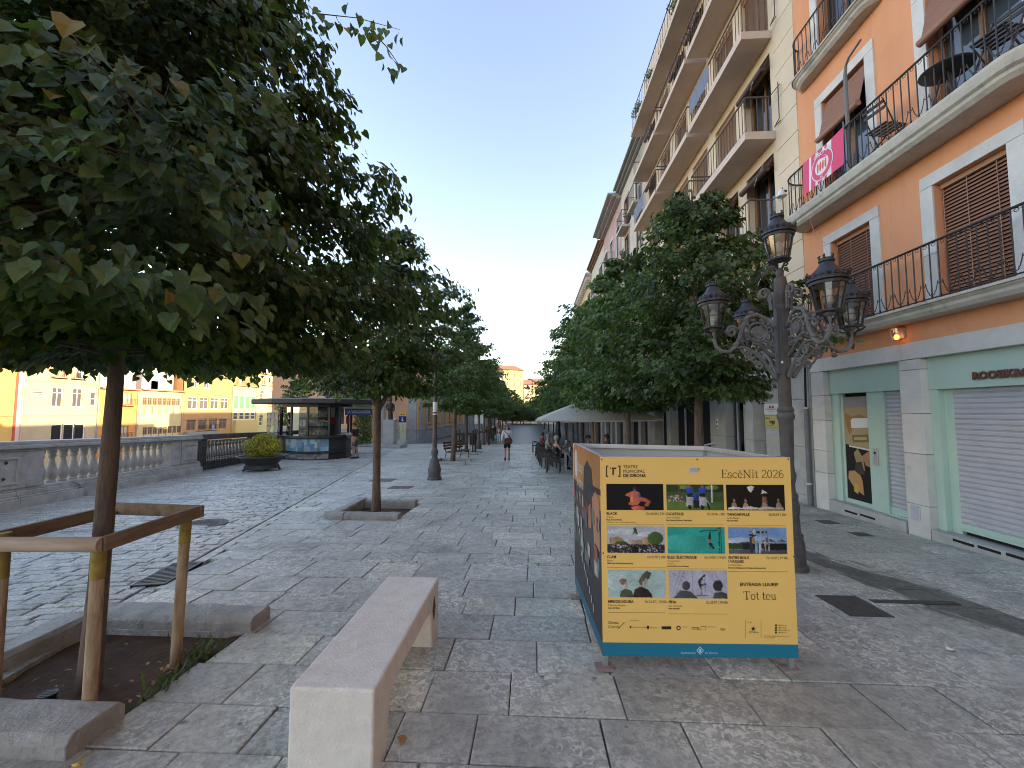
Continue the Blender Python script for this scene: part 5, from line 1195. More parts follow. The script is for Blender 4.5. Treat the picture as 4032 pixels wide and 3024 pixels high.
# ------------------------------------------------------------------ houses over the river
HX = -63.0
def PH(u, d, z): return (HX - d, u, z)
def hcol(n_, c, c2=None): return mat('house_' + n_, c, .88, c2 or tuple(x * .85 for x in c), (.35, (.35, .65)), n2=(tuple(x * .6 for x in c), .6, .62, .85))
SHUT_G = mat('shutter_green', (.13, .30, .16), .7, n=(2,)); WINP = mat('house_pane', (.10, .09, .085), .15, spec=.6); WING = mat('house_frame_brown', (.28, .17, .1), .7)
def house(name, label, ya, yb, top, m_, rows, extra=None, x=0.0, roof=True):
    t_ = thing(name, label, 'house', (HX + x, (ya + yb) / 2, -6.6)); P = lambda u, d, z: (HX + x - d, u, z)
    ops_ = []; W_ = yb - ya; spec_ = []
    for (z, h, cols_, style) in rows:
        for (f, wd) in cols_:
            u = ya + f * W_; o_ = (u - wd / 2, u + wd / 2, z, z + h); ops_.append(o_); spec_.append((o_, style))
    w_ = MB(); facade(w_, P, ya + .01, yb - .01, -6.8, top, ops_, .25); w_.build('wall', m_, t_)
    c = MB(); c.box(HX + x - 10, HX + x - .28, ya + .02, yb - .02, -6.8, top - .02); c.build('house_core', m_, t_)
    for o_, st in spec_:
        fm, pm, mu, tr = {'w': (WHITE, WINP, 1, .72), 'd': (WHITE, DARK, 0, 0), 's': (WING, mat('blind_pale', (.48, .40, .28), .8), 1, 0), 'b': (WING, WINP, 1, .7), 'g': (WHITE, SHUT_G, 0, 0), 'n': (WHITE, WINP, 0, .5)}[st]
        wo_ = window(t_, P, *o_, .18, fm, pm, mu, tr, .12, sill=WHITE if st in 'wn' else None)
        if st in 'sb' and o_[1] - o_[0] > 1.1 and RN.random() < .45:
            b_ = MB(); fbox(b_, P, o_[0] - .3, o_[1] + .3, -.6, 0, o_[2] - .16, o_[2] - .02); bo_ = b_.build('balcony', m_, t_); r_ = MB()
            r_.beam(P(o_[0] - .28, -.57, o_[2] + .9), P(o_[1] + .28, -.57, o_[2] + .9), .05, .05); u_ = o_[0] - .28
            while u_ < o_[1] + .3: r_.beam(P(u_, -.57, o_[2] - .02), P(u_, -.57, o_[2] + .9), .03, .03, (1, 0, 0)); u_ += .22
            r_.build('railing', IRON, bo_)
            if RN.random() < .5: l_ = MB(); uu_ = RN.uniform(o_[0], o_[0] + .5); l_.add([P(uu_, -.6, o_[2] + .1), P(uu_ + .6, -.6, o_[2] + .1), P(uu_ + .6, -.6, o_[2] + .88), P(uu_, -.6, o_[2] + .88)], [(0, 1, 2, 3)]); l_.build('hung_cloth', RN.choice((WHITE, mat('cloth_blue', (.2, .3, .5), .9), mat('cloth_rust', (.4, .15, .1), .9))), bo_)
    dpp = MB(); dpp.tube([P(yb - .25, -.08, -6), P(yb - .25, -.08, top)], .07, 6); dpp.build('downpipe', mat('pipe_zinc', (.3, .28, .26), .6), t_)
    for k_ in range(2): ch_ = MB(); u_ = ya + (yb - ya) * RN.uniform(.15, .85); fbox(ch_, P, u_ - .35, u_ + .35, 1.5, 2.2, top + .2, top + RN.uniform(1.0, 1.8)); ch_.build('chimney', m_, t_)
    if roof:
        r = MB(); fbox(r, P, ya - .1, yb + .1, -.5, 10, top, top + .25); r.build('eave', mat('house_eave', (.35, .2, .12), .8), t_)
    return t_, P
r1 = lambda *a: list(a)
ht, P_ = house('yellow_house', 'golden yellow riverside house with a pink corner strip', 38, 48.2, 9.5, hcol('yellow', (.62, .40, .12)), [(-2.6, .7, r1((.72, 1.0)), 'b'), (3.6, 3.2, r1((.6, 1.6), (.2, 1.6)), 's')])
m = MB(); fbox(m, P_, 47.5, 48.1, -.06, .02, -6.6, 9.4); m.build('corner_strip', mat('strip_pink', (.6, .42, .36), .8), ht); m = MB(); fbox(m, P_, 47.25, 47.5, -.05, .02, -6.6, 9.4); fbox(m, P_, 38, 47.25, -.07, .02, 1.0, 1.1); fbox(m, P_, 38, 47.25, -.07, .02, 7.4, 7.55); m.build('red_trim', mat('trim_red', (.4, .08, .05), .8), ht)
ht, P_ = house('beige_house', 'weathered beige plaster riverside house with white windows', 48.2, 57.2, 10.2, hcol('beige', (.50, .39, .24), (.42, .33, .21)),
    [(-2.6, 2.5, r1((.42, 1.35), (.58, 1.35), (.73, 1.35)), 'd'), (2.2, 2.6, r1((.40, 1.3), (.67, 1.3)), 'w'), (3.6, .6, r1((.15, 1.4)), 'n'), (2.4, 2.0, r1((.9, .8)), 'n'), (6.6, 2.1, r1((.15, .8), (.9, .8)), 'n'), (6.2, 2.4, r1((.40, 1.3), (.66, 1.3)), 's')])
for z in (1.0, 5.4, 9.4): m = MB(); fbox(m, P_, 48.25, 57.1, -.07, .02, z, z + .12); m.build('string_course', mat('course', (.35, .25, .15), .8), ht)
ht, P_ = house('orange_house', 'bright orange riverside house behind the staked trunk', 57.2, 63.2, 4.9, hcol('orange', (.66, .30, .10)), [(-2.6, 2.0, r1((.3, 1.9), (.65, 1.3)), 's'), (2.6, 1.9, r1((.35, 1.7), (.7, 1.2)), 's')])
m = MB(); fbox(m, P_, 57.3, 63, .5, .6, 5.0, 9); m.build('terrace_screen', mat('screen_pale', (.45, .42, .38), .7), ht)
ht, P_ = house('cream_house', 'cream riverside house with two long strips of windows', 63.2, 71.6, 5.0, hcol('cream', (.66, .53, .26)), [(-2.2, 1.2, [(.16 + .11 * k, .85) for k in range(8)], 'b'), (2.6, 1.25, [(.12 + .108 * k, .85) for k in range(8)], 'b')])
for k in range(6): m = MB(); u = 64 + k * 1.35; fbox(m, P_, u, u + .08, -.3, -.22, -3.6, -2.2); fbox(m, P_, u, u + .08, -.3, -.22, 1.2, 2.6); m.build('rain_pipe', mat('pipe_brown', (.3, .2, .1), .8), ht)
m = MB(); fbox(m, P_, 65, 71, 1.5, 4.5, 5.0, 9.0); m.build('attic', mat('attic_pale', (.50, .46, .42), .8), ht)
ht, P_ = house('timber_gallery_house', 'orange brown riverside house with glazed timber galleries', 71.6, 84, 8.3, hcol('sienna', (.52, .29, .12)), [(-1.9, 2.1, [(.16 + .21 * k, 2.0) for k in range(4)], 'b'), (2.0, 2.3, [(.17 + .215 * k, 2.1) for k in range(4)], 'w'), (6.0, 1.6, r1((.2, 1.2), (.42, 1.4)), 'w')])
m = MB(); fbox(m, P_, 72, 79, -.9, .02, -3.4, -2.2); m.build('gallery_base', mat('gallery_grey', (.3, .27, .24), .8), ht)
for z in (-.02, 1.35, 4.75): m = MB(); fbox(m, P_, 71.7, 83.9, -.12, .02, z, z + .16); m.build('string_course', MATS['course'], ht)
for k in range(5): m = MB(); fbox(m, P_, 73 + k * 2.3, 73.9 + k * 2.3, -.02, .03, -6.5, -4.2); m.build('cellar_opening', DARK, ht)
ht, P_ = house('green_shutter_house', 'pale yellow house with a row of green shutters', 84, 91.5, 7.0, hcol('straw', (.66, .56, .24)), [(2.0, 3.0, [(.14 + .24 * k, 1.6) for k in range(4)], 'g'), (-.2, 1.6, [(.14 + .24 * k, 1.5) for k in range(4)], 'n')])
m = MB(); fbox(m, P_, 84.2, 91, -.7, .02, -3.2, -.3); m.build('gallery', mat('house_straw2', (.60, .45, .17), .85), ht)
ht, P_ = house('arched_window_house', 'lemon yellow riverside house with arched side windows', 91.5, 103.5, 10.2, hcol('lemon', (.70, .60, .26)), [(-2.6, 3.0, r1((.5, 3.2)), 'w'), (-1.8, 2.0, r1((.14, 1.2), (.84, 1.2)), 'n'), (3.0, 3.4, r1((.5, 3.0)), 's'), (3.8, 2.0, r1((.14, 1.2), (.84, 1.2)), 'n'), (7.8, 1.6, r1((.5, 3.0), (.16, 1.6)), 's')])
for (u, z) in ((93.2, .2), (101.6, .2), (93.2, 5.8), (101.6, 5.8)):
    m = MB(); m.prism([(u - .6, z)] + [(u + .62 * math.cos(math.pi - a), z + .62 * math.sin(a)) for a in [math.pi * k / 8 for k in range(9)]], lambda a, b_, d: P_(a, d, b_), -.03, .05); m.build('window_arch', WINP, ht)
ht, P_ = house('red_house', 'vermilion red riverside house beside the kiosk roof', 103.5, 113, 9.0, hcol('red', (.62, .10, .06)), [(-2.6, 3, r1((.25, 1.3), (.7, 1.8)), 'b'), (4.6, 3.4, r1((.2, 1.4), (.5, 1.6), (.82, 1.2)), 's')])
ht, P_ = house('white_house', 'white riverside house with grey shuttered loggia', 113, 124, 9.2, hcol('white', (.66, .60, .50)), [(5.4, 2.6, r1((.3, 3.6)), 's'), (5.2, 2.6, r1((.75, 1.6), (.9, 1.4)), 'w'), (-2.0, 3.0, r1((.3, 1.5), (.7, 1.5)), 'b')])
house('far_sand_house', 'sand coloured riverside house beyond the white one', 124, 140, 11.0, hcol('sand', (.6, .44, .26)), [(-2, 2.5, [(.15 + .23 * k, 1.4) for k in range(4)], 'b'), (3, 2.5, [(.15 + .23 * k, 1.4) for k in range(4)], 's'), (7.5, 2, [(.15 + .23 * k, 1.4) for k in range(4)], 'w')])
# upper town behind the river row
def back_house(name, label, y0, y1, x, h, m_, floors=4):
    t_ = thing(name, label, 'house', (x, (y0 + y1) / 2, -6)); P = lambda u, d, z: (x - d, u, z); n_ = max(2, int((y1 - y0) / 3)); ops_ = []
    for f in range(floors):
        for k in range(n_): u = y0 + (k + .5) * (y1 - y0) / n_; z = h - 3.2 - f * 3.4; ops_.append((u - .6, u + .6, z, z + 1.8))
    w_ = MB(); facade(w_, P, y0, y1, -7, h, ops_, .2); w_.build('wall', m_, t_)
    c = MB(); c.box(x - 10, x - .22, y0 + .02, y1 - .02, -7, h - .01); c.build('house_core', m_, t_)
    for o_ in ops_: window(t_, P, *o_, .16, WING, WINP, 1, 0, .12)
    r = MB(); r.hexa([P(y0 - .4, -.6, h), P(y1 + .4, -.6, h), P(y1 + .4, 10.5, h), P(y0 - .4, 10.5, h), P(y0 - .4, 5, h + 2), P(y1 + .4, 5, h + 2), P(y1 + .4, 5.5, h + 2), P(y0 - .4, 5.5, h + 2)]); r.build('roof', ROOF, t_)
back_house('upper_house', 'tall ochre house rising behind the yellow and beige riverside ones', 40, 56, -76, 19, hcol('ochre2', (.6, .42, .2)))
back_house('upper_house', 'tall sand house rising behind the orange and cream riverside ones', 57, 72, -77, 15, hcol('sand2', (.58, .46, .3)))
back_house('upper_house', 'tall pale house rising behind the timber gallery house', 74, 90, -78, 14.5, hcol('pale2', (.6, .5, .36)))
back_house('upper_house', 'pink house on higher ground behind the red riverside one', 96, 112, -80, 18, hcol('pink2', (.6, .36, .26)))
back_house('upper_house', 'cream house on higher ground behind the white riverside one', 113, 132, -82, 20, hcol('cream2', (.62, .52, .36)))
# ------------------------------------------------------------------ linden trees
LEAF9 = np.array([(0, .06, 0), (.30, -.05, .06), (.48, .26, .13), (.34, .64, .06), (0, 1.08, -.20), (-.36, .60, .08), (-.46, .24, .12), (-.28, -.05, .05), (0, .45, -.03)], np.float32)
LF9 = np.array([(8, 0, 1), (8, 1, 2), (8, 2, 3), (8, 3, 4), (8, 4, 5), (8, 5, 6), (8, 6, 7), (8, 7, 0)], np.int32)
LEAF5 = np.array([(0, 0, 0), (.46, .30, .07), (.30, .66, .05), (0, 1.05, -.08), (-.30, .66, .05), (-.46, .30, .07)], np.float32)
LF5 = np.array([(0, 1, 2), (0, 2, 3), (0, 3, 4), (0, 4, 5)], np.int32)
def tree_parts(seed, base, top, trunk_r, prof, zb, n_limb, n_twig, n_leaf, leaf, lean=(0, 0), fork=None, shape=LEAF9, lf=LF9, droop=.35, gap=.0, squash=1.0):
    """prof(z) -> crown radius at height z; heights relative to base. Returns trunk MB, limb MB, leaf frames (c, x, y, n, s)"""
    rg = np.random.RandomState(seed); rnd = random.Random(seed)
    tr = MB(); n = 9; pts = []; rs = []
    for i in range(n + 1):
        f = i / n; z = top * f; pts.append(Vector((lean[0] * f + .015 * math.sin(f * 7 + seed), lean[1] * f + .015 * math.cos(f * 5 + seed), z)))
        rs.append(trunk_r * (1.25 if i == 0 else 1) * (1 - .82 * max(0, (z - zb * .6) / max(top - zb * .6, .1)) ** .8) * (1 if z > .01 else 1.05))
    tr.tube(pts, rs, 12)
    def axis(z): f = min(max(z / top, 0), 1); return Vector((lean[0] * f, lean[1] * f, z))
    lm = MB(); C, Y, Nn, Sz = [], [], [], []
    zmax = top
    for i in range(n_limb):
        f = (i + rnd.random()) / n_limb; z = zb + (zmax - zb) * f ** 1.15; R_ = prof(z)
        if R_ < .12: continue
        az = i * 2.39996 + rnd.uniform(-.4, .4); ln = R_ * rnd.uniform(.70, 1.05) * (1.2 if rnd.random() < .16 else 1)
        rise = (.12 + .5 * f) * ln * rnd.uniform(.6, 1.2)
        s = axis(max(z - rise * .9, zb * .8)); e = axis(z) + Vector((math.cos(az) * ln, math.sin(az) * ln, -droop * .25 * ln * (1 - f)))
        mid = s.lerp(e, .5) + Vector((0, 0, rise * .35)); lp = []
        for k in range(6):
            t_ = k / 5; lp.append(s * (1 - t_) ** 2 + mid * 2 * t_ * (1 - t_) + e * t_ * t_)
        r0 = trunk_r * rnd.uniform(.16, .30) * (1 - .5 * f); lm.tube(lp, [r0 * (1 - .8 * k / 5) for k in range(6)], 5, False)
        D = (e - s); D.z = 0; D.normalize(); side = Vector((-D.y, D.x, 0))
        for j in range(n_twig):
            t_ = .18 + .82 * (j + rnd.random()) / n_twig
            q = s * (1 - t_) ** 2 + mid * 2 * t_ * (1 - t_) + e * t_ * t_
            sgn = 1 if j % 2 else -1; tl = ln * (.42 - .26 * t_) * rnd.uniform(.6, 1.2) + .12
            td = (D * rnd.uniform(.25, .9) + side * sgn * rnd.uniform(.4, 1.0) + Vector((0, 0, rnd.uniform(-.35, .3)))).normalized()
            if rnd.random() < gap: continue
            te = q + td * tl + Vector((0, 0, -droop * tl * .5))
            if te.z < zb - .12: te.z = zb - .12 + rnd.uniform(0, .1)
            if j % 2 == 0: lm.tube([q, q.lerp(te, .5) + Vector((0, 0, .02)), te], [.006, .004, .002], 3, False)
            for k in range(n_leaf):
                u = (k + rnd.random()) / n_leaf; c = q.lerp(te, u) + Vector((rnd.gauss(0, .05), rnd.gauss(0, .05), rnd.gauss(0, .05) - .02))
                out = Vector((c.x - lean[0], c.y - lean[1], 0))
                out = out.normalized() if out.length > .05 else D
                yv = (td * rnd.uniform(.1, .7) + out * .35 + Vector((rnd.gauss(0, .35), rnd.gauss(0, .35), -rnd.uniform(.35, 1.1)))).normalized()
                nv = (out * rnd.uniform(.2, .9) + Vector((rnd.gauss(0, .35), rnd.gauss(0, .35), rnd.uniform(.3, 1.0)))).normalized()
                C.append(c); Y.append(yv); Nn.append(nv); Sz.append(leaf * rnd.uniform(.62, 1.25))
    C = np.array(C, np.float32); C[:, 2] *= squash; Y = np.array(Y, np.float32); Nn = np.array(Nn, np.float32); Sz = np.array(Sz, np.float32)
    X = np.cross(Y, Nn); X /= np.linalg.norm(X, axis=1, keepdims=True) + 1e-9; Nn = np.cross(X, Y)
    return tr, lm, (C, X, Y, Nn, Sz)
def leaf_mesh(name, fr, m, shape=LEAF9, lf=LF9):
    C, X, Y, Nn, S = fr; k = len(shape)
    V = C[:, None, :] + (X[:, None, :] * shape[None, :, 0:1] + Y[:, None, :] * shape[None, :, 1:2] + Nn[:, None, :] * shape[None, :, 2:3]) * S[:, None, None]
    F = (lf[None] + (np.arange(len(C)) * k)[:, None, None]).reshape(-1, 3); return np_mesh(name, V.reshape(-1, 3), F, m)
def piecewise(tab): return lambda z: float(np.interp(z, [t_[0] for t_ in tab], [t_[1] for t_ in tab]))
LEAF1 = np_mesh('leaf', LEAF9, LF9, LEAF_A)
# the big near tree
b1 = Vector((-2.87, 2.66, gz(2.66) - .05))
t1 = thing('linden_tree', 'large leafy linden tree standing within the wooden stake frame', 'tree', b1)
p1 = piecewise([(2.05, .9), (2.25, 1.35), (2.65, 1.9), (3.15, 2.2), (3.65, 1.95), (4.25, 1.38), (4.9, 1.1), (5.7, .85), (6.4, .25)])
tr, lm, fr = tree_parts(5, b1, 6.3, .052, p1, 2.34, 100, 20, 40, .062, lean=(0, .05))
link('trunk', tr.mesh('trunk', BARK, smooth=True), t1); link('limbs', lm.mesh('limbs', BARK, smooth=True, fix=False), t1)
# a loose spray hanging into the sky at the upper right
rnd = random.Random(3); sp = MB(); ex = [[], [], []]
for (p0, p1_, n_) in (((-1.7, 2.95, 4.75), (-1.05, 3.05, 4.68), 26), ((-1.3, 3.05, 4.7), (-1.02, 3.05, 4.34), 14)):
    a, b = Vector(p0) - b1, Vector(p1_) - b1; sp = MB(); sp.tube([a, a.lerp(b, .5) + Vector((0, 0, .03)), b], [.006, .004, .002], 4, False); link('twig', sp.mesh('twig', BARK, fix=False), t1)
    for k in range(n_):
        c = a.lerp(b, (k + .5) / n_) + Vector((rnd.gauss(0, .05), rnd.gauss(0, .05), rnd.gauss(0, .04) - .03)); ex[0].append(c)
        ex[1].append(Vector((rnd.gauss(.1, .35), rnd.gauss(-.1, .35), -1)).normalized()); ex[2].append(Vector((rnd.gauss(.2, .5), rnd.gauss(-.6, .4), .5)).normalized())
eC, eY, eN = [np.array(e, np.float32) for e in ex]; eX = np.cross(eY, eN); eX /= np.linalg.norm(eX, axis=1, keepdims=True); eN = np.cross(eX, eY); eS = np.array([.07 * rnd.uniform(.8, 1.2) for _ in eC], np.float32)
fr = tuple(np.concatenate([a, b]) for a, b in zip(fr, (eC, eX, eY, eN, eS)))
camp = np.array((0, 0, 1.66), np.float32) - np.array(b1, np.float32)
dist = np.linalg.norm(fr[0] - camp, axis=1); infr = ((fr[0][:, 1] + b1.y) > .6) & (np.abs(fr[0][:, 0] + b1.x) < 1.2 * (fr[0][:, 1] + b1.y)) & ((fr[0][:, 2] + b1.z - 1.66) < .98 * (fr[0][:, 1] + b1.y))
order = np.argsort(np.where(infr, dist, 1e6)); pick = order[:300]; keep = np.ones(len(dist), bool); keep[pick] = False
print('leaves near tree', len(dist))
fo = link('foliage', leaf_mesh('foliage', tuple(a[keep] for a in fr), LEAF_A), t1); fo['kind'] = 'stuff'
for i in pick:
    M4 = Matrix(((fr[1][i][0], fr[2][i][0], fr[3][i][0], fr[0][i][0]), (fr[1][i][1], fr[2][i][1], fr[3][i][1], fr[0][i][1]), (fr[1][i][2], fr[2][i][2], fr[3][i][2], fr[0][i][2]), (0, 0, 0, 1))) @ Matrix.Scale(float(fr[4][i]), 4)
    lo = bpy.data.objects.new('leaf', LEAF1); COL.objects.link(lo); lo.parent = t1; lo.matrix_local = M4
# medium trees: three meshes, reused down both rows
def make_tree(label, loc, seed, top, tr_r, tab, zb, nl, nt, nlf, leaf, mat_=LEAF_B, group=None, lean=(0, 0), **kw):
    t_ = thing('linden_tree', label, 'tree', loc, group)
    tr, lm, fr = tree_parts(seed, None, top, tr_r, piecewise(tab), zb, nl, nt, nlf, leaf, lean=lean, **kw)
    link('trunk', tr.mesh('trunk', BARK, smooth=True), t_); link('limbs', lm.mesh('limbs', BARK, smooth=True, fix=False), t_)
    c = link('crown', leaf_mesh('crown', fr, mat_, LEAF5, LF5), t_); c['kind'] = 'stuff'; return t_
def place_copy(src, label, loc, rz=0.0, s=1.0, group=None, sz=None):
    c = copy_tree(src); c.location = loc; c.rotation_euler = (0, 0, rz); c.scale = (s, s, sz or s); c['label'] = label
    if group: c['group'] = group
    return c
L2 = make_tree('slender linden with forked trunk in the kerbed pit before the kiosk', (-3.1, 8.14, gz(8.14) - .06), 21, 5.75, .075,
    [(2.3, .5), (2.6, 1.2), (3.1, 1.75), (3.8, 1.7), (4.5, 1.35), (5.2, .9), (5.8, .3)], 2.5, 64, 15, 22, .085, LEAF_A, lean=(.05, 0))
def fork(parent, m_=BARK):
    m = MB()
    for (dx, dy) in ((.42, .05), (-.38, -.05)): m.tube([(0.02, 0, 2.05), (dx * .45, dy, 2.4), (dx, dy * 2, 2.95)], [.05, .042, .03], 8)
    link('fork', m.mesh('fork', m_, smooth=True), parent)
fork(L2)
tabL = [(2.5, .6), (2.8, 1.5), (3.4, 2.15), (4.4, 2.2), (5.5, 1.8), (6.6, 1.15), (7.6, .35)]
L3 = make_tree('linden leaning over the slatted wooden bench', (-3.75, 19.2, gz(19.2) - .05), 33, 7.5, .10, tabL, 2.65, 54, 13, 18, .12, lean=(.35, .1))
L4 = make_tree('linden inside the dark wooden guard cage', (-4.1, 25.4, gz(25.4) - .05), 47, 7.7, .10, [(2.5, .6), (2.9, 1.6), (3.7, 2.2), (4.9, 2.2), (6.0, 1.7), (7.0, 1.0), (7.8, .3)], 2.65, 54, 13, 18, .125)
grpL = 'lindens in the left hand row down the street'
far_lab = 'linden farther down the left row beyond the caged tree'
for k, (x, y_) in enumerate(((-4.4, 36.5), (-4.6, 42.5), (-4.9, 48.5), (-5.1, 55), (-5.3, 62), (-5.6, 70), (-5.8, 78), (-5.6, 88), (-5.0, 98), (-4.2, 108))):
    place_copy((L3, L4)[k % 2], far_lab, (x, y_, gz(y_) - .05), k * 1.7, 1.0 + .06 * (k % 3), grpL)
# right row: broader crowns
tabR = [(2.2, .7), (2.5, 1.35), (3.1, 1.75), (4.0, 1.75), (4.8, 1.4), (5.6, .95), (6.3, .45), (6.6, .15)]
R1 = make_tree('broad linden beside the candelabra lamp, before the dark shop opening', (3.15, 8.1, gz(8.1) - .05), 61, 6.35, .085, tabR, 2.42, 70, 14, 19, .095, LEAF_A, lean=(.0, .0))
R2 = make_tree('broad linden whose trunk stands before the cafe parasol', (3.05, 13.6, gz(13.6) - .05), 73, 7.3, .10, [(2.3, .8), (2.7, 2.0), (3.4, 2.7), (4.5, 2.75), (5.5, 2.2), (6.5, 1.3), (7.4, .3)], 2.4, 70, 15, 20, .115, LEAF_B)
R3 = make_tree('broad linden rising behind the cafe parasols', (3.0, 19.6, gz(19.6) - .05), 87, 7.6, .11, [(2.6, .9), (3.0, 2.4), (3.8, 3.25), (4.8, 3.2), (5.8, 2.6), (6.8, 1.5), (7.7, .3)], 2.75, 68, 15, 20, .13, LEAF_B)
grpR = 'lindens in the right hand row beyond the cafe'
for k, (x, y_) in enumerate(((3.0, 25.6), (3.0, 32), (3.0, 39), (2.9, 47), (2.7, 56), (2.4, 66), (2.0, 77), (1.6, 88), (1.4, 100), (2.0, 112))):
    place_copy((R3, R2)[k % 2], 'linden farther down the right row beyond the cafe parasols', (x, y_, gz(y_) - .05), 1 + k * 1.3, .98 if k < 3 else .9, grpR)
for k, (x, y_) in enumerate(((-3.2, 104), (-.6, 108), (1.4, 105), (-5.5, 112), (3.5, 110), (-1.8, 114))):
    place_copy((R3, R2)[k % 2], 'linden in the dark clump closing the far end of the street', (x, y_, gz(y_) - .6), k, .9, 'lindens closing the street')
for k, (x, y_) in enumerate(((-6.5, 97), (-4.2, 100), (-2.4, 103), (-.6, 100), (1.0, 103), (2.8, 98))):
    place_copy((R3, R2)[k % 2], 'low dense linden where the two tree rows close together', (x, y_, gz(y_) - .5), k * 1.1, .8, 'low lindens at the street end', .62)
# garden trees by the quay behind the kiosk
for k, (x, y_, lab) in enumerate(((-17.5, 30, 'small tree behind the kiosk roof near the portico'),)):
    place_copy(L3, lab, (x, y_, gz(y_) - .05), 2.0, .72)

# ------------------------------------------------------------------ stake frame around the near tree
PINE = mat('pine_post', (.46, .345, .225), .8, (.26, .165, .09), (5, (.40, .62)), (30, .5, .01), stretch=(3.5, 3.5, .6), n2=((.12, .065, .03), 9, .66, .74)); PINE_G = mat('pine_rail_grey', (.52, .41, .32), .8, (.38, .27, .19), (6, (.35, .65)), (30, .3, .006), stretch=(.4, 2.5, 2.5)); PINE_D = mat('pine_rail_dark', (.31, .22, .15), .8, (.19, .125, .08), (6, (.35, .65)), (30, .3, .006), stretch=(2.5, .4, 2.5)); YPAINT = mat('yellow_paint', (.36, .27, .05), .75, (.24, .17, .045), (12, (.35, .6)))
sf_ = thing('stake_frame', 'square wooden stake frame with yellow painted post tops around the near trunk', 'tree guard', (-2.85, 2.65, gz(2.65)))
XS = (-3.14, -2.545); YS = (2.36, 2.95)
def stake(x, y_, h, dx=0, dy=0, ytop=.27):
    z0 = gz(y_) - .08; g0 = gz(y_)
    m = MB(); m.tube([(x, y_, z0), (x + dx * .5, y_ + dy * .5, g0 + h * .5), (x + dx, y_ + dy, g0 + h)], [.034, .0335, .033], 14); o_ = m.build('stake', PINE, sf_, smooth=True)
    a, b = Vector((x, y_, g0)), Vector((x + dx, y_ + dy, g0 + h)); f = 1 - ytop / h
    m = MB(); m.tube([a.lerp(b, f), a.lerp(b, 1.004)], .0352, 14); m.build('paint_band', YPAINT, o_, smooth=True)
stake(XS[1], YS[0], 1.0, .0, .0, .23); stake(XS[1] - .01, YS[1], 1.0, .02, .01, .19); stake(XS[0], YS[0], 1.02, -.01, 0, .26); stake(XS[0], YS[1], 1.02, .02, 0, .26)
zt = .90
def half_rail(p0, p1, m_, r=.037):
    """half-round rail: flat side inward"""
    p0, p1 = Vector(p0), Vector(p1); d = (p1 - p0).normalized(); o_ = d.cross(Vector((0, 0, 1))).normalized(); mb = MB(); n_ = 9
    ring = [(math.cos(math.pi * k / n_ - math.pi / 2), math.sin(math.pi * k / n_ - math.pi / 2)) for k in range(n_ + 1)]
    vs_ = []
    for p in (p0, p1): vs_ += [p + o_ * (c * r) + Vector((0, 0, s * r * 1.15)) for c, s in ring]
    k_ = n_ + 1; mb.add(vs_, [tuple(range(k_)), tuple(range(2 * k_ - 1, k_ - 1, -1))] + [(i, i + 1, k_ + i + 1, k_ + i) for i in range(n_)] + [(n_, 0, k_, 2 * k_ - 1)])
    return mb.build('rail', m_, sf_, smooth=True)
def plank(p0, p1):
    m = MB(); m.beam(p0, p1, .034, .085); m.build('rail', PINE_D, sf_, bevel=.005)
half_rail((XS[0] - .12, YS[0] - .036, zt - .02), (XS[1] + .055, YS[0] - .036, zt - .01), PINE_G)
plank((XS[1] + .052, YS[0] - .03, zt - .01), (XS[1] + .065, YS[1] + .07, zt + .015))
plank((XS[1] + .09, YS[1] + .062, zt + .015), (XS[0] - .06, YS[1] + .062, zt + .03))
plank((XS[0] - .062, YS[1] + .02, zt), (XS[0] - .062, YS[0] - .02, zt))
dp_ = thing('irrigation_tube', 'black ribbed watering tube with grid lid in the tree pit', 'pipe', (-2.98, 2.52, gz(2.5)))
m = MB(); m.lathe([(.036, -.1), (.036, -.02), (.04, 0), (.036, .015), (.04, .03), (.044, .045), (.044, .052), (.034, .05), (.034, .0), (.005, .0)], (-2.93, 2.47, gz(2.47) + .0), 16); m.build('tube', mat('black_plastic', (.015, .015, .016), .4), dp_)
m = MB()
for k in (-1, 0, 1): m.rbox((-2.93 + k * .02, 2.47, gz(2.47) + .05), (.005, .066, .006)); m.rbox((-2.93, 2.47 + k * .02, gz(2.47) + .05), (.066, .005, .0055))
m.build('grid', mat('grid_plastic', (.10, .13, .13), .5), dp_)
# dark wooden guard cages and trunks of the next trees
GRD = mat('guard_wood', (.085, .06, .045), .85, c2=(.05, .037, .03), n=(8,), stretch=(2, 2, .3))
def guard(label, x, y_, s=.95, h=1.35, grp=None):
    t_ = thing('tree_guard', label, 'tree guard', (x, y_, gz(y_)), grp)
    for i, (dx, dy) in enumerate(((-.5, -.5), (.5, -.5), (.5, .5), (-.5, .5))):
        m = MB(); m.tube([(x + dx * s, y_ + dy * s, gz(y_) - .05), (x + dx * s, y_ + dy * s, gz(y_) + h)], .045, 8); m.build('post', GRD, t_)
    c = [(-.5, -.5), (.5, -.5), (.5, .5), (-.5, .5)]
    for i in range(4):
        a, b = c[i], c[(i + 1) % 4]; m = MB(); m.beam((x + a[0] * s * 1.1, y_ + a[1] * s * 1.1, gz(y_) + h - .28), (x + b[0] * s * 1.1, y_ + b[1] * s * 1.1, gz(y_) + h - .28), .05, .09); m.build('rail', GRD, t_)
guard('dark wooden post cage around the linden behind the slatted bench', -4.15, 25.5, 1.0, 1.45)
for k, (x, y_) in enumerate(((-4.4, 36.5), (-4.6, 42.5), (-4.9, 48.5))): guard('dark wooden post cage around a farther linden of the left row', x, y_, 1.0, 1.4, 'guards of the far lindens')
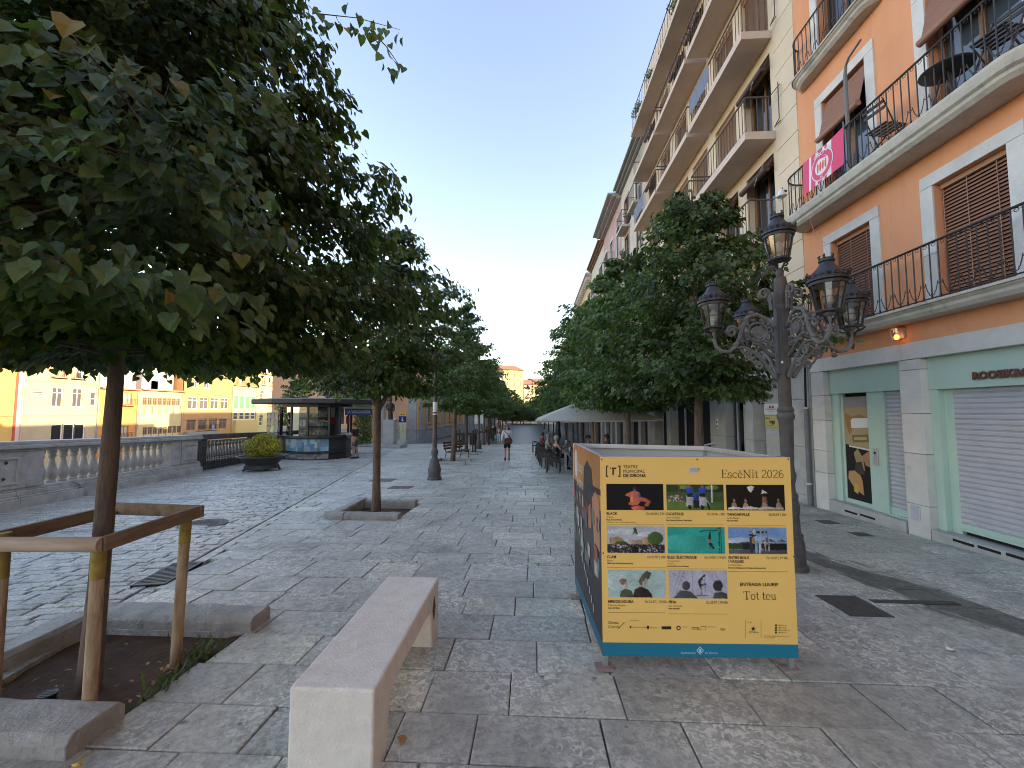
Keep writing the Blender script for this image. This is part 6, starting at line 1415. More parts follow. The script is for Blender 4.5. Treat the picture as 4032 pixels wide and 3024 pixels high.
# ------------------------------------------------------------------ stone benches
BENCH = mat('bench_stone', (.85, .81, .73), .9, (.72, .68, .605), (12, (.3, .7)), (60, .9, .008), n2=((.45, .425, .385), 30, .64, .70), spec=.2)
def stone_bench(label, x0, x1, y0, y1):
    z0, zt = gz(y0) - .02, gz(y0) + .40; z0b = gz(y1) - .02
    t_ = thing('stone_bench', label, 'bench', ((x0 + x1) / 2, y0, gz(y0)))
    m = MB(); L_ = y1 - y0
    prof_ = [(0, z0), (0, zt), (L_, zt), (L_, z0b), (L_ - .19, z0b), (L_ - .24, zt - .17), (L_ - .36, zt - .145), (.36, zt - .145), (.24, zt - .17), (.19, z0 - .0)]
    m.prism([(y0 + a, b) for a, b in prof_], lambda u, w_, d: (d, u, w_), x0, x1); m.build('seat', BENCH, t_, bevel=.014, seg=3)
    p_ = MB(); yc, zc = y1 - .16, zt - .17; p_.prism([(yc, zc - .09), (yc + .045, zc), (yc, zc + .09), (yc - .045, zc)], lambda u, w_, d: (x1 + d, u, w_), -.002, .004); p_.build('emblem_plate', mat('emblem_dark', (.09, .085, .08), .6, n=(30,)), t_)
    return t_
stone_bench('pale stone bench standing alone in the middle of the paving', -1.185, -.765, 2.04, 3.40)
stone_bench('pale stone bench by the wet stain before the shuttered shop', 3.53, 3.96, 1.66, 3.03)

# ------------------------------------------------------------------ poster box
FL, FR, BR, BL = [Vector((a, b, 0)) for a, b in ((.47, 2.98), (1.79, 3.02), (1.60, 3.95), (.40, 4.22))]
pbx = thing('poster_box', 'open topped box of yellow theatre festival panels on steel feet', 'poster stand', (1.1, 3.5, gz(3.3)))
ZB, ZT = -.012, 1.335; FD = (FR - FL).normalized(); FO = Vector((FD.y, -FD.x, 0)); FW = (FR - FL).length
def PP(u, w_, d): p = FL + FD * u + FO * d; return (p.x, p.y, w_)
YEL_P = mat('print_yellow', (.97, .63, .18), .42, c2=(.94, .605, .17), n=(2,)); TEAL = mat('print_teal', (.015, .20, .31), .42); ALU = mat('aluminium', (.55, .56, .57), .4, m=.7, c2=(.45, .46, .47), n=(5,)); PWH = mat('panel_white', (.60, .60, .60), .6)
def wallp(name, A, B, m_, th=.02, z0=ZB, z1=ZT, parent=pbx):
    d = (B - A).normalized(); o_ = Vector((d.y, -d.x, 0)) * th; m = MB(); m.hexa([(A.x, A.y, z0), (B.x, B.y, z0), (B.x - o_.x, B.y - o_.y, z0), (A.x - o_.x, A.y - o_.y, z0), (A.x, A.y, z1), (B.x, B.y, z1), (B.x - o_.x, B.y - o_.y, z1), (A.x - o_.x, A.y - o_.y, z1)]); return m.build(name, m_, parent)
fp = wallp('front_panel', FL, FR, YEL_P, .012); 
m = MB(); m.prism([(0, ZB), (FW, ZB), (FW, ZB + .088), (0, ZB + .088)], PP, .0008, .0022); m.build('teal_band', TEAL, fp)
FRs = FR + (BR - FR).normalized() * .022 - FD * .004; FLs = FL + (BL - FL).normalized() * .014
wallp('right_panel', FRs, BR, PWH); wallp('back_panel', BR, BL, PWH); 
sp_ = wallp('side_panel', BL, FLs, mat('print_orange', (.52, .23, .06), .42, n=(2,)), .012)
for A, B in ((FLs, FRs), (FRs, BR), (BR, BL), (BL, FLs)):
    d = (B - A).normalized(); o_ = Vector((d.y, -d.x, 0)); m = MB(); i0 = -.025
    m.beam(tuple(A.to_2d()) + (ZT - .012,), tuple(B.to_2d()) + (ZT - .012,), .001, .001)
    m = MB(); a_, b_ = A - o_ * .03, B - o_ * .03; m.beam((a_.x, a_.y, ZT - .018), (b_.x, b_.y, ZT - .018), .034, .04); m.build('rim', ALU, pbx, bevel=.003)
for A in (FLs, FRs, BR, BL):
    c = A.lerp((FL + FR + BR + BL) / 4, .035); m = MB(); m.rbox((c.x, c.y, (gz(c.y) + 1.31) / 2), (.035, .035, 1.31 - gz(c.y)), rad(2)); m.build('post', ALU, pbx)
    m = MB(); m.rbox((c.x - .01, c.y - .01, gz(c.y) + .012), (.12, .09, .02), rad(2)); m.build('foot_plate', mat('rusty_steel', (.35, .30, .27), .6, c2=(.25, .15, .1), n=(12,)), pbx, bevel=.003)
# print positions measured on the panel face: (0..1 across, 0..1 down)
def Q(zx, zy):
    fx = (zx - 286) / 1290
    for _ in range(4):
        yt, yb = 108 + 14 * fx, 1460 + 18 * fx; fy = (zy - yt) / (yb - yt); xl, xr = 280 + 13 * fy, 1540 + 75 * fy; fx = (zx - xl) / (xr - xl)
    return fx * FW, ZT - fy * (ZT - ZB)
INKP = mat('print_ink', (.045, .025, .012), .5); INKG = mat('print_ink_soft', (.20, .115, .03), .5)
def T(s, zx, zy, cap, m_=INKP, al='LEFT', bold=0.0, sx=1.0):
    u, w_ = Q(zx, zy); put_text(fp, s, cap * .00103 / .69, m_, PP, u, w_, .0025, al, bold, sx, 'lettering')
T('TEATRE', 433, 187, 20, sx=.98); T('MUNICIPAL', 433, 218, 20, sx=.98); T('DE GIRONA', 433, 248, 20, bold=.0009, sx=.98)
# bracket mark
def zpoly(col_m, pts, d=.0024, name='print_mark'):
    m = MB(); m.prism([Q(*p) for p in pts][::-1], PP, .0005, d); m.build(name, col_m, fp)
zpoly(INKP, [(318, 168), (334, 168), (334, 175), (325, 175), (325, 239), (334, 239), (334, 246), (318, 246)]); zpoly(INKP, [(415, 168), (399, 168), (399, 175), (408, 175), (408, 239), (399, 239), (399, 246), (415, 246)])
zpoly(INKP, [(358, 182), (387, 182), (387, 192), (371, 192), (371, 233), (361, 233), (361, 192), (358, 192)]); zpoly(INKP, [(344, 182), (351, 182), (351, 190), (344, 190)])
# seriffed headline glyphs drawn as strokes
def arc(cx, cy, rx, ry, a0, a1, n=14): return [(cx + rx * math.cos(rad(a0 + (a1 - a0) * k / n)), cy + ry * math.sin(rad(a0 + (a1 - a0) * k / n))) for k in range(n + 1)]
TH, TN = .105, .045
GL = {
 'E': (.62, [([(.14, 0), (.14, 1)], TH), ([(0, .02), (.56, .02)], TN), ([(0, .98), (.55, .98)], TN), ([(.14, .52), (.42, .52)], TN), ([(.56, 0), (.57, .24)], TN), ([(.55, 1), (.55, .78)], TN), ([(.42, .43), (.42, .61)], TN)]),
 's': (.46, [(arc(.22, .49, .16, .165, 40, 270, 10)[0:1] + arc(.22, .49, .16, .165, 60, 265, 10) + arc(.22, .165, .17, .165, 85, -90, 10)[0:] + arc(.2, .165, .17, .165, -90, -160, 5), .075), ([(.39, .66), (.39, .5)], TN), ([(.04, 0), (.03, .17)], TN)]),
 'c': (.52, [(arc(.27, .33, .21, .32, 40, 320), .08), ([(.45, .63), (.45, .48)], TN)]),
 'e': (.54, [(arc(.27, .33, .21, .32, 0, 320), .08), ([(.07, .35), (.48, .35)], TN)]),
 'N': (.84, [([(.14, 0), (.14, 1)], TN * 1.2), ([(.13, .98), (.70, .02)], TH), ([(.70, 0), (.70, 1)], TN * 1.2), ([(0, .02), (.28, .02)], TN), ([(0, .98), (.2, .98)], TN), ([(.56, .98), (.84, .98)], TN)]),
 'i': (.32, [([(.16, 0), (.16, .65)], .09), ([(.02, .02), (.30, .02)], TN), ([(.02, .63), (.16, .63)], TN), ([(.15, .84), (.15, .95)], .1)]),
 't': (.38, [([(.16, .9), (.16, .12), (.22, .03), (.36, .05)], .085), ([(.0, .63), (.34, .63)], TN)]),
 '2': (.56, [(arc(.26, .74, .2, .24, 165, -30, 10) + [(.06, .06)], .07), ([(.05, .035), (.5, .035)], .07), ([(.5, .02), (.51, .18)], TN)]),
 '0': (.58, [(arc(.27, .5, .2, .47, 0, 360, 24), .075)]),
 '6': (.56, [(arc(.36, .45, .30, .52, 75, 180, 10) + arc(.27, .3, .2, .28, 180, 540, 18), .07)]),
 'T': (.74, [([(.36, 0), (.36, 1)], TH), ([(.02, .97), (.70, .97)], TN), ([(.04, 1), (.03, .76)], TN), ([(.68, 1), (.69, .76)], TN), ([(.2, .02), (.52, .02)], TN)]),
 'o': (.56, [(arc(.27, .33, .21, .32, 0, 360, 22), .08)]),
 'u': (.60, [([(.14, .65), (.14, .2), (.2, .06), (.3, .03), (.4, .1), (.45, .2)], .085), ([(.46, .65), (.46, 0)], .085), ([(0, .63), (.14, .63)], TN), ([(.33, .63), (.46, .63)], TN), ([(.46, .02), (.6, .02)], TN)]),
 ' ': (.28, []), '`': (0, [([(-.34, .98), (-.22, .8)], .07)])}
def serif(s, zx0, zx1, base, cap, m_=INKP):
    tot = sum(GL[c][0] for c in s); u0, w0 = Q(zx0, base); u1, _ = Q(zx1, base); k = (u1 - u0) / tot; h = cap * .00103; x = 0; mb = MB()
    for c in s:
        wd, st = GL[c]
        for pts, tw in st:
            P2 = [Vector(((x + a) * k, b * h, 0)) for a, b in pts]; t_ = tw * h * .5
            L_, R_ = [], []
            for i, p in enumerate(P2):
                d = (P2[min(i + 1, len(P2) - 1)] - P2[max(i - 1, 0)]).normalized(); n_ = Vector((-d.y, d.x, 0)) * t_; n_.y *= .75
                if len(P2) == 2: p = p + (d * -t_ * .2 if i == 0 else d * t_ * .2)
                L_.append(p + n_); R_.append(p - n_)
            for i in range(len(P2) - 1): mb.add([PP(u0 + q_.x, w0 + q_.y, .0026) for q_ in (R_[i], R_[i + 1], L_[i + 1], L_[i])], [(0, 1, 2, 3)])
        x += wd
    mb.build('headline', m_, fp, fix=False)
serif('Esce`Nit 2026', 1088, 1503, 259, 54); serif('Tot teu', 1242, 1462, 1089, 54)
T('ENTRADA LLIURE!', 1216, 997, 21, bold=.0007, sx=1.02)
def ev(zx, zxr, zy, title, date, lines, title2=None):
    T(title, zx, zy, 17, bold=.0006, sx=.96); T(date, zxr, zy + 4, 16, INKP, 'RIGHT', 0, .88); y_ = zy
    if title2: y_ += 25; T(title2, zx, y_, 17, bold=.0006, sx=.96)
    for k, (s, b) in enumerate(lines): y_ += 22 if k == 0 else 17; T(s, zx, y_, 11 if k == 0 else 8.5, INKG if not b else INKP, 'LEFT', .0004 if b else 0, 1.0)
ev(320, 710, 508, 'BLACK', 'Dv 26.06 | 22h', [('Oulouy', 0), ('Plaça de la Solidaritat', 1), ('(La Marfà - Centre de Creació Musical)', 0)])
ev(722, 1113, 514, 'CICATRIUS', 'Dt 30.06 | 20h', [('Vero Cendoya', 0), ("Parc Central (L'Estació Espai Jove)", 1)])
ev(1127, 1521, 520, 'TANCARVILLE', 'Dj 02.07 | 20h', [('Le G. Bistaki', 0), ('Plaça del Pallol', 1)])
ev(323, 717, 805, 'CLAM', 'Dt 07.07 | 20h', [('Fèmur', 0), ('CEEC Sant Daniel (pista esportiva)', 1)])
ev(730, 1125, 810, 'BLEU ÉLECTRIQUE', 'Dt 14.07 | 19:30h', [('Cirque Pardi', 0), ('Frontera', 0), ('La Copa (Parc de la Devesa)', 1)])
ev(1139, 1536, 815, 'ENTRE BOUS', 'Dj 16.07 | 19:30h', [('La Côte Folle', 0), ('Parc de la Guingueta de Fontajau (pista esportiva)', 1)], 'I VAQUES')
ev(328, 726, 1106, 'EMBOSCADURA', 'Dt 21.07 | 19:30h', [('Colectivo Amieno', 0), ('Camp del Bisbe', 1)])
ev(738, 1138, 1112, 'PÍFIA', 'Dj 23.07 | 19:30h', [('Cia Totapedra', 0), ('Plaça del Pallol', 1)])
for (a, b, y_) in ((320, 708, 577), (725, 1112, 580), (1130, 1522, 585), (325, 716, 870), (730, 1126, 880), (1140, 1538, 900), (330, 714, 1172), (740, 1136, 1182)): zpoly(INKG, [(a, y_), (b, y_ + 3), (b, y_ + 4.6), (a, y_ + 1.6)], .0016, 'rule_line')
T('Girona', 329, 1248, 17); T('Cultura', 329, 1275, 17); zpoly(INKG, [(437, 1238), (442, 1238), (400, 1282), (396, 1282)])
for (x, y_, s, c) in ((490, 1274, 'Generalitat de Catalunya', 7), (612, 1277, 'Ajuntament', 7), (695, 1279, 'Temporada', 9), (832, 1272, 'Creacció', 7), (895, 1278, 'Interreg', 10), (895, 1290, 'POCTEFA', 9), (998, 1272, 'Unió Europea', 7), (1088, 1284, 'Europe', 7), (1088, 1294, 'FEDER', 8), (478, 1229, 'Amb el suport de', 6), (1266, 1242, 'Patrocina', 6), (1282, 1311, 'ESTRELLA', 10), (1476, 1264, '@teatre_gi', 8), (1476, 1280, '@teatre_gi', 8), (1476, 1296, '@TeatreGirona', 8), (1476, 1312, '@teatre_gi', 8), (1382, 1334, 'Teatre Municipal de Girona, Plaça del Vi, 1', 7), (1382, 1345, 'Tel. 972 419 019', 7)): T(s, x, y_, c, INKG if c < 9 else INKP)
for (x0, y0, x1, y1) in ((476, 1264, 487, 1276), (593, 1262, 607, 1282), (692, 1266, 757, 1286), (1455, 1256, 1468, 1267), (1455, 1272, 1468, 1283), (1455, 1288, 1468, 1299), (1455, 1304, 1468, 1315)): zpoly(INKP, [(x0, y0), (x1, y0), (x1, y1), (x0, y1)], .0016)
zpoly(INKP, [(1309 + (17 if k % 2 == 0 else 7) * math.sin(k * math.pi / 5), 1283 - (17 if k % 2 == 0 else 7) * math.cos(k * math.pi / 5)) for k in range(10)])
zpoly(INKP, [(806 + 15 * math.cos(a), 1277 + 15 * math.sin(a)) for a in [k * .6283 for k in range(10)]]); zpoly(YEL_P, [(806 + 8 * math.cos(a), 1277 + 8 * math.sin(a)) for a in [k * .6283 for k in range(10)]], .003)
zpoly(INKG, [(956, 1266), (992, 1266), (992, 1292), (956, 1292)], .0014); zpoly(YEL_P, [(959, 1269), (989, 1269), (989, 1289), (959, 1289)], .002)
for x in (1257, 1360): zpoly(INKG, [(x, 1228), (x + 1.5, 1228), (x + 3, 1346), (x + 1.5, 1346)], .0014, 'rule_line')
for (x, y_) in ((290, 125), (926, 130), (1528, 134), (298, 772), (1574, 802)): zpoly(INKG, [(x - 4, y_ - 5), (x + 4, y_ - 5), (x + 4, y_ + 5), (x - 4, y_ + 5)], .004, 'fixing')
zpoly(PWH, [(873, 186), (930, 183), (936, 222), (875, 230)], .0022, 'sticker'); T('HABITATGE', 878, 200, 9); T('ÉS UN NEGOCI', 880, 213, 7, sx=.9)
PALEB = mat('print_pale', (.55, .70, .78), .45)
zpoly(PALEB, [(952, 1398), (978, 1426), (952, 1454), (927, 1426)], .0034, 'town_crest'); zpoly(TEAL, [(952, 1405), (972, 1426), (952, 1447), (933, 1426)], .0038, 'town_crest'); zpoly(PALEB, [(945, 1414), (960, 1414), (960, 1438), (945, 1438)], .0042, 'town_crest')
u, w_ = Q(922, 1448); put_text(fp, 'Ajuntament', .0215, PALEB, PP, u, w_, .0032, 'RIGHT'); u, w_ = Q(984, 1448); put_text(fp, 'de Girona', .0215, PALEB, PP, u, w_, .0032)
# eight stage photographs: flat printed shapes
def inside(x, y_, pts):
    r = False; j = len(pts) - 1
    for i in range(len(pts)):
        (xi, yi), (xj, yj) = pts[i], pts[j]
        if (yi > y_) != (yj > y_) and x < (xj - xi) * (y_ - yi) / (yj - yi) + xi: r = not r
        j = i
    return r
def photo(zx0, zy0, zx1, zy1, shapes, nx=76, ny=38):
    """a printed photograph: colour held on a fine grid of points, blended between them"""
    (u0, w0), (u1, w1) = Q(zx0, zy0), Q(zx1, zy1); rp_ = random.Random(int(zx0 * 7 + zy0)); boxes = [(min(p[0] for p in pts), max(p[0] for p in pts), min(p[1] for p in pts), max(p[1] for p in pts)) for _, pts in shapes]
    cols = []; V = []; lum = [[rp_.uniform(.6, 1.4) for _ in range(9)] for _ in range(6)]
    for j in range(ny + 1):
        for i in range(nx + 1):
            x, y_ = i / nx, j / ny; qx, qy = min(max(x, .002), .998) + rp_.uniform(-.004, .004), min(max(y_, .002), .998) + rp_.uniform(-.008, .008); c = shapes[0][0]; kk = 0
            for k in range(len(shapes) - 1, 0, -1):
                bx = boxes[k]
                if bx[0] <= qx <= bx[1] and bx[2] <= qy <= bx[3] and inside(qx, qy, shapes[k][1]):
                    c = shapes[k][0]; kk = k; b_ = bx; sh_ = 1.25 - .55 * (qx - b_[0]) / max(b_[1] - b_[0], .01); c = tuple(v * sh_ for v in c); break
            gx, gy = x * 7.99, y_ * 4.99; i0, j0 = int(gx), int(gy); fx, fy = gx - i0, gy - j0
            l_ = (lum[j0][i0] * (1 - fx) + lum[j0][i0 + 1] * fx) * (1 - fy) + (lum[j0 + 1][i0] * (1 - fx) + lum[j0 + 1][i0 + 1] * fx) * fy
            n_ = rp_.uniform(.8, 1.2) * (1 + (l_ - 1) * (.35 if kk == 0 else .5)); cols.append(tuple(min(1, v * n_) for v in c) + (1,)); V.append(PP(u0 + (u1 - u0) * x, w0 + (w1 - w0) * y_, .0018))
    o0 = org(fp); me = bpy.data.meshes.new('photograph'); F = [(j * (nx + 1) + i, (j + 1) * (nx + 1) + i, (j + 1) * (nx + 1) + i + 1, j * (nx + 1) + i + 1) for j in range(ny) for i in range(nx)]
    me.from_pydata([Vector(v) - o0 for v in V], [], F); me.materials.append(PRINT); at = me.color_attributes.new('Col', 'FLOAT_COLOR', 'POINT'); at.data.foreach_set('color', [q_ for c in cols for q_ in c]); me.update(); link('photograph', me, fp)
RC = lambda a, b, c, d: [(a, b), (c, b), (c, d), (a, d)]
EL = lambda cx, cy, rx, ry, n=12: [(cx + rx * math.cos(6.2832 * k / n), cy + ry * math.sin(6.2832 * k / n)) for k in range(n)]
FULL = RC(0, 0, 1, 1); SKN = (.30, .15, .09); CORAL = (.55, .14, .08)
photo(320, 295, 705, 480, [((.006, .006, .007), FULL), (CORAL, [(.43, .3), (.5, .25), (.58, .32), (.60, .5), (.70, .55), (.78, .68), (.72, .86), (.66, .84), (.70, .7), (.6, .66), (.55, .8), (.45, .82), (.38, .78), (.42, .62), (.40, .48), (.34, .46), (.34, .4)]), ((.68, .22, .13), [(.44, .32), (.5, .3), (.5, .6), (.43, .7)]), (CORAL, EL(.55, .93, .12, .1)), ((.10, .10, .35), [(.55, .38), (.59, .36), (.60, .5), (.56, .5)]), ((.05, .03, .025), EL(.495, .18, .035, .1)), ((.55, .55, .6), RC(.475, .22, .51, .25))])
sh = [((.06, .10, .03), FULL), ((.11, .19, .04), RC(0, .68, 1, 1)), ((.03, .05, .02), RC(0, 0, 1, .3)), ((.16, .24, .08), EL(.8, .12, .12, .09)), ((.2, .3, .1), EL(.3, .1, .1, .08)), ((.10, .07, .05), RC(.2, 0, .235, .5)), ((.65, .66, .66), RC(.785, 0, .81, .7))]
rp = random.Random(8)
for k in range(34): c = rp.choice([(.5, .4, .35), (.35, .12, .1), (.6, .6, .6), (.2, .2, .25), (.45, .3, .2)]); sh.append((c, EL(rp.uniform(.01, .3), rp.uniform(.42, .68), .014, .035, 6)))
for (x, lean_) in ((.41, 0), (.63, .03)):
    sh += [((.03, .08, .42), [(x - .07, .12), (x + .06, .1), (x + .07, .32), (x - .05, .36)]), (SKN, EL(x, .08, .022, .05)), ((.42, .42, .42), [(x - .06, .45), (x + .05, .45), (x + .1 + lean_, .8), (x - .07, .85)]), ((.015, .015, .02), RC(x - .05, .34, x + .05, .48)), ((.01, .01, .01), [(x - .03, .8), (x + .01, .8), (x + .02, .97), (x - .03, .97)])]
sh += [((.025, .05, .3), [(.46, .4), (.56, .38), (.56, .66), (.48, .66)]), ((.02, .02, .02), RC(.46, .62, .57, .92)), ((.01, .01, .01), [(.7, .7), (.73, .7), (.77, .97), (.73, .97)])]
photo(721, 302, 1108, 484, sh)
sh = [((.014, .010, .006), FULL)]
for (x, z) in ((.13, .74), (.33, .76), (.65, .72), (.89, .74)): sh += [((.40, .26, .18), [(x - .05, .9), (x - .04, z), (x, z - .08), (x + .04, z), (x + .06, .9)]), ((.10, .06, .04), EL(x, z - .17, .022, .06)), ((.45, .3, .22), EL(x, z - .13, .017, .045))]
sh += [((.6, .58, .54), [(.02, .92), (.1, .86), (.25, .9), (.4, .84), (.55, .9), (.7, .85), (.85, .9), (.97, .87), (.98, .97), (.03, .97)]), ((.66, .65, .63), [(.36, .1), (.4, .04), (.48, .06), (.46, .2), (.42, .3), (.38, .22)]), ((.66, .65, .63), [(.6, .36), (.63, .18), (.72, .34), (.66, .32)]), ((.25, .12, .08), [(.62, .45), (.68, .45), (.70, .7), (.61, .7)])]
photo(1119, 307, 1513, 488, sh)
sh = [((.46, .50, .56), FULL), ((.62, .63, .66), EL(.3, .2, .3, .12)), ((.55, .57, .62), EL(.75, .3, .25, .1)), ((.40, .25, .13), [(.04, .45), (.2, .38), (.3, .52), (.3, .7), (.04, .7)]), ((.42, .33, .25), RC(.36, .5, .62, .7)), ((.45, .28, .14), [(.62, .45), (.76, .36), (.78, .7), (.62, .7)]), ((.07, .13, .03), EL(.84, .45, .14, .26)), ((.05, .09, .03), EL(.25, .64, .12, .08)), ((.03, .028, .03), RC(0, .68, 1, 1))]
for k in range(90): c = rp.choice([(.4, .38, .36), (.15, .13, .13), (.3, .22, .18), (.5, .48, .5), (.22, .2, .26)]); sh.append((c, EL(rp.uniform(.01, .99), rp.uniform(.72, .97), .013, .028, 5)))
sh += [((.06, .05, .05), [(.46, .06), (.51, .04), (.52, .18), (.54, .3), (.52, .32), (.49, .22), (.455, .32), (.44, .3), (.47, .18)]), ((.03, .03, .03), RC(.045, .12, .052, .7)), ((.01, .01, .01), EL(.48, .9, .05, .16)), ((.5, .45, .4), [(.15, .74), (.24, .74), (.195, .66)])]
photo(323, 588, 714, 774, sh)
photo(729, 595, 1118, 780, [((.03, .38, .32), FULL), ((.05, .43, .36), EL(.3, .6, .4, .35)), ((.02, .03, .03), [(.545, .19), (.6, .13), (.88, .1), (.88, .13), (.62, .16), (.6, .2)]), ((.015, .02, .02), RC(.895, 0, .91, 1)), ((.03, .04, .04), RC(.93, 0, .94, 1)), ((.012, .012, .012), [(.74, .18), (.755, .18), (.76, .45), (.72, .5), (.725, .3)]), ((.34, .18, .12), EL(.735, .56, .03, .1)), ((.02, .02, .02), [(.71, .6), (.77, .6), (.82, .8), (.79, .83), (.75, .72), (.745, .83), (.725, .83), (.73, .7)])])
sh = [((.18, .32, .58), FULL), ((.35, .46, .64), EL(.5, .5, .6, .14)), ((.5, .56, .66), EL(.2, .55, .3, .08)), ((.03, .06, .02), RC(0, .6, 1, .82)), ((.035, .035, .04), [(.2, .55), (.36, .55), (.36, .72), (.2, .72)]), ((.10, .10, .12), [(.55, .55), (.67, .36), (.82, .56)]), ((.14, .14, .16), [(.82, .55), (.92, .42), (1, .55)]), ((.015, .015, .015), RC(.24, .62, 1, .84)), ((.10, .10, .11), RC(0, .84, 1, 1)), ((.015, .015, .015), [(.36, .14), (.68, .14), (.66, .22), (.4, .22)])]
for (x0, x1) in ((.39, .405), (.55, .565), (.685, .70), (.62, .635)): sh.append(((.38, .40, .42), RC(x0, 0, x1, .9)))
sh += [((.38, .40, .42), [(.57, .88), (.58, .84), (.69, .5), (.70, .52)]), ((.05, .04, .06), RC(.36, .35, .42, .95)), ((.42, .22, .12), RC(.4, .4, .45, .6)), ((.20, .42, .5), RC(.455, .5, .50, .98)), ((.5, .5, .48), RC(.46, .3, .5, .5)), ((.04, .04, .05), [(.33, .3), (.4, .24), (.48, .3), (.44, .36)]), ((.5, .52, .5), EL(.45, .18, .03, .1)), ((.5, .55, .6), RC(.52, .6, .55, .98))]
photo(1135, 600, 1531, 785, sh)
photo(328, 885, 722, 1075, [((.42, .55, .52), FULL), ((.47, .60, .57), EL(.3, .4, .4, .4)), ((.09, .10, .05), [(.2, 1), (.22, .78), (.3, .68), (.4, .74), (.46, 1)]), ((.045, .025, .02), [(.42, 1), (.46, .72), (.55, .6), (.66, .66), (.74, .82), (.77, 1)]), ((.25, .17, .1), [(.19, .38), (.26, .3), (.33, .36), (.31, .5), (.24, .56)]), ((.5, .36, .3), [(.29, .46), (.335, .46), (.34, .62), (.29, .66)]), ((.10, .10, .06), [(.52, .42), (.6, .14), (.68, .02), (.76, .1), (.72, .3), (.64, .46), (.58, .56)]), ((.5, .36, .3), [(.6, .42), (.66, .36), (.66, .5), (.6, .56)]), ((.45, .47, .44), [(.62, .36), (.68, .3), (.68, .4)])])
sh = [((.46, .46, .56), FULL)]
for (a, b, c, d) in ((.0, .0, .12, .2), (.26, 0, .12, .8), (.2, 0, .06, .8), (.66, 0, .95, .9), (.74, 0, 1.0, .7), (.6, 0, .62, .8), (.40, 0, .40, .9)): sh.append(((.30, .30, .36), [(a, b), (a + .014, b), (c + .014, d), (c, d)]))
for k in range(6): sh.append(((.3, .3, .36), [(.12 + k * .02, .75 - k * .12), (.22 + k * .012, .7 - k * .12), (.22 + k * .012, .72 - k * .12), (.12 + k * .02, .77 - k * .12)]))
sh += [((.09, .09, .10), [(.08, 1), (.15, .8), (.22, .72), (.36, .74), (.42, .85), (.5, 1)]), ((.07, .06, .06), EL(.30, .55, .07, .17)), ((.08, .08, .09), [(.75, 1), (.78, .8), (.9, .74), (.99, .84), (1, 1)]), ((.04, .035, .035), EL(.84, .54, .085, .2)), ((.03, .03, .035), [(.5, .4), (.58, .18), (.62, .14), (.64, .17), (.58, .3), (.55, .46), (.57, .6), (.53, .66), (.52, .55)]), ((.35, .2, .15), RC(.545, .6, .565, .88)), ((.05, .05, .05), [(.56, .5), (.64, .44), (.65, .55), (.63, .56), (.62, .5), (.57, .56)]), ((.08, .08, .09), RC(.46, .88, .66, .905))]
photo(737, 890, 1136, 1083, sh)
# the foreshortened left face
SD = (FL - BL).normalized(); SO = Vector((SD.y, -SD.x, 0)); SW = (FL - BL).length
def PSd(u, w_, d): p = BL + SD * u + SO * d; return (p.x, p.y, w_)
mb = MB(); k_ = [0]
def sshape(c, pts): k_[0] += 1; mb.col = c; mb.add([PSd(a * SW, ZT - b * (ZT - ZB), .001 + k_[0] * .00015) for a, b in pts], [tuple(range(len(pts)))])
sshape((.016, .12, .19), [(0, .935), (1, .935), (1, 1), (0, 1)]); sshape((.03, .028, .03), [(0, .62), (1, .66), (1, .935), (0, .935)]); sshape((.055, .05, .05), [(0, .25), (1, .28), (1, .66), (0, .62)])
sshape((.62, .62, .60), EL(.14, .13, .07, .1)); sshape((.04, .03, .03), [(.45, .30), (.47, .12), (.6, .06), (.74, .1), (.80, .24), (.72, .34)]); sshape((.02, .02, .025), [(.45, .42), (.55, .2), (1, .17), (1, .2), (.6, .24), (.55, .45)])
sshape((.48, .22, .12), [(.75, .26), (.86, .2), (.97, .24), (.96, .5), (.8, .48)]); sshape((.4, .18, .1), [(.55, .36), (.7, .3), (.72, .44), (.58, .46)])
for k in range(40): a, b = rp.uniform(.02, .9), rp.uniform(.28, .62); w2, h2 = rp.uniform(.03, .09), rp.uniform(.04, .1); sshape(rp.choice([(.35, .35, .33), (.14, .18, .15), (.3, .08, .08), (.10, .16, .12), (.42, .40, .40), (.2, .24, .28), (.12, .10, .10)]), [(a, b), (a + w2, b + .01), (a + w2, b + h2), (a, b + h2)])
for k in range(8): sshape((.5, .5, .48), [(.35 + k * .06, .66 + k * .025), (.37 + k * .06, .66 + k * .025), (.38 + k * .06, .70 + k * .025), (.36 + k * .06, .70 + k * .025)])
mb.build('side_print', PRINT, sp_, colors=True, fix=False)
put_text(sp_, 'teatre', .15, mat('print_white', (.65, .62, .58), .5), PSd, .26 * SW, ZT - .22, .008, sx=.8); put_text(sp_, 'al carrer', .15, MATS['print_white'], PSd, .22 * SW, ZT - .36, .008, sx=.6)

